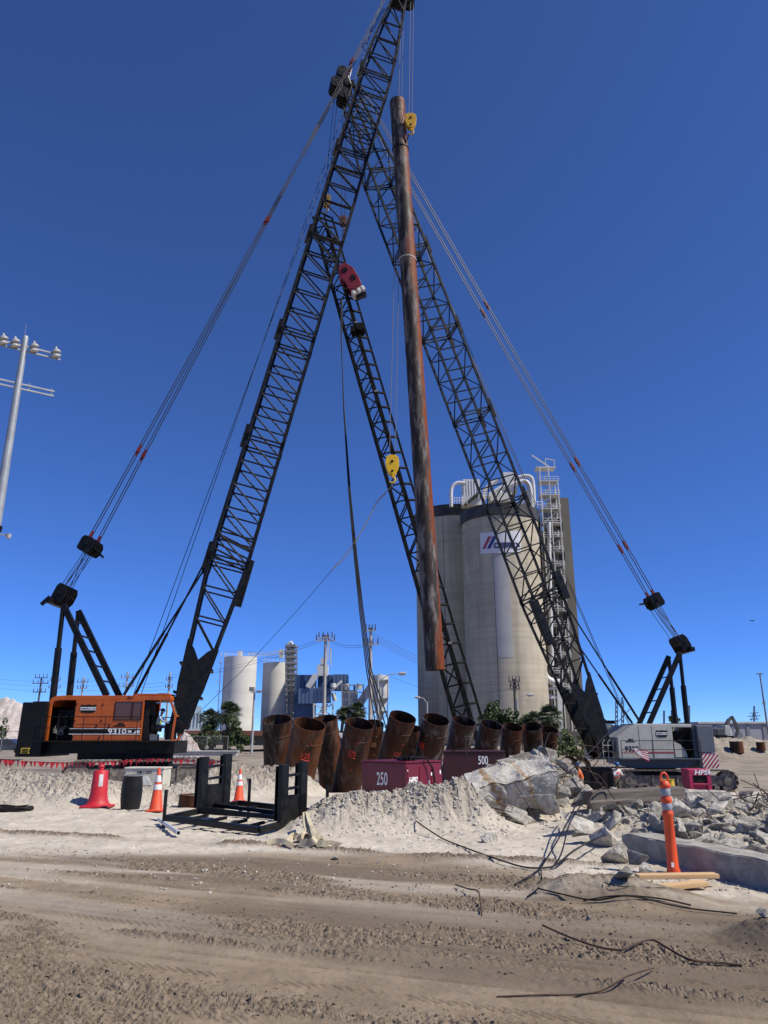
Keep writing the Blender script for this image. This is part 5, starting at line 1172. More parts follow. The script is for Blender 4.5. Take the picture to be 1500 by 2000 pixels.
# ------------------------------------------------------------------ bars, cables
def cable(pts, r, label, m=CABLE, name='cable', cat='cable', group=None, n=6):
    return tag(MB().tube(smooth_path(pts, n), r, 6).obj(name, m, None, smooth=True), label, cat, group)
base = at(1058, 1702, 9.6); base.z = hz(base.x, base.y) + .03
tw = G(1056, 1702, .03)
cable([tw, at(1075, 1665, 10.2), at(1105, 1612, 11.4), at(1131, 1560, 13.2), at(1142, 1545, 14.0)], .010, 'thick black cable rising from the mud to the heap, upper strand')
cable([tw + Vector((.03, 0, 0)), at(1082, 1690, 10.0), at(1098, 1662, 10.6), at(1112, 1610, 11.8), at(1137, 1565, 13.2), at(1130, 1540, 14.2), at(1118, 1520, 15)], .010, 'thick black cable rising from the mud to the heap, lower looping strand')
cable([tw, at(1085, 1690, 9.9), at(1120, 1662, 10.4), at(1160, 1640, 10.8), G(1188, 1638, .06)], .012, 'black cable bending from the mud over to the broken beam')
cable([G(812, 1610, .03), G(860, 1640, .03), G(900, 1656, .02), G(960, 1678, .02), G(1020, 1697, .02), tw], .011, 'long black cable snaking over the sand from the dirt bank to the mud')
cable([tw, G(1045, 1712, .04), G(1025, 1724, .03), G(1005, 1733, .02)], .008, 'short black cable end pointing left in the mud')
cable([tw, at(1058, 1722, 9.1), G(1050, 1742, .02), G(1030, 1757, .02)], .008, 'short black cable end pointing at the camera in the mud')
cable([G(1052, 1745, .03), G(1100, 1758, .03), G(1160, 1765, .02), G(1220, 1757, .03), G(1290, 1762, .02), G(1350, 1773, .02)], .008, 'dark cable lying along the muddy edge below the planks')
cable([G(1140, 1766, .03), G(1200, 1763, .05), G(1250, 1760, .03), G(1330, 1778, .02), G(1440, 1790, .02)], .007, 'second dark cable lying along the muddy edge below the planks')
cable([G(1180, 1730, .02), G(1210, 1738, .03), G(1300, 1740, .02)], .006, 'thin dark wire beside the stones under the planks')
cable([G(890, 1735, .03), G(915, 1747, .05), G(934, 1757, .07), G(939, 1775, .03), G(941, 1790, .0)], .008, 'bent thin rod sticking out of the mud', REBAR, 'rebar', 'rebar')
cable([G(1060, 1820, .05), G(1110, 1838, .03), G(1170, 1858, .02), G(1215, 1864, .02), G(1245, 1852, .03), G(1275, 1845, .03), G(1305, 1862, .03), G(1350, 1882, .02), G(1410, 1887, .015), G(1450, 1890, .01)], .008, 'wavy rusty rod lying across the foreground mud', REBAR, 'rebar', 'rebar')
cable([G(970, 1949, .005), G(1060, 1948, .01), G(1130, 1948, .015), G(1180, 1941, .02), G(1225, 1920, .035), G(1277, 1901, .03)], .006, 'dark thin rod half buried in the nearest mud', REBAR, 'rebar', 'rebar')
random.seed(21)
for k in range(26):     # bent bars in the slab heap
    px, py, Y = random.uniform(895, 1030), random.uniform(1568, 1608), 15.0 + random.uniform(-.3, .3)
    if k > 13: px, py, Y = random.uniform(1060, 1180), random.uniform(1460, 1570), random.uniform(16, 17.4)
    c = at(px, py, Y); d = Vector((random.uniform(-1, 1), random.uniform(-.3, .3), random.uniform(-.15, .35) if k <= 13 else random.uniform(-.2, .9))).normalized() * random.uniform(.25, .65); j = lambda: Vector([random.uniform(-.1, .1) for _ in range(3)])
    cable([c - d, c - d * .3 + j(), c + d * .4 + j(), c + d + j() * 1.5], random.uniform(.006, .010), 'bent rusty bar tangled under the left end of the stained slab' if k <= 13 else 'bent rusty bar sprouting from the right side of the slab heap', REBAR, 'rebar', 'rebar', 'bars under the slab' if k <= 13 else 'bars right of the slab')
for k in range(22):     # bars in the right hand rubble
    px, py = random.uniform(1400, 1530), random.uniform(1545, 1600); Y = random.uniform(13.5, 16.5)
    c = at(px, py, Y); c.z = max(c.z, hz(c.x, c.y) + .08); d = Vector((random.uniform(-1, 1), random.uniform(-.4, .4), random.uniform(-.2, .6))).normalized() * random.uniform(.25, .6); j = lambda: Vector([random.uniform(-.1, .1) for _ in range(3)])
    cable([c - d, c - d * .3 + j(), c + d * .4 + j(), c + d + j() * 1.5], random.uniform(.006, .010), '%s rusty bar %s in the tangle at the %s of the rubble' % ('long' if d.length > .42 else 'short', 'standing up' if d.z > .18 * 1 else 'dipping down' if d.z < -.02 else 'lying flat', 'far edge' if px > 1465 else 'right'), REBAR, 'rebar', 'rebar', 'bars in the right rubble')
for (P, lab) in (([(880, 1560, 16.8), (862, 1500, 18.5), (868, 1478, 19), (890, 1464, 19), (920, 1461, 19)], 'thin cable arching from the heap over the right end of the magenta unit'), ([(925, 1500, 17.5), (910, 1470, 18), (912, 1440, 18.5), (930, 1425, 19)], 'thin cable curving up in front of the grey collared pile'),
                 ([(1060, 1470, 17), (1075, 1430, 17.5), (1095, 1445, 17), (1110, 1480, 17)], 'thin looping cable above the crown of the heap'), ([(1080, 1520, 16.5), (1120, 1500, 17), (1170, 1450, 18), (1230, 1385, 24)], 'long thin cable rising from the heap towards the grey crane'), ([(1165, 1590, 14), (1152, 1562, 15), (1180, 1538, 15.5), (1200, 1560, 15.5), (1215, 1572, 15)], 'reddish hose looped over the timber')):
    cable([at(*q) for q in P], .012, lab, REBAR if 'reddish' in lab else CABLE)

# ================================================================== people
SKIN = mat('skin', (0.30, 0.17, 0.11), rough=.6)
def limb_mesh(name, nodes, edges, m, parent, root=0, sub=2):
    me = bpy.data.meshes.new(name); o_ = ORG[parent.name]
    me.from_pydata([tuple(Vector(p) - o_) for p, r in nodes], edges, []); o = bpy.data.objects.new(name, me); put(o, parent, o_)
    md = o.modifiers.new('skin', 'SKIN'); md.use_smooth_shade = True
    for k, (p, r) in enumerate(nodes):
        sv = me.skin_vertices[0].data[k]; sv.radius = (r, r) if not isinstance(r, tuple) else r; sv.use_root = (k == root)
    md = o.modifiers.new('sub', 'SUBSURF'); md.levels = sub; md.render_levels = sub
    me.materials.append(m); return o
def person(label, base, hip, chest, neck, head, arms, legs, face, shirt, trousers, helmet, vest=None):
    """joints in world space; arms = [(shoulder, elbow, wrist)], legs = [(hip, knee, ankle, toe)]"""
    t = thing('person', label, 'person', base); face = Vector(face).normalized(); V = Vector
    nodes = [(hip, .12), (lerp(hip, chest, .5), .13), (chest, .14), (neck, .055), (head, .085), (head + UP * .1, .075)]; ed = [(0, 1), (1, 2), (2, 3), (3, 4), (4, 5)]
    for s, e, w_ in arms:
        k = len(nodes); h = (w_ - e).normalized(); sd = h.cross(UP).normalized()
        nodes += [(s, .058), (e, .045), (w_, .03), (w_ + h * .07, (.04, .02))]; ed += [(2, k), (k, k + 1), (k + 1, k + 2), (k + 2, k + 3)]
        for q, ln_ in ((-1.2, .075), (-.4, .09), (.4, .085), (1.2, .07)):
            z = len(nodes); nodes += [(w_ + h * .1 + sd * q * .018, .010), (w_ + h * (.1 + ln_ * .6) + sd * q * .02 - UP * .01, .009), (w_ + h * (.1 + ln_) + sd * q * .02 - UP * .03, .008)]; ed += [(k + 3, z), (z, z + 1), (z + 1, z + 2)]
        z = len(nodes); nodes += [(w_ + h * .05 + sd * .045, .011), (w_ + h * .09 + sd * .065 - UP * .01, .009)]; ed += [(k + 3, z), (z, z + 1)]
    for a_, b_, c_, d_ in legs:
        k = len(nodes); nodes += [(a_, .09), (b_, .065), (c_, .045), (d_, .04)]; ed += [(0, k), (k, k + 1), (k + 1, k + 2), (k + 2, k + 3)]
    limb_mesh('body', nodes, ed, SKIN, t)
    sn = [(lerp(hip, chest, .05), .145), (lerp(hip, chest, .5), .16), (chest, .165), (lerp(chest, neck, .7), .09)]; se = [(0, 1), (1, 2), (2, 3)]
    for s, e, w_ in arms: k = len(sn); sn += [(s, .075), (e, .06), (lerp(e, w_, .9), .045)]; se += [(2, k), (k, k + 1), (k + 1, k + 2)]
    limb_mesh('shirt', sn, se, shirt, t)
    tn = [(lerp(hip, chest, .12), .15), (hip, .15)]; te = [(0, 1)]
    for a_, b_, c_, d_ in legs: k = len(tn); tn += [(a_, .115), (b_, .085), (lerp(b_, c_, .92), .07)]; te += [(1, k), (k, k + 1), (k + 1, k + 2)]
    limb_mesh('trousers', tn, te, trousers, t)
    for a_, b_, c_, d_ in legs: limb_mesh('boot', [(c_ + UP * .06, .062), (c_, .06), (d_, .05)], [(0, 1), (1, 2)], BLACKS, t)
    if vest: 
        limb_mesh('vest', [(lerp(hip, chest, .15), .17), (lerp(hip, chest, .6), .178), (chest, .18), (lerp(chest, neck, .45), .12)], [(0, 1), (1, 2), (2, 3)], vest, t)
    up = (head - neck).normalized(); hc_ = head + up * .08; sd = face.cross(up).normalized()
    MB().lathe([(.175, .0), (.135, .012), (.132, .05), (.115, .10), (.07, .14), (0, .152)], hc_, 20, up).beam(hc_ + face * .1, hc_ + face * .21, .2, .015, up).obj('helmet', helmet, t, smooth=True)
    b = MB(); fc = head + face * .088; b.cyl(fc + UP * .0, fc + face * .035 - UP * .03, .014, .018, 8); b.obj('nose', SKIN, t)
    for s_ in (-1, 1):
        MB().cyl(fc + sd * s_ * .033 + UP * .03 - face * .012, fc + sd * s_ * .033 + UP * .03 + face * .003, .012, n=8).obj('eye', LETTERB, t); MB().cyl(head + sd * s_ * .08, head + sd * s_ * .1, .028, .02, 8).obj('ear', SKIN, t)
    MB().beam(fc - UP * .06 - sd * .025, fc - UP * .06 + sd * .025, .008, .01).obj('mouth', mat('lips', (.2, .08, .06), rough=.6), t)
    return t
YN = 42.0; V = Vector
h0 = W(300, 1419, YN + .78); ch = h0 + V((.10, 0, .42)); nk = h0 + V((.16, 0, .60)); hd_ = h0 + V((.2, 0, .76))
BLUEJ = mat('blue_trousers', (.03, .045, .1), rough=.8); HIVIS = mat('hi_vis_yellow', (.45, .62, .04), (.55, .7, .08), 8, .7); LBLUE = mat('pale_blue_shirt', (.32, .42, .55), rough=.8)
person('crane operator in yellow vest and pale shirt seated at the controls of the orange crane', h0 - UP * .5, h0, ch, nk, hd_,
       [(ch + V((.02, s * .2, .08)), ch + V((.25, s * .24, -.14)), ch + V((.52, s * .16, -.16))) for s in (-1, 1)],
       [(h0 + V((.05, s * .1, 0)), h0 + V((.48, s * .12, .02)), h0 + V((.55, s * .12, -.42)), h0 + V((.7, s * .12, -.46))) for s in (-1, 1)], (1, 0, 0), LBLUE, BLUEJ, mat('dark_helmet', (.02, .02, .025), rough=.4), HIVIS)
BLUEH = mat('blue_helmet', (.02, .09, .25), rough=.35); HIO = mat('hi_vis_orange', (.75, .16, .03), (.65, .13, .03), 8, .7); KHAKI = mat('khaki_trousers', (.10, .085, .055), rough=.85); PINKV = mat('red_white_vest', (.62, .3, .26), (.55, .08, .06), 9, .7, lo=.45, hi=.5)
def worker(label, px, py, Y, face, shirt, vest):
    tp = at(px, py, Y); g = V((tp.x, tp.y, tp.z - 1.76)); f = V(face).normalized(); sd = V((f.y, -f.x, 0)); hp_ = g + UP * .93; ch_ = g + UP * 1.32 + f * .08; nk_ = g + UP * 1.5 + f * .12; hd2 = g + UP * 1.62 + f * .14
    person(label, g, hp_, ch_, nk_, hd2, [(ch_ + sd * s * .19 + UP * .1, ch_ + sd * s * .26 + f * .12 - UP * .17, ch_ + sd * s * .16 + f * .4 - UP * .12) for s in (-1, 1)],
           [(hp_ + sd * s * .1, g + sd * s * .12 + UP * .5 + f * .04, g + sd * s * .13 + UP * .08, g + sd * s * .14 + UP * .05 + f * .17) for s in (-1, 1)], f, shirt, KHAKI, BLUEH, vest); return g
g1 = worker('worker in orange shirt and blue helmet at the right of the slab heap', 1134, 1492, 40.5, (-1, .3, 0), HIO, None)
g2 = worker('worker in red and white vest and blue helmet in front of the grey crane', 1201, 1491, 41.5, (.4, -.9, 0), mat('white_shirt', (.6, .58, .55), rough=.8), PINKV)

# ------------------------------------------------------------------ things around the grey crane
c0 = at(1167, 1520, 44.0); gz0 = hz(c0.x, c0.y); t = thing('steel_tank', 'long black steel box behind the two workers', 'tank', (c0.x, c0.y, gz0)); zt = at(0, 1501, 44.0).z
MB().span((at(1141, 1520, 44).x, 44, gz0 - .1), (at(1194, 1520, 44).x, 45.6, zt)).obj('shell', BLACKS, t, bevel=.04); MB().span((at(1140, 1520, 44).x - .05, 43.95, zt), (at(1195, 1520, 44).x + .05, 45.65, zt + .05)).obj('rim', BLACK, t)
for k in range(4): MB().span((lerp(at(1142, 1520, 44).x, at(1192, 1520, 44).x, k / 3), 43.94, gz0), (lerp(at(1142, 1520, 44).x, at(1192, 1520, 44).x, k / 3) + .06, 44, zt)).obj('rib', BLACK, t)
YB = mat('yellow_drum', (.62, .42, .02), (.5, .33, .03), 5, .5)
for k, (px, lab) in enumerate(((1298, 'yellow drum behind the rubble, left of the pair'), (1311, 'yellow drum behind the rubble, right of the pair'))):
    p = at(px, 1542, 38.0 + k * .1); t = thing('drum', lab, 'drum', p, 'yellow drums')
    MB().lathe([(0, -.5), (.17, -.5), (.175, -.2), (.182, 0), (.175, .02), (.182, .2), (.175, .22), (.17, .42), (.19, .44), (.19, .47), (.0, .48)], p, 20).obj('drum_body', YB, t, smooth=True); MB().cyl(p + V((.08, 0, .48)), p + V((.08, 0, .51)), .04, n=10).obj('bung', LETTERB, t)
# pink power pack
c = at(1367, 1520, 38.5); t = thing('power_pack', 'pink red power pack with white logo beside the crawler track', 'power pack', c - UP * .9); PK = mat('pink_red_paint', (.42, .02, .08), (.34, .018, .06), 3, .45)
def kp(px, py, y=0): q = at(px, py, 38.5); return V((at(px, 1520, 38.5).x, q.y + y, q.z))
for (x0, y0, x1, y1) in ((1346, 1503, 1389, 1514), (1346, 1514, 1353, 1545), (1381, 1514, 1389, 1545), (1353, 1530, 1381, 1534)): MB().span(kp(x0, y1), kp(x1, y0, .12)).obj('frame_plate', PK, t, bevel=.02)
MB().span(kp(1346, 1545, .12), kp(1389, 1502, 1.0)).obj('housing', PK, t, bevel=.03); MB().span(kp(1355, 1529, .06), kp(1380, 1516, .11)).obj('recess', DARKIN, t)
lettering('HPSI', 'logo', kp(1373, 1508.5, -.012), (1, 0, 0), UP, .72, .24, LETTER, t, .03, shear=.25)
MB().span(kp(1384, 1512, -.03), kp(1388, 1506, -.01)).obj('lamp', LETTER, t)
# flag on the rail of the grey crane
YN = 54.0; t = thing('flag', 'small red and white striped flag draped over the grey crane rail', 'flag', W(1247, 1485, YN - .6))
FW = mat('flag_white', (.68, .66, .64), rough=.85); FR = mat('flag_red', (.42, .03, .05), rough=.85)
def fl(u, v): return W(1232 + u * 26, 1463 + v * 8 + u * 3 + (v * 13 * u), YN - .62 - .05 * math.sin(5 * u + 3 * v))
for k in range(9):
    b = MB(); 
    for q in range(8): b.add([fl(q / 8, k / 9), fl((q + 1) / 8, k / 9), fl((q + 1) / 8, (k + 1) / 9), fl(q / 8, (k + 1) / 9)], [(0, 1, 2, 3)])
    b.obj('flag_stripe', FR if k % 2 == 0 else FW, t)
b = MB(); b.prism([W(x_, y_, YN - .66) for x_, y_ in ((1230, 1462), (1238, 1461), (1244, 1470), (1250, 1480), (1244, 1477), (1237, 1472))], (0, .03, 0)); b.obj('flag_fold', FW, t)
for k, (px, py, lab) in enumerate(((1112, 1493, 'rusty open pipe end lying behind the worker, left of two'), (1138, 1496, 'rusty open pipe end lying behind the worker, right of two'))):
    c = at(px, py, 47 + k); pipe('rusty_pipe', lab, c + V((.6, 3.5, -.2)), c, .5, PILE_B, ring=False, group='lying rusty pipes')
for k, (px, py, lab) in enumerate(((1440, 1461, 'short rusty pipe standing on the far dirt field'), (1487, 1457, 'small rusty drum at the far right field'))):
    g = G(px, py + 8, -.1); pipe('pipe_stub', lab, g, g + UP * (1.3 - .3 * k), .75 - .25 * k, PILE_B, ring=False, cat='pipe')

# ================================================================== background: cement works
def conc_tower_mat():
    m = mat('silo_concrete', (0.52, 0.455, 0.335), (0.43, 0.375, 0.275), .12, .9, stretch=(1, 1, .6), bump=.02, bscale=2, c3=(.30, .262, .195), s3=.09, lo3=.5, hi3=.75)
    t = m.node_tree; N = t.nodes; L = t.links; b = N['Principled BSDF']; src = b.inputs['Base Color'].links[0].from_socket
    tc = N.new('ShaderNodeTexCoord')
    def layer(src, st, sc, a, z, dark):
        mp = N.new('ShaderNodeMapping'); mp.inputs['Scale'].default_value = st; L.new(tc.outputs['Object'], mp.inputs[0]); n = N.new('ShaderNodeTexNoise'); n.inputs['Scale'].default_value = sc; n.inputs['Detail'].default_value = 6; L.new(mp.outputs[0], n.inputs['Vector'])
        r = N.new('ShaderNodeMapRange'); r.inputs['From Min'].default_value = a; r.inputs['From Max'].default_value = z; r.inputs['To Min'].default_value = 1; r.inputs['To Max'].default_value = dark; L.new(n.outputs['Fac'], r.inputs['Value'])
        x = N.new('ShaderNodeMix'); x.data_type = 'RGBA'; x.blend_type = 'MULTIPLY'; x.inputs['Factor'].default_value = 1; L.new(src, x.inputs[6]); L.new(r.outputs[0], x.inputs[7]); return x.outputs[2]
    s = layer(src, (.02, .02, 1.2), 1.0, .35, .7, .82); s = layer(s, (1.2, 1.2, .03), .8, .45, .75, .72); L.new(s, b.inputs['Base Color']); return m
SILO = conc_tower_mat()
SILOD = mat('silo_black_rim', (.02, .02, .02), (.05, .048, .045), .5, .7)
gY = 0.0
def silo(label, cpx, wpx, Y, top_py, m, rim=True, name='silo'):
    """round silo whose axis stands at depth Y"""
    Z = Y * math.cos(TILT) + 3; x = (cpx - CX) / F * Z; r = wpx / 2 / F * Z; zt = at(0, top_py, Y - r).z
    t = thing(name, label, 'silo', (x, Y, gY)); c = V((x, Y, gY))
    MB().lathe([(r, -.5), (r, zt), (r - .3, zt), (0, zt - .05)], c, 72).obj('shell', m, t, smooth=True)
    if rim:
        MB().lathe([(r + .01, zt - 2.1), (r + .22, zt - 1.9), (r + .25, zt + .4), (r - .3, zt + .4)], c, 72).obj('parapet', SILOD, t, smooth=True)
        MB().cyl(c + V((-r * .35, -r * .937, 0)), c + V((-r * .35, -r * .937, zt - 2)), .05, n=6).obj('conduit', SILOD, t)
    return t, c, r, zt
S1, _, _, _ = silo('tall concrete silo on the left of the cement works, partly in shade', 894, 156, 163, 988, SILO)
S2, C2, R2, Z2 = silo('tall concrete silo with white logo sign, middle of the cement works', 990, 157, 150, 986, SILO)
S3, _, _, _ = silo('concrete silo behind the logo silo, only its right edge showing', 1003, 142, 168, 1003, SILO)
# logo sign wrapped round the middle silo
ad = (V((0, 0, 0)) - C2); ad.z = 0; ad.normalize(); ur = V((-ad.y, ad.x, 0))
def onsilo(px, py, off):
    # angle of the silo surface point seen at px
    q = at(px, py, C2.y - R2); xs = (q.x - C2.x * (q.y / C2.y)); sn = max(-.999, min(.999, xs / R2 * 1.0)); th = math.asin(sn)
    n_ = ad * math.cos(th) + ur * math.sin(th); Yp = C2.y + n_.y * R2; return V((C2.x, C2.y, 0)) + n_ * (R2 + off) + UP * at(px, py, Yp).z
def silo_patch(name, poly, off, m, parent, n=16, th=.06):
    """poly = four photo corners (left-top, right-top, right-bottom, left-bottom)"""
    b = MB(); (ax_, ay), (bx2, by2), (cx2, cy2), (dx2, dy2) = poly
    for k in range(n + 1):
        f = k / n; T_ = (lerp(ax_, bx2, f), lerp(ay, by2, f)); B_ = (lerp(dx2, cx2, f), lerp(dy2, cy2, f))
        b.v += [tuple(onsilo(*T_, off)), tuple(onsilo(*B_, off)), tuple(onsilo(*B_, off - th)), tuple(onsilo(*T_, off - th))]
    for k in range(n):
        for q in range(4): b.f.append((k * 4 + (q + 1) % 4, k * 4 + q, k * 4 + 4 + q, k * 4 + 4 + (q + 1) % 4))
    b.f += [(0, 1, 2, 3), (n * 4 + 3, n * 4 + 2, n * 4 + 1, n * 4)]
    return b.obj(name, m, parent)
sgn = silo_patch('logo_sign', [(938, 1041), (1016, 1037), (1017, 1078), (939.5, 1082)], .12, mat('sign_white', (.62, .62, .64), rough=.6), S2)
silo_patch('red_bar', [(954, 1048), (961, 1047.5), (948, 1072.5), (942.5, 1073)], .16, mat('logo_red', (.36, .05, .09), rough=.6), sgn, 4)
silo_patch('blue_bar', [(963.5, 1047.3), (971, 1047), (958.5, 1071.5), (951.5, 1072.3)], .16, mat('logo_blue', (.04, .045, .20), rough=.6), sgn, 4)
LB = mat('logo_letter_blue', (.03, .035, .13), rough=.6)
def strokes(name, segs, w):
    b = MB()
    for seg in segs:
        for i in range(len(seg) - 1):
            (x0, y0), (x1, y1) = seg[i], seg[i + 1]; b.beam(onsilo(x0, y0, .18), onsilo(x1, y1, .18), w, w * .4, ad)
    return b.obj(name, LB, sgn)
y0, y1 = 1061.5, 1069.5
strokes('letter', [[(975, y0), (967, y0), (966, y1), (975, y1)]], .28)
strokes('letter', [[(985, y0 - .4), (978, y0), (977.5, y1), (985, y1 - .3)], [(978, 1065.5), (984.5, 1065)]], .28)
strokes('letter', [[(987.5, y1 - .4), (987.5, y0 - .4), (996, y0 - .8), (996, y1 - .8)], [(991.7, y0 - .6), (991.7, y1 - .6)]], .28)
strokes('letter', [[(1005, y0 - 1), (998.6, y0 - .9), (998.6, y1 - .9), (1005, y1 - 1.1)], [(998.6, 1064.6), (1004.6, 1064.4)]], .28)
strokes('letter', [[(1007, y0 - 1.2), (1014, y1 - 1.4)], [(1014, y0 - 1.5), (1007, y1 - 1.2)]], .28)
silo_patch('repainted_strip', [(961.5, 1082), (993, 1080), (1003, 1284), (972.5, 1284)], .03, mat('grey_repaint', (.44, .42, .40), (.39, .375, .355), .3, .85), S2, 10, .06)
# machinery on top
DUCT = mat('white_duct', (.62, .62, .60), (.5, .49, .46), .4, .5)
def bgbox(parent, name, x0, y0, x1, y1, Y, dep, m): return MB().span(at(x0, y1, Y), at(x1, y0, Y) + V((0, dep, 0))).obj(name, m, parent)
t = thing('roof_plant', 'white dust filters, ducts and railings on the silo tops', 'machinery', at(960, 985, 150)); RP = t
bgbox(t, 'filter_house', 905, 936, 937, 968, 152, 4, WHITEF); bgbox(t, 'filter_house', 985, 922, 1009, 960, 153, 4, WHITEF); bgbox(t, 'filter_base', 903, 968, 940, 986, 151.5, 5, WHITEF); bgbox(t, 'filter_base', 958, 962, 1000, 978, 152, 4, WHITEF)
for k in range(6): MB().span(at(906 + k * 5.4, 967, 151.9), at(907 + k * 5.4, 937, 151.95)).obj('filter_rib', WHITEP, t)
for (P, r) in (([(908, 945, 152), (895, 943, 152), (884, 950, 152), (881, 962, 152), (881, 990, 152)], .42), ([(1003, 936, 152), (1022, 930, 152), (1036, 932, 152), (1041, 945, 152), (1043, 985, 152)], .42), ([(985, 952, 150), (1005, 945, 150), (1024, 940, 150), (1034, 950, 150), (1037, 975, 150), (1040, 1000, 150)], .52), ([(945, 960, 151), (960, 945, 151), (972, 938, 151)], .5), ([(950, 972, 150), (975, 955, 150), (990, 950, 150)], .5)):
    MB().tube(smooth_path([at(*q) for q in P], 5), r, 12).obj('duct', DUCT, t, smooth=True)
for (x0, x1, y_) in ((882, 912, 984), (935, 985, 974), (1000, 1060, 992)):
    b = MB(); n_ = 6
    for k in range(n_ + 1): b.cyl(at(lerp(x0, x1, k / n_), y_, 149), at(lerp(x0, x1, k / n_), y_ - 12, 149), .07, n=5)
    for q in (6, 12): b.cyl(at(x0, y_ - q, 149), at(x1, y_ - q, 149), .06, n=5)
    b.obj('railing', WHITEF, t)
b = MB()
for k in range(9): b.span(at(908 + k * 3.2, 985 - k * 2.6, 150.5), at(911.2 + k * 3.2, 983.6 - k * 2.6, 151.5))
b.obj('stairway', SILOD, t)
rs = random.Random(4)
for k in range(16): x_ = rs.uniform(915, 1045); MB().cyl(at(x_, 985, 153), at(x_, rs.uniform(955, 976), 153), rs.uniform(.15, .45), n=8).obj('vent_pipe', WHITEF, t)
# stair tower
t = thing('stair_tower', 'concrete tower with steel stairs beside the big silos', 'tower', at(1095, 1440, 160))
zt = at(0, 972, 160).z; xl, xr = at(1102, 1200, 160).x, at(1122, 1200, 160).x
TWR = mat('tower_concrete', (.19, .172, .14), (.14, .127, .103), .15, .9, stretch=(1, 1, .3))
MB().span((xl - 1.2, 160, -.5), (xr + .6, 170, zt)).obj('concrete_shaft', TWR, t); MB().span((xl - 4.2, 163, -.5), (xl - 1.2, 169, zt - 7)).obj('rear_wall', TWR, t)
xs0 = at(1071, 1200, 158).x
for k in range(15):
    z_ = zt + 3 - k * 3.25
    if z_ < 3: break
    b = MB(); b.span((xs0 - .2, 157.2, z_), (xl + .2, 160.2, z_ + .18)); pf = b.obj('platform', WHITEF if k < 4 else mat('grey_steelwork', (.26, .26, .25), (.18, .17, .16), .6, .6), t)
    b = MB()
    for zz in (.55, 1.1): b.cyl((xs0 - .2, 157.2, z_ + zz), (xl + .2, 157.2, z_ + zz), .05, n=5)
    for q in range(5): b.cyl((lerp(xs0 - .2, xl + .2, q / 4), 157.2, z_), (lerp(xs0 - .2, xl + .2, q / 4), 157.2, z_ + 1.1), .05, n=5)
    b.obj('railing', WHITEF, pf)
    MB().beam((xs0, 158.4, z_) if k % 2 else (xl, 158.4, z_), (xl, 158.4, z_ - 3.2) if k % 2 else (xs0, 158.4, z_ - 3.2), .9, .16, (0, 0, 1)).obj('stair_flight', WHITEF, pf)
for x_ in (xs0, (xs0 + xl) / 2, xl):
    for y_ in (157.3, 160): MB().beam((x_, y_, 0), (x_, y_, zt + (6.5 if x_ < xl else 3)), .22).obj('steel_post', WHITEF, t)
b = MB(); z_ = zt + 6.3; b.span((xs0 - .8, 157.3, z_), (xl - .2, 160, z_ + .2)); b.beam((xs0 - 1.4, 158, z_ + 3.2), (xl - .8, 158, z_ - .2), .25); b.beam((xs0 + 1.6, 158, z_), (xs0 + 1.6, 158, z_ + 2.4), .15); b.beam((xl - .3, 158, z_), (xl - .3, 158, z_ + 2), .15); b.beam((xs0 + 1.6, 158, z_ + 2.4), (xl - .3, 158, z_ + 2), .15); b.obj('hoist_frame', WHITEF, t)
for k in range(5): 
    x_ = xl + (xr - xl) * (-.05); z_ = zt - 5 - k * 7; MB().span((xl - .2, 159.86, z_ - 2.6), (xl + 1.0, 160.0, z_)).obj('opening', LETTERB, t)
t2 = thing('pipe_chute', 'white curved discharge pipes and steel frame at the foot of the big silos', 'pipes', at(1070, 1440, 152))
for (P, r) in (([(1057, 1272, 150), (1060, 1300, 150), (1066, 1322, 150), (1080, 1332, 150), (1094, 1333, 150)], .7), ([(1072, 1020, 156), (1074, 1150, 156), (1078, 1300, 156)], .45)): MB().tube(smooth_path([at(*q) for q in P], 5), r, 10).obj('chute', DUCT, t2, smooth=True)
for (p, q, w_) in (((1060, 1345), (1098, 1345), .5), ((1060, 1362), (1098, 1362), .5), ((1064, 1345), (1066, 1440), .45), ((1092, 1345), (1095, 1440), .9), ((1058, 1296), (1075, 1298), .6), ((1062, 1345), (1078, 1362), .2), ((1094, 1345), (1078, 1362), .2)): MB().beam(at(*p, 151), at(*q, 151), w_).obj('frame_member', WHITEF, t2)

# white silos, left of centre
WS = mat('white_silo_concrete', (.66, .64, .58), (.56, .54, .49), .2, .85, stretch=(.05, .05, 1.6), lo=.35, hi=.65, c3=(.36, .33, .28), s3=.1, lo3=.55, hi3=.8)
A1, c1, r1, z1 = silo('wider white silo in the left background', 467, 64, 165, 1281, WS, False); A2, c2, r2, z2 = silo('narrower white silo next to the lift frame', 539, 54, 172, 1293, WS, False)
for tt, cc, rr_, zz in ((A1, c1, r1, z1), (A2, c2, r2, z2)):
    b = MB()
    for k in range(20): a_ = 2 * math.pi * k / 20; b.cyl(cc + V((rr_ * math.cos(a_), rr_ * math.sin(a_), zz)), cc + V((rr_ * math.cos(a_), rr_ * math.sin(a_), zz + 1)), .05, n=4)
    b.lathe([(rr_, zz + 1.0), (rr_ + .06, zz + 1.05)], cc, 40); b.obj('railing', WHITEF, tt)
b = MB()
for e in (-.25, .25): b.cyl(c1 + V((-r1 - .3, -2 + e, 2)), c1 + V((-r1 - .3, -2 + e, z1 + 1)), .05, n=4)
for k in range(40): b.cyl(c1 + V((-r1 - .3, -2.25, 2 + k * .4)), c1 + V((-r1 - .3, -1.75, 2 + k * .4)), .04, n=4)
for k in range(8): b.box(c1 + V((-r1 - .5, -2, 3 + k * 2)), (.9, .9, .06))
b.obj('ladder', WHITEF, A1)
t = thing('conveyor_bridge', 'thin steel conveyor bridge across the white silo tops', 'conveyor', at(520, 1290, 166))
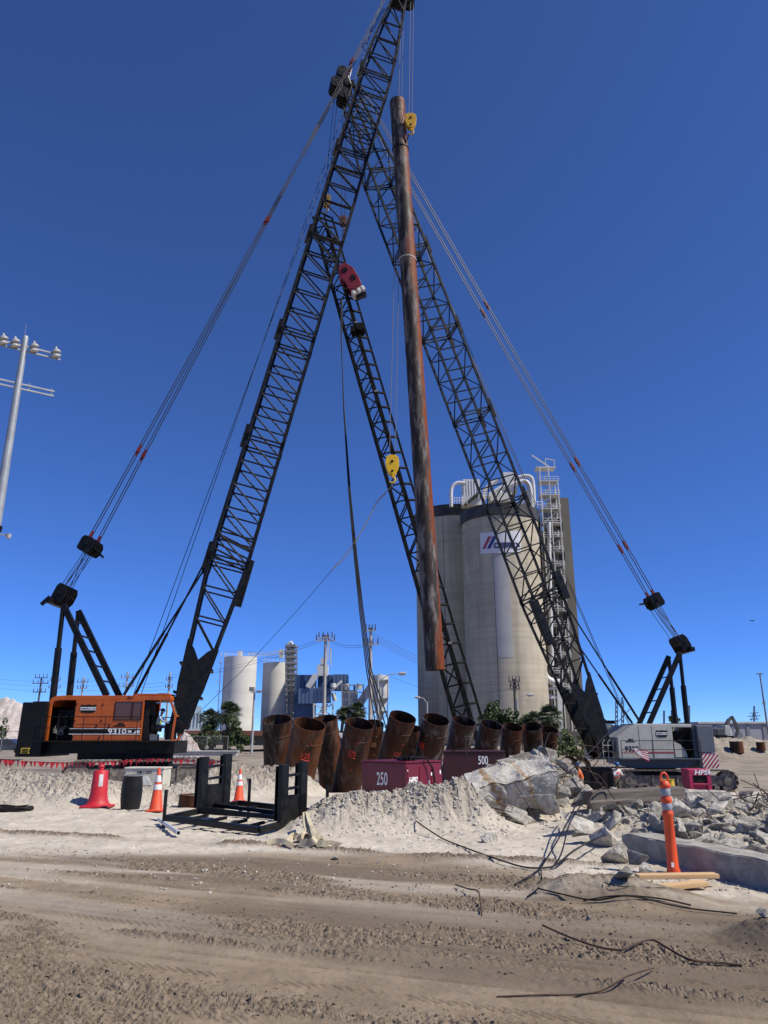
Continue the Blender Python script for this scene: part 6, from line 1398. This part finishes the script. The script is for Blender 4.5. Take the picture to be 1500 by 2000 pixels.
for k in range(12):
    x0, x1 = lerp(485, 578, k / 12), lerp(485, 578, (k + 1) / 12); y0_, y1_ = lerp(1283, 1275, k / 12), lerp(1283, 1275, (k + 1) / 12)
    MB().beam(at(x0, y0_, 166), at(x1, y1_, 166), .14).beam(at(x0, y0_ - 6, 166), at(x1, y1_ - 6, 166), .12).beam(at(x0, y0_, 166), at(x1, y1_ - 6, 166), .1).obj('truss_panel', WHITEF, t)
bgbox(t, 'drive_house', 463, 1271, 471, 1283, 165, 1.5, WHITEF); bgbox(t, 'drive_house', 545, 1268, 553, 1284, 168, 1.5, WHITEF)
t = thing('lift_frame', 'grey bucket elevator frame between the white silo and the blue plant', 'tower', at(568, 1430, 164)); GST = mat('grey_steelwork', (.26, .26, .25), (.18, .17, .16), .6, .6)
for x_ in (558, 566, 575, 580):
    for Y_ in (163, 166): MB().beam(at(x_, 1425, Y_), at(x_, 1262, Y_), .22).obj('post', GST, t)
for k in range(14):
    y_ = 1262 + k * 11; MB().span(at(557, y_ + 1.2, 162.8), at(581, y_, 166.2) ).obj('platform', GST, t)
    MB().beam(at(558, y_, 162.9), at(580, y_ + 11, 162.9), .1).obj('brace', GST, t)
for x_, w_ in ((562, .7), (571, 1.0)): MB().cyl(at(x_, 1425, 164.5), at(x_, 1266, 164.5), w_ / 2, n=8).obj('elevator_leg', WHITEF, t)
MB().tube(smooth_path([at(571, 1266, 164.5), at(570, 1256, 164.5), at(566, 1255, 164.5), at(562, 1262, 164.5)], 4), .3, 8).obj('head_chute', WHITEF, t, smooth=True)
# blue plant
BLU = mat('blue_cladding', (.035, .07, .15), (.045, .085, .17), .4, .55); BLU2 = mat('pale_blue_cladding', (.075, .12, .21), (.09, .14, .23), .4, .55)
t = thing('process_plant', 'blue clad process plant with white ducts and open steel frame', 'plant', at(630, 1430, 152))
for (x0, y0_, x1, y1_, Y, d, m_) in ((573, 1318, 612, 1415, 154, 8, BLU), (582, 1345, 612, 1374, 152, 2, BLU2), (612, 1344, 645, 1372, 152, 3, BLU), (620, 1318, 650, 1346, 156, 5, BLU), (650, 1317, 679, 1347, 153, 5, BLU2), (576, 1372, 616, 1402, 153, 1, BLU)):
    o = bgbox(t, 'clad_box', x0, y0_, x1, y1_, Y, d, m_)
    for q in range(3): MB().span(at(lerp(x0, x1, (q + 1) / 4) - .15, y1_, Y - .06), at(lerp(x0, x1, (q + 1) / 4) + .15, y0_, Y)).obj('cladding_seam', BLU, o)
rs = random.Random(9)
for k in range(26):
    x0, y0_ = rs.uniform(604, 705), rs.uniform(1326, 1360) if k < 15 else rs.uniform(1375, 1400); Y = rs.uniform(151, 157)
    w_, h_ = rs.uniform(3, 10), rs.uniform(4, 16); (bgbox(t, 'equipment', x0, y0_, x0 + w_, y0_ + h_, Y, rs.uniform(1, 2), rs.choice((WHITEF, WHITEF, GST))) if k % 2 else MB().cyl(at(x0, y0_ + h_, Y), at(x0 + rs.uniform(-4, 4), y0_ - 4, Y), rs.uniform(.2, .6), n=10).obj('duct', WHITEF, t, smooth=True))
bgbox(t, 'white_tower', 619, 1298, 640, 1320, 155, 3, WHITEF); bgbox(t, 'white_tower', 626, 1285, 635, 1300, 155, 2, WHITEF); bgbox(t, 'white_house', 668, 1348, 697, 1392, 154, 6, WHITEF)
for (p, q, w_) in (((640, 1292), (642, 1250), .25), ((646, 1300), (646, 1265), .25), ((600, 1342), (616, 1316), .7), ((604, 1344), (620, 1320), .5), ((646, 1350), (668, 1330), .5), ((690, 1392), (731, 1333), 1.5), ((660, 1400), (690, 1372), .8), ((613, 1374), (650, 1400), .25), ((650, 1374), (613, 1400), .25), ((613, 1374), (613, 1415), .3), ((650, 1372), (650, 1415), .3), ((630, 1374), (630, 1415), .3)):
    MB().beam(at(*p, 152), at(*q, 152), w_).obj('steel_member', WHITEF, t)
for x_ in (668, 682, 697, 710):
    MB().beam(at(x_, 1420, 151), at(x_, 1338, 151), .2).obj('steel_member', GST, t); MB().beam(at(668, 1338 + (x_ - 668), 151), at(712, 1338 + (x_ - 668), 151), .18).obj('steel_member', GST, t)
t = thing('hopper', 'white conical hopper in an open steel frame right of the blue plant', 'hopper', at(742, 1430, 148)); hc = at(742, 1350, 150)
MB().lathe([(0, 3.2), (1.7, 3.0), (1.75, -.8), (1.0, -3.4), (.45, -5.6)], V((hc.x, hc.y, hc.z)), 24).obj('vessel', WHITEF, t, smooth=True); MB().cyl(at(738, 1330, 150), at(744, 1318, 150), .8, .5, n=12).obj('cowl', mat('tan_cowl', (.32, .22, .14), rough=.7), t)
for x_ in (727, 741, 757):
    for Y_ in (148, 152): MB().beam(at(x_, 1430, Y_), at(x_, 1328, Y_), .18).obj('post', GST, t)
for y_ in (1330, 1365, 1390): MB().span(at(726, y_ + 1, 148), at(758, y_, 152)).obj('platform', GST, t)
MB().beam(at(728, 1395, 148), at(756, 1425, 148), .12).beam(at(756, 1395, 148), at(728, 1425, 148), .12).obj('brace', GST, t)

# ------------------------------------------------------------------ poles, lamps, wires
PC = mat('pole_concrete', (.42, .40, .36), (.34, .32, .29), 1, .85)
def util_pole(label, px, top, base, Y, arms, m=PC, r=.19, group='utility poles'):
    t = thing('utility_pole', label, 'utility pole', at(px, base, Y), group); p, q = at(px, base, Y), at(px, top, Y); q.x = p.x
    MB().cyl(p, q, r * 1.25, r * .85, n=8).obj('shaft', m, t, smooth=True)
    for (ay, w_) in arms:
        c = V((p.x, Y - .2, at(0, ay, Y).z)); a_ = MB().beam(c - V((w_ / 2, 0, 0)), c + V((w_ / 2, 0, 0)), .14).obj('cross_arm', m, t, c)
        for k in range(4): x_ = lerp(-w_ / 2 + .1, w_ / 2 - .1, k / 3); MB().cyl(c + V((x_, 0, .05)), c + V((x_, 0, .75)), .09, .05, n=6).obj('insulator', mat('insulator_brown', (.06, .05, .045), rough=.4), a_)
    return t
util_pole('pale concrete utility pole with loaded cross arm before the blue plant', 632, 1240, 1420, 92, [(1251, 2.4), (1246, 1.8)]); util_pole('pale concrete utility pole with two cross arms near the hanging hoses', 723, 1226, 1425, 88, [(1232, 1.3), (1259, 1.9)])
util_pole('thin pale utility pole just right of the orange crane cab', 322, 1313, 1440, 140, [(1329, 1.2), (1343, 1.4)]); util_pole('utility pole behind the orange crane boom stops', 237, 1312, 1440, 150, [(1324, 2.4), (1341, 3)])
util_pole('utility pole behind the orange crane roof, between the gantry legs', 150, 1322, 1440, 150, [(1333, 2.2), (1345, 2)]); util_pole('dark braced utility pole just left of the gantry legs', 66, 1323, 1440, 145, [(1324, 2.4), (1335, 3), (1352, 2.4)], mat('dark_pole', (.1, .09, .08), rough=.8)); util_pole('utility pole seen between the gantry back legs', 95, 1319, 1440, 150, [(1330, 2), (1344, 2.4)])
util_pole('dark utility pole with many insulators before the logo silo', 1009, 1326, 1430, 105, [(1331, 1.6), (1340, 1.2), (1346, 1.4)], mat('dark_pole', (.1, .09, .08), rough=.8))
WIRE = mat('power_wire', (.08, .08, .085), rough=.6)
def wire(label, a_, b_, sag, n=1, dz=5):
    t = thing('power_wire', label, 'wire', at(*a_), 'overhead wires')
    for k in range(n):
        p, q = at(a_[0], a_[1] + dz * k, a_[2]), at(b_[0], b_[1] + dz * k, b_[2]); MB().tube([lerp(p, q, f) - UP * sag * 4 * f * (1 - f) for f in np.linspace(0, 1, 11)], .022, 4).obj('wire', WIRE, t)
wire('wires between the two pale concrete poles', (640, 1246, 92), (718, 1256, 88), .6, 2, 4); wire('wires running left from the pole before the blue plant', (626, 1248, 92), (330, 1318, 138), 1.0, 2, 5); wire('wires running right from the pole near the hoses to the silo pole', (728, 1236, 88), (1005, 1334, 105), 1.2, 3, 6)
wire('wires along the far left poles', (-40, 1322, 140), (237, 1326, 150), .8, 3, 9); wire('wires from the far left poles to the pole by the cab', (237, 1326, 150), (322, 1332, 140), .6, 3, 7); wire('lower wire right of the hopper to the silo pole', (765, 1322, 120), (1000, 1345, 105), 1.5, 1)
LAMPG = mat('lamp_grey', (.40, .40, .40), (.33, .33, .33), 2, .5)
def street_lamp(label, px, top, base, Y, dirx, arm=2.2):
    t = thing('street_lamp', label, 'street lamp', at(px, base, Y), 'cobra head street lamps'); p, q = at(px, base, Y), at(px, top + 6, Y); q.x = p.x
    MB().cyl(p, q, .13, .09, n=8).obj('shaft', LAMPG, t, smooth=True); e = q + V((dirx * arm, 0, .55)); MB().tube(smooth_path([q - UP * .3, q + V((dirx * arm * .5, 0, .4)), e], 4), .05, 6).obj('arm', LAMPG, t, smooth=True)
    MB().lathe([(0, -.42), (.16, -.3), (.2, 0), (.14, .36), (0, .45)], e + V((dirx * .35, 0, 0)), 12, (dirx, 0, .08)).obj('lamp_head', LAMPG, t, smooth=True)
street_lamp('cobra head street lamp right of the pale pole near the hoses', 738, 1320, 1430, 80, 1); street_lamp('cobra head street lamp before the logo silo', 1013, 1360, 1430, 100, 1, 1.4); street_lamp('small dark lamp at the left edge of the big silos', 835, 1364, 1430, 110, -1, 1.0)
t = thing('floodlight_pole', 'thin pole with two floodlights before the white silos', 'light pole', at(491, 1472, 66)); p, q = at(491, 1472, 66), at(495, 1345, 66); q.x = p.x
MB().cyl(p, q, .11, .08, n=8).obj('shaft', LAMPG, t, smooth=True)
for dx, dz in ((-.22, -.05), (.42, -.25)): MB().box(q + V((dx, -.1, dz)), (.42, .3, .36 if dx < 0 else .2)).obj('floodlight', GST, t, bevel=.03)
MB().beam(q + V((-.3, 0, -.3)), q + V((.6, 0, -.3)), .07).obj('bracket', LAMPG, t)
# stadium mast at the left edge
Y = 50; tp = at(50, 660, Y); gx = tp.x; t = thing('light_mast', 'tall pale steel floodlight mast with lamp cross arms at the left edge', 'light mast', (gx, Y, 0)); MST = mat('galvanised_mast', (.36, .38, .39), (.30, .31, .32), .8, .45, metal=.3)
MB().cyl((gx, Y, -.3), (gx, Y, tp.z - 11), .42, .31, n=16).obj('lower_shaft', MST, t, smooth=True); MB().cyl((gx, Y, tp.z - 11.4), (gx, Y, tp.z), .31, .21, n=16).lathe([(.21, 0), (.17, .12), (0, .2)], (gx, Y, tp.z), 16).obj('upper_shaft', MST, t, smooth=True); MB().cyl((gx - .1, Y, tp.z), (gx - .1, Y, tp.z + 1.2), .015, n=5).obj('lightning_rod', MST, t)
dr = V((.84, .54, 0)).normalized()
def zat(py): return at(50, py, Y).z
for zz, hl, lamps in ((zat(676), 2.6, True), (zat(685), 2.6, True), (zat(749), 2.5, False), (zat(758), 2.5, False)):
    c = V((gx, Y, zz)); MB().beam(c - dr * hl, c + dr * hl, .11).obj('cross_arm', MST, t, c)
    if lamps:
        for s_ in (-2.5, -1.35, -.55, .75, 2.3):
            e = c + dr * s_ + V((.1, -.3, .05)); lm = MB().lathe([(.0, .42), (.06, .40), (.09, .25), (.16, .2), (.32, .02), (.33, -.03)], e, 16, (-.15, -.25, 1)).obj('lamp_hood', LAMPG, t, e, smooth=True)
            MB().lathe([(.31, -.03), (.2, -.06), (0, -.07)], e, 16, (-.15, -.25, 1)).obj('lens', mat('lamp_lens', (.55, .53, .45), rough=.2), lm, smooth=True); MB().cyl(e + V((0, 0, .1)), c + dr * s_, .03, n=5).obj('bracket', MST, lm)
    else:
        for s_ in (-1.5, .75, 2.3): MB().box(c + dr * s_ + UP * .12, (.08, .08, .2)).obj('clip', MST, t)
c = V((gx + .32, Y - .1, at(4, 1032, Y).z)); MB().box(c, (.3, .3, .3)).cyl(c - UP * .3, c - UP * .1, .16, n=12).obj('camera_housing', BLACKS, t, bevel=.03); MB().beam(c - UP * .45, c + V((.75, 0, -.5)), .09).cyl(c + V((.72, 0, -.75)), c + V((.72, 0, -.45)), .15, .2, n=12).obj('camera_arm', LAMPG, t)

# ------------------------------------------------------------------ vegetation
LEAF = mat('palm_leaf', (.03, .048, .016), (.055, .075, .028), 3, .5, rnd=.2); LEAFB = mat('bush_leaf', (.04, .065, .018), (.07, .10, .03), 2, .6); LEAFY = mat('weed_leaf', (.09, .12, .03), (.13, .15, .05), 2, .6)
BARK = mat('palm_bark', (.12, .10, .08), (.07, .06, .05), 3, .9)
def palm(label, px, cy, base_py, Y, rpx, seed):
    rs = random.Random(seed); c = at(px, cy, Y); R_ = rpx / F * Y; g = V((c.x + rs.uniform(-.4, .4), Y, -.2)); t = thing('palm_tree', label, 'palm', g, 'fan palms')
    MB().tube([g, lerp(g, c, .5) + V((rs.uniform(-.15, .15), 0, 0)), c - UP * R_ * .15], [.24, .19, .2], 10).obj('trunk', BARK, t, smooth=True)
    b = MB()
    for k in range(78):
        th = rs.uniform(0, 6.283); el = math.asin(rs.uniform(-.75, 1)); d = V((math.cos(th) * math.cos(el), math.sin(th) * math.cos(el), math.sin(el))); L1 = R_ * rs.uniform(.35, .62); p0 = c; p1 = c + d * L1 - UP * .05 * R_
        b.tube([p0, p1], [.03, .018], 4); s_ = d.cross(UP).normalized() if abs(d.z) < .98 else V((1, 0, 0)); u_ = s_.cross(d)
        for q in range(13):
            a_ = lerp(-1.35, 1.35, q / 12); dd = (d * math.cos(a_) + s_ * math.sin(a_)).normalized(); ln_ = R_ * rs.uniform(.5, .7) * (1 - .25 * abs(a_) / 1.35); w_ = s_ * math.cos(a_) - d * math.sin(a_); w_ = w_ * R_ * .028
            e1 = p1 + dd * ln_ * .6; e2 = p1 + dd * ln_ - UP * ln_ * rs.uniform(.15, .5); b.add([p1 - w_ * .4, p1 + w_ * .4, e1 + w_, e2, e1 - w_], [(0, 1, 2, 4), (4, 2, 3)])
    for k in range(26):   # dead leaf skirt
        th = rs.uniform(0, 6.283); o_ = V((math.cos(th), math.sin(th), 0)); q0 = c - UP * R_ * rs.uniform(.1, .4) + o_ * .2; b.add([q0, q0 + o_ * R_ * .3 - UP * R_ * .5 + V((0, 0, 0)), q0 + V((-o_.y, o_.x, 0)) * R_ * .12 - UP * R_ * .3], [(0, 1, 2)])
    b.obj('crown', LEAF, t)
for a_ in (('palm tree with tall round crown before the wide white silo', 447, 1392, 1450, 80, 27, 1), ('shorter palm tree left of the tall one before the white silo', 411, 1405, 1450, 82, 25, 2), ('palm tree with ragged crown at the right foot of the silos', 1074, 1398, 1450, 88, 28, 3),
           ('small palm behind the piles, left of the pale pole', 671, 1394, 1430, 95, 17, 4), ('small palm behind the piles beside the pale pole', 698, 1388, 1430, 95, 20, 5), ('low palm between bushes at the foot of the logo silo', 1042, 1408, 1450, 92, 22, 6)): palm(*a_)
def bush(label, lumps, m, n, leaf, seed, name='bush', cat='bush', group=None):
    rs = np.random.default_rng(seed); V_ = []; cs = [(at(px, py, Y), rx / F * Y, rz_ / F * Y) for px, py, Y, rx, rz_ in lumps]
    lo = min(c.z - r for c, _, r in cs); g = V((sum(c.x for c, _, _ in cs) / len(cs), cs[0][0].y, min(lo, 0))); t = thing(name, label, cat, g, group)
    b = MB()
    for c, rx, rz_ in cs:
        sub = [(rs.normal(0, 1, 3) * np.array((rx * .5, rx * .4, rz_ * .5)), rs.uniform(.22, .42)) for _ in range(16)]
        for k in range(n):
            o_, sr = sub[rs.integers(16)]; p = rs.normal(0, 1, 3); p = p / np.linalg.norm(p) * sr * rs.random() ** .25; p = np.array(c) + o_ + p * np.array((rx, rx, rz_)); d = rs.normal(0, 1, 3); d /= np.linalg.norm(d); e = np.cross(d, rs.normal(0, 1, 3)); e /= np.linalg.norm(e) + 1e-6
            l_ = leaf * rs.uniform(.6, 1.3); b.add([p - d * l_, p + e * l_ * .45, p + d * l_, p - e * l_ * .45], [(0, 1, 2, 3)])
    b.obj('foliage', m, t)
    for c, rx, rz_ in cs: MB().tube([V((c.x, c.y, g.z)), c - UP * rz_ * .3, c + V((.2 * rx, 0, rz_ * .4))], [.09, .06, .02], 6).obj('stem', BARK, t)
bush('dark bushy tree at the foot of the logo silo, right of the leads', [(968, 1403, 95, 22, 24), (995, 1412, 95, 18, 18), (955, 1395, 95, 12, 16)], LEAFB, 1100, .2, 1, 'broadleaf_tree', 'tree'); bush('dark bush under the pole before the logo silo', [(1018, 1414, 94, 18, 16), (1035, 1420, 94, 16, 14)], LEAFB, 900, .2, 2)
bush('sunlit green scrub left of the grey crane boom foot', [(1105, 1445, 75, 20, 16), (1125, 1455, 75, 16, 14), (1090, 1462, 74, 20, 12), (1112, 1468, 73, 24, 10), (1130, 1470, 73, 14, 9)], LEAFY, 900, .13, 3, 'scrub', 'scrub')
bush('dark hedge under the palms before the white silos', [(410, 1440, 79, 26, 18), (445, 1435, 79, 24, 20), (472, 1445, 79, 18, 16), (390, 1452, 79, 18, 14)], LEAFB, 1000, .17, 4, 'hedge', 'hedge'); bush('low shrub behind the piles near the pale pole', [(690, 1412, 95, 20, 12)], LEAFB, 700, .2, 5)
bush('small tree on the far field right of the grey crane gantry', [(1317, 1405, 160, 12, 7)], LEAFB, 500, .3, 6, 'broadleaf_tree', 'tree'); bush('dark shrub by the white spoil at the left edge', [(8, 1430, 100, 14, 20)], LEAFB, 500, .2, 7)

# ------------------------------------------------------------------ left and right distance
SALT = mat('white_spoil', (.52, .46, .42), (.40, .34, .30), .6, .95, bump=.12, bscale=1.2)
def spoil(label, px0, px1, base, peak, Y, seed):
    c0_, c1_ = at(px0, base, Y), at(px1, base, Y); h_ = at(0, peak, Y).z; w_ = (c1_.x - c0_.x) / 2; b = MB(); nx, ny = 60, 40; cx_ = (c0_.x + c1_.x) / 2
    xs = np.linspace(-1, 1, nx); ys = np.linspace(-1, 1, ny); X_, Y_ = np.meshgrid(xs, ys); r_ = np.sqrt(X_ ** 2 + Y_ ** 2); zz = h_ * np.clip(1 - r_ ** 1.3, -.1, 1) * (.75 + .5 * fbm(X_ + seed, Y_, 2.2, 4, seed)) + .5 * billow(X_, Y_, 9, 3, seed) - .5
    b.v = [(cx_ + x_ * w_, Y + y_ * w_ * .6, z_) for x_, y_, z_ in zip(X_.ravel(), Y_.ravel(), zz.ravel())]; b.f = [(j * nx + i, j * nx + i + 1, (j + 1) * nx + i + 1, (j + 1) * nx + i) for j in range(ny - 1) for i in range(nx - 1)]
    o = b.obj('spoil_heap', SALT, None); tag(o, label, 'spoil heap')
spoil('big pale pinkish spoil heap behind the orange crane counterweight', -130, 130, 1445, 1368, 118, 3); spoil('low white spoil heap right of the orange crane', 322, 402, 1462, 1428, 74, 5)
def car(label, px, py, Y, m, L_=4.5):
    g = at(px, py, Y); t = thing('parked_car', label, 'car', g); s_ = [(-.5, .22), (-.5, .48), (-.36, .60), (-.24, .92), (.12, .95), (.27, .62), (.46, .54), (.5, .3), (.5, .2)]
    MB().prism([g + V((x_ * L_, -.85, z_ * 1.5)) for x_, z_ in s_], (0, 1.7, 0)).obj('body', m, t, bevel=.08); MB().prism([g + V((x_ * L_, -.87, z_ * 1.5)) for x_, z_ in ((-.33, .62), (-.22, .88), (.11, .9), (.23, .63))], (0, 1.74, 0)).obj('window', mat('dark_glass', (.02, .022, .024), rough=.15), t)
    for x_ in (-.31, .31):
        for y_ in (-.82, .82): w_ = MB().cyl(g + V((x_ * L_, y_ - .1, .33)), g + V((x_ * L_, y_ + .1, .33)), .33, n=18).obj('wheel', LETTERB, t, smooth=True)
    for y_ in (-.6, .6): MB().box(g + V((.495 * L_, y_, .6)), (.06, .3, .14)).obj('headlight', LETTER, t)
car('dark blue parked car at the far left beyond the fence', 14, 1471, 82, mat('car_dark_blue', (.015, .025, .05), rough=.25, coat=.5)); car('white parked van glimpsed right of the floodlight pole', 633, 1448, 84, mat('car_white', (.6, .6, .58), rough=.3, coat=.5), 4.8)
FEN = mat('fence_wire', (.22, .22, .21), rough=.6)
def mesh_fence(label, x0, x1, top, base, Y):
    p, q = at(x0, base, Y), at(x1, base, Y); zt_ = at(0, top, Y).z; p.z = q.z = min(p.z, hz(p.x, Y)); t = thing('mesh_fence', label, 'fence', p); n_ = max(2, int((q.x - p.x) / 1.6))
    for k in range(n_ + 1): x_ = lerp(p.x, q.x, k / n_); MB().cyl((x_, Y, p.z), (x_, Y, zt_), .035, n=6).obj('post', FEN, t)
    for z_ in (zt_, p.z + .2): MB().cyl((p.x, Y, z_), (q.x, Y, z_), .025, n=5).obj('rail', FEN, t)
    b = MB(); H_ = zt_ - p.z; st_ = .16; k = -H_
    while k < q.x - p.x:
        for s_ in (1, -1):
            x0_, x1_ = (k, k + H_) if s_ > 0 else (k + H_, k); f0 = max(0, (0 - k) / H_); f1 = min(1, (q.x - p.x - k) / H_)
            if f1 > f0: b.cyl((p.x + k + f0 * H_, Y, p.z + (f0 if s_ > 0 else 1 - f0) * H_), (p.x + k + f1 * H_, Y, p.z + (f1 if s_ > 0 else 1 - f1) * H_), .004, n=3, cap=False)
        k += st_
    o = b.obj('wire_mesh', FEN, t); o['kind'] = 'stuff'
mesh_fence('grey chain link fence before the hedge', 362, 444, 1438, 1468, 68); mesh_fence('chain link fence at the far left before the car', -40, 40, 1428, 1470, 70)
t = thing('barrier_rail', 'long white steel beam lying behind the orange crane tracks', 'beam', at(390, 1475, 58)); MB().span(at(330, 1476, 58), at(462, 1467, 58) + V((0, .5, 0))).obj('web', WHITEF, t); MB().span(at(328, 1468, 57.8), at(464, 1466.2, 57.8) + V((0, .9, 0))).obj('flange', WHITEF, t)
t = thing('low_building', 'low building with reddish brown roof behind the hedge and piles', 'building', at(520, 1450, 100)); RBR = mat('brown_roof', (.20, .07, .045), (.16, .06, .04), .5, .7)
MB().span(at(350, 1455, 100), at(660, 1436, 100) + V((0, 8, 0))).obj('wall', mat('dull_wall', (.10, .09, .08), rough=.8), t); MB().span(at(345, 1437, 99.2), at(665, 1427, 99.2) + V((0, 9, 0))).obj('roof', RBR, t)
for k in range(6): MB().span(at(380 + k * 45, 1450, 99.95), at(395 + k * 45, 1440, 99.9)).obj('window', mat('dark_glass', (.02, .022, .024), rough=.15), t)
t = thing('office_building', 'pale blue glazed building right of the orange crane boom foot', 'building', at(380, 1450, 130)); GB = mat('blue_glazing', (.20, .28, .34), (.25, .33, .38), 1, .3); 
MB().span(at(352, 1440, 130), at(398, 1392, 130) + V((0, 10, 0))).obj('wall', GB, t); MB().span(at(364, 1392, 131), at(378, 1377, 131) + V((0, 6, 0))).obj('tower', GB, t)
for k in range(7): MB().span(at(354 + k * 6.6, 1430, 129.9), at(355 + k * 6.6, 1392, 129.95)).obj('mullion', WHITEF, t)
MB().span(at(345, 1427, 128.5), at(402, 1423.5, 128.5) + V((0, 6, 0))).obj('canopy', WHITEF, t)
# long wall behind the piles
t = thing('site_wall', 'long low dark wall behind the row of steel piles', 'wall', at(760, 1450, 110)); MB().span(at(640, 1452, 110), at(1130, 1428, 110) + V((0, .5, 0))).obj('wall_panel', mat('dull_wall', (.10, .09, .08), rough=.8), t)
# warehouse
t = thing('warehouse', 'long low white warehouse on the right horizon', 'warehouse', at(1520, 1452, 190)); WHW = mat('warehouse_cladding', (.33, .33, .35), (.29, .29, .31), .1, .7)
MB().span(at(1366, 1456, 190), at(1820, 1412, 190) + V((0, 50, 0))).obj('wall', WHW, t); MB().span(at(1364, 1413, 189.6), at(1822, 1409.5, 189.6) + V((0, 51, 0))).obj('roof_edge', WHITEF, t)
MB().span(at(1389, 1448, 189.4), at(1417, 1426, 189.8)).obj('loading_bay', LETTERB, t); MB().span(at(1422, 1450, 189.5), at(1428, 1426, 189.8)).obj('door', WHITEP, t)
for k in range(1, 14): MB().span(at(1366 + k * 32, 1452, 189.85), at(1366.6 + k * 32, 1413, 189.95)).obj('panel_joint', mat('joint_grey', (.22, .22, .24), rough=.7), t)
t = thing('low_building', 'low grey site building behind the grey crane', 'building', at(1250, 1450, 170)); MB().span(at(1140, 1452, 170), at(1380, 1420, 170) + V((0, 12, 0))).obj('wall', WHW, t); MB().span(at(1138, 1421, 169.5), at(1382, 1417, 169.5) + V((0, 13, 0))).obj('roof', WHITEF, t)
# excavator
t = thing('excavator', 'dark grey excavator with raised arm before the warehouse', 'excavator', at(1418, 1447, 105)); EX = mat('excavator_grey', (.06, .06, .06), (.09, .085, .08), 1, .5)
def ex(px, py, d=0): q = at(px, py, 105); q.y += d; return q
for d in (-1.2, 1.2): MB().prism([ex(x_, y_, d) for x_, y_ in ((1394, 1447), (1392, 1442), (1396, 1437), (1424, 1437), (1428, 1442), (1425, 1447))], (0, .6, 0)).obj('track', LETTERB, t)
MB().prism([ex(x_, y_, -1.2) for x_, y_ in ((1394, 1436), (1393, 1424), (1408, 1422), (1408, 1436))], (0, 2.6, 0)).obj('engine_house', EX, t, bevel=.08); MB().prism([ex(x_, y_, -1.2) for x_, y_ in ((1408, 1436), (1408, 1417), (1417, 1417), (1421, 1427), (1421, 1436))], (0, 1.1, 0)).obj('cab', GREYP, t, bevel=.08)
MB().prism([ex(x_, y_, 0) for x_, y_ in ((1414, 1432), (1416, 1418), (1422, 1405), (1430, 1399), (1432, 1402), (1425, 1410), (1420, 1422), (1418, 1434))], (0, .5, 0)).obj('boom', EX, t); MB().prism([ex(x_, y_, 0) for x_, y_ in ((1428, 1399), (1432, 1398), (1442, 1416), (1445, 1430), (1441, 1430), (1438, 1418))], (0, .45, 0)).obj('stick', EX, t)
MB().prism([ex(x_, y_, -.3) for x_, y_ in ((1441, 1429), (1446, 1430), (1450, 1438), (1444, 1442), (1437, 1441), (1440, 1436))], (0, 1.1, 0)).obj('bucket', mat('bucket_grey', (.2, .19, .18), rough=.5), t); MB().cyl(ex(1419, 1424, .2), ex(1427, 1407, .2), .12, n=8).obj('ram', ROPEL, t)
# distant lattice towers, mast, light pole, bird
LAT = mat('distant_blue_steel', (.07, .11, .18), rough=.6)
for px, top, lab in ((1204, 1362, 'left of two distant blue lattice towers behind the grey crane'), (1216, 1362, 'right of two distant blue lattice towers behind the grey crane')):
    Y = 330; t = thing('lattice_tower', lab, 'tower', at(px, 1445, Y), 'distant lattice towers')
    for dx in (-2.6, 2.6):
        for Y_ in (Y, Y + 4): MB().beam(at(px + dx, 1445, Y_), at(px + dx * .6, top + 10, Y_), .35).obj('leg', LAT, t)
    for k in range(8): y_ = 1440 - k * 9; MB().beam(at(px - 2.6, y_, Y), at(px + 2.6, y_ - 9, Y), .22).beam(at(px + 2.6, y_, Y), at(px - 2.6, y_ - 9, Y), .22).obj('brace', LAT, t)
    MB().beam(at(px - .5, top + 10, Y), at(px - 1.5, top, Y), .6).obj('top_spar', LAT, t)
for k, (px, top, Y, lab) in enumerate(((1297, 1388, 260, 'thin distant mast left of the grey crane gantry legs'), (1312, 1387, 260, 'thin distant mast between the grey crane gantry legs'), (1346, 1378, 240, 'distant mast beside the grey crane back legs'), (1473, 1379, 300, 'ship mast with yards on the right horizon'))):
    t = thing('distant_mast', lab, 'mast', at(px, 1440, Y)); MB().beam(at(px, 1440, Y), at(px, top, Y), .5).obj('mast', LAT, t)
    if k == 3:
        for y_, w_ in ((1392, 8), (1398, 12), (1404, 9)): MB().beam(at(px - w_, y_ + 1, Y), at(px + w_, y_, Y), .3).obj('yard', LAT, t)
        MB().beam(at(px - 6, 1408, Y), at(px, 1388, Y), .2).beam(at(px + 6, 1408, Y), at(px, 1388, Y), .2).obj('stay', LAT, t)
Y = 120; t = thing('light_mast', 'slim dark light mast at the right edge over the warehouse', 'light mast', at(1503, 1445, Y)); p, q = at(1503, 1445, Y), at(1484, 1316, Y); p.x = q.x; MB().cyl(p, q, .16, .11, n=8).obj('shaft', GST, t, smooth=True); MB().box(q, (.9, .3, .18)).obj('lamp_head', GST, t); MB().box(lerp(p, q, .55), (.3, .3, .4)).obj('bracket', GST, t)
c = at(1470, 1213, 120); b = MB(); b.add([c + V(q) for q in ((0, .3, 0), (0, -.3, 0), (-.55, .05, .12), (.55, .05, .12), (0, 0, -.08), (-.25, 0, .12), (.25, 0, .12))], [(0, 5, 2), (2, 5, 1), (0, 3, 6), (3, 1, 6), (0, 6, 5), (5, 6, 1), (0, 4, 1)]); tag(b.obj('bird', LETTERB, None), 'small dark bird gliding in the sky at the right', 'bird')
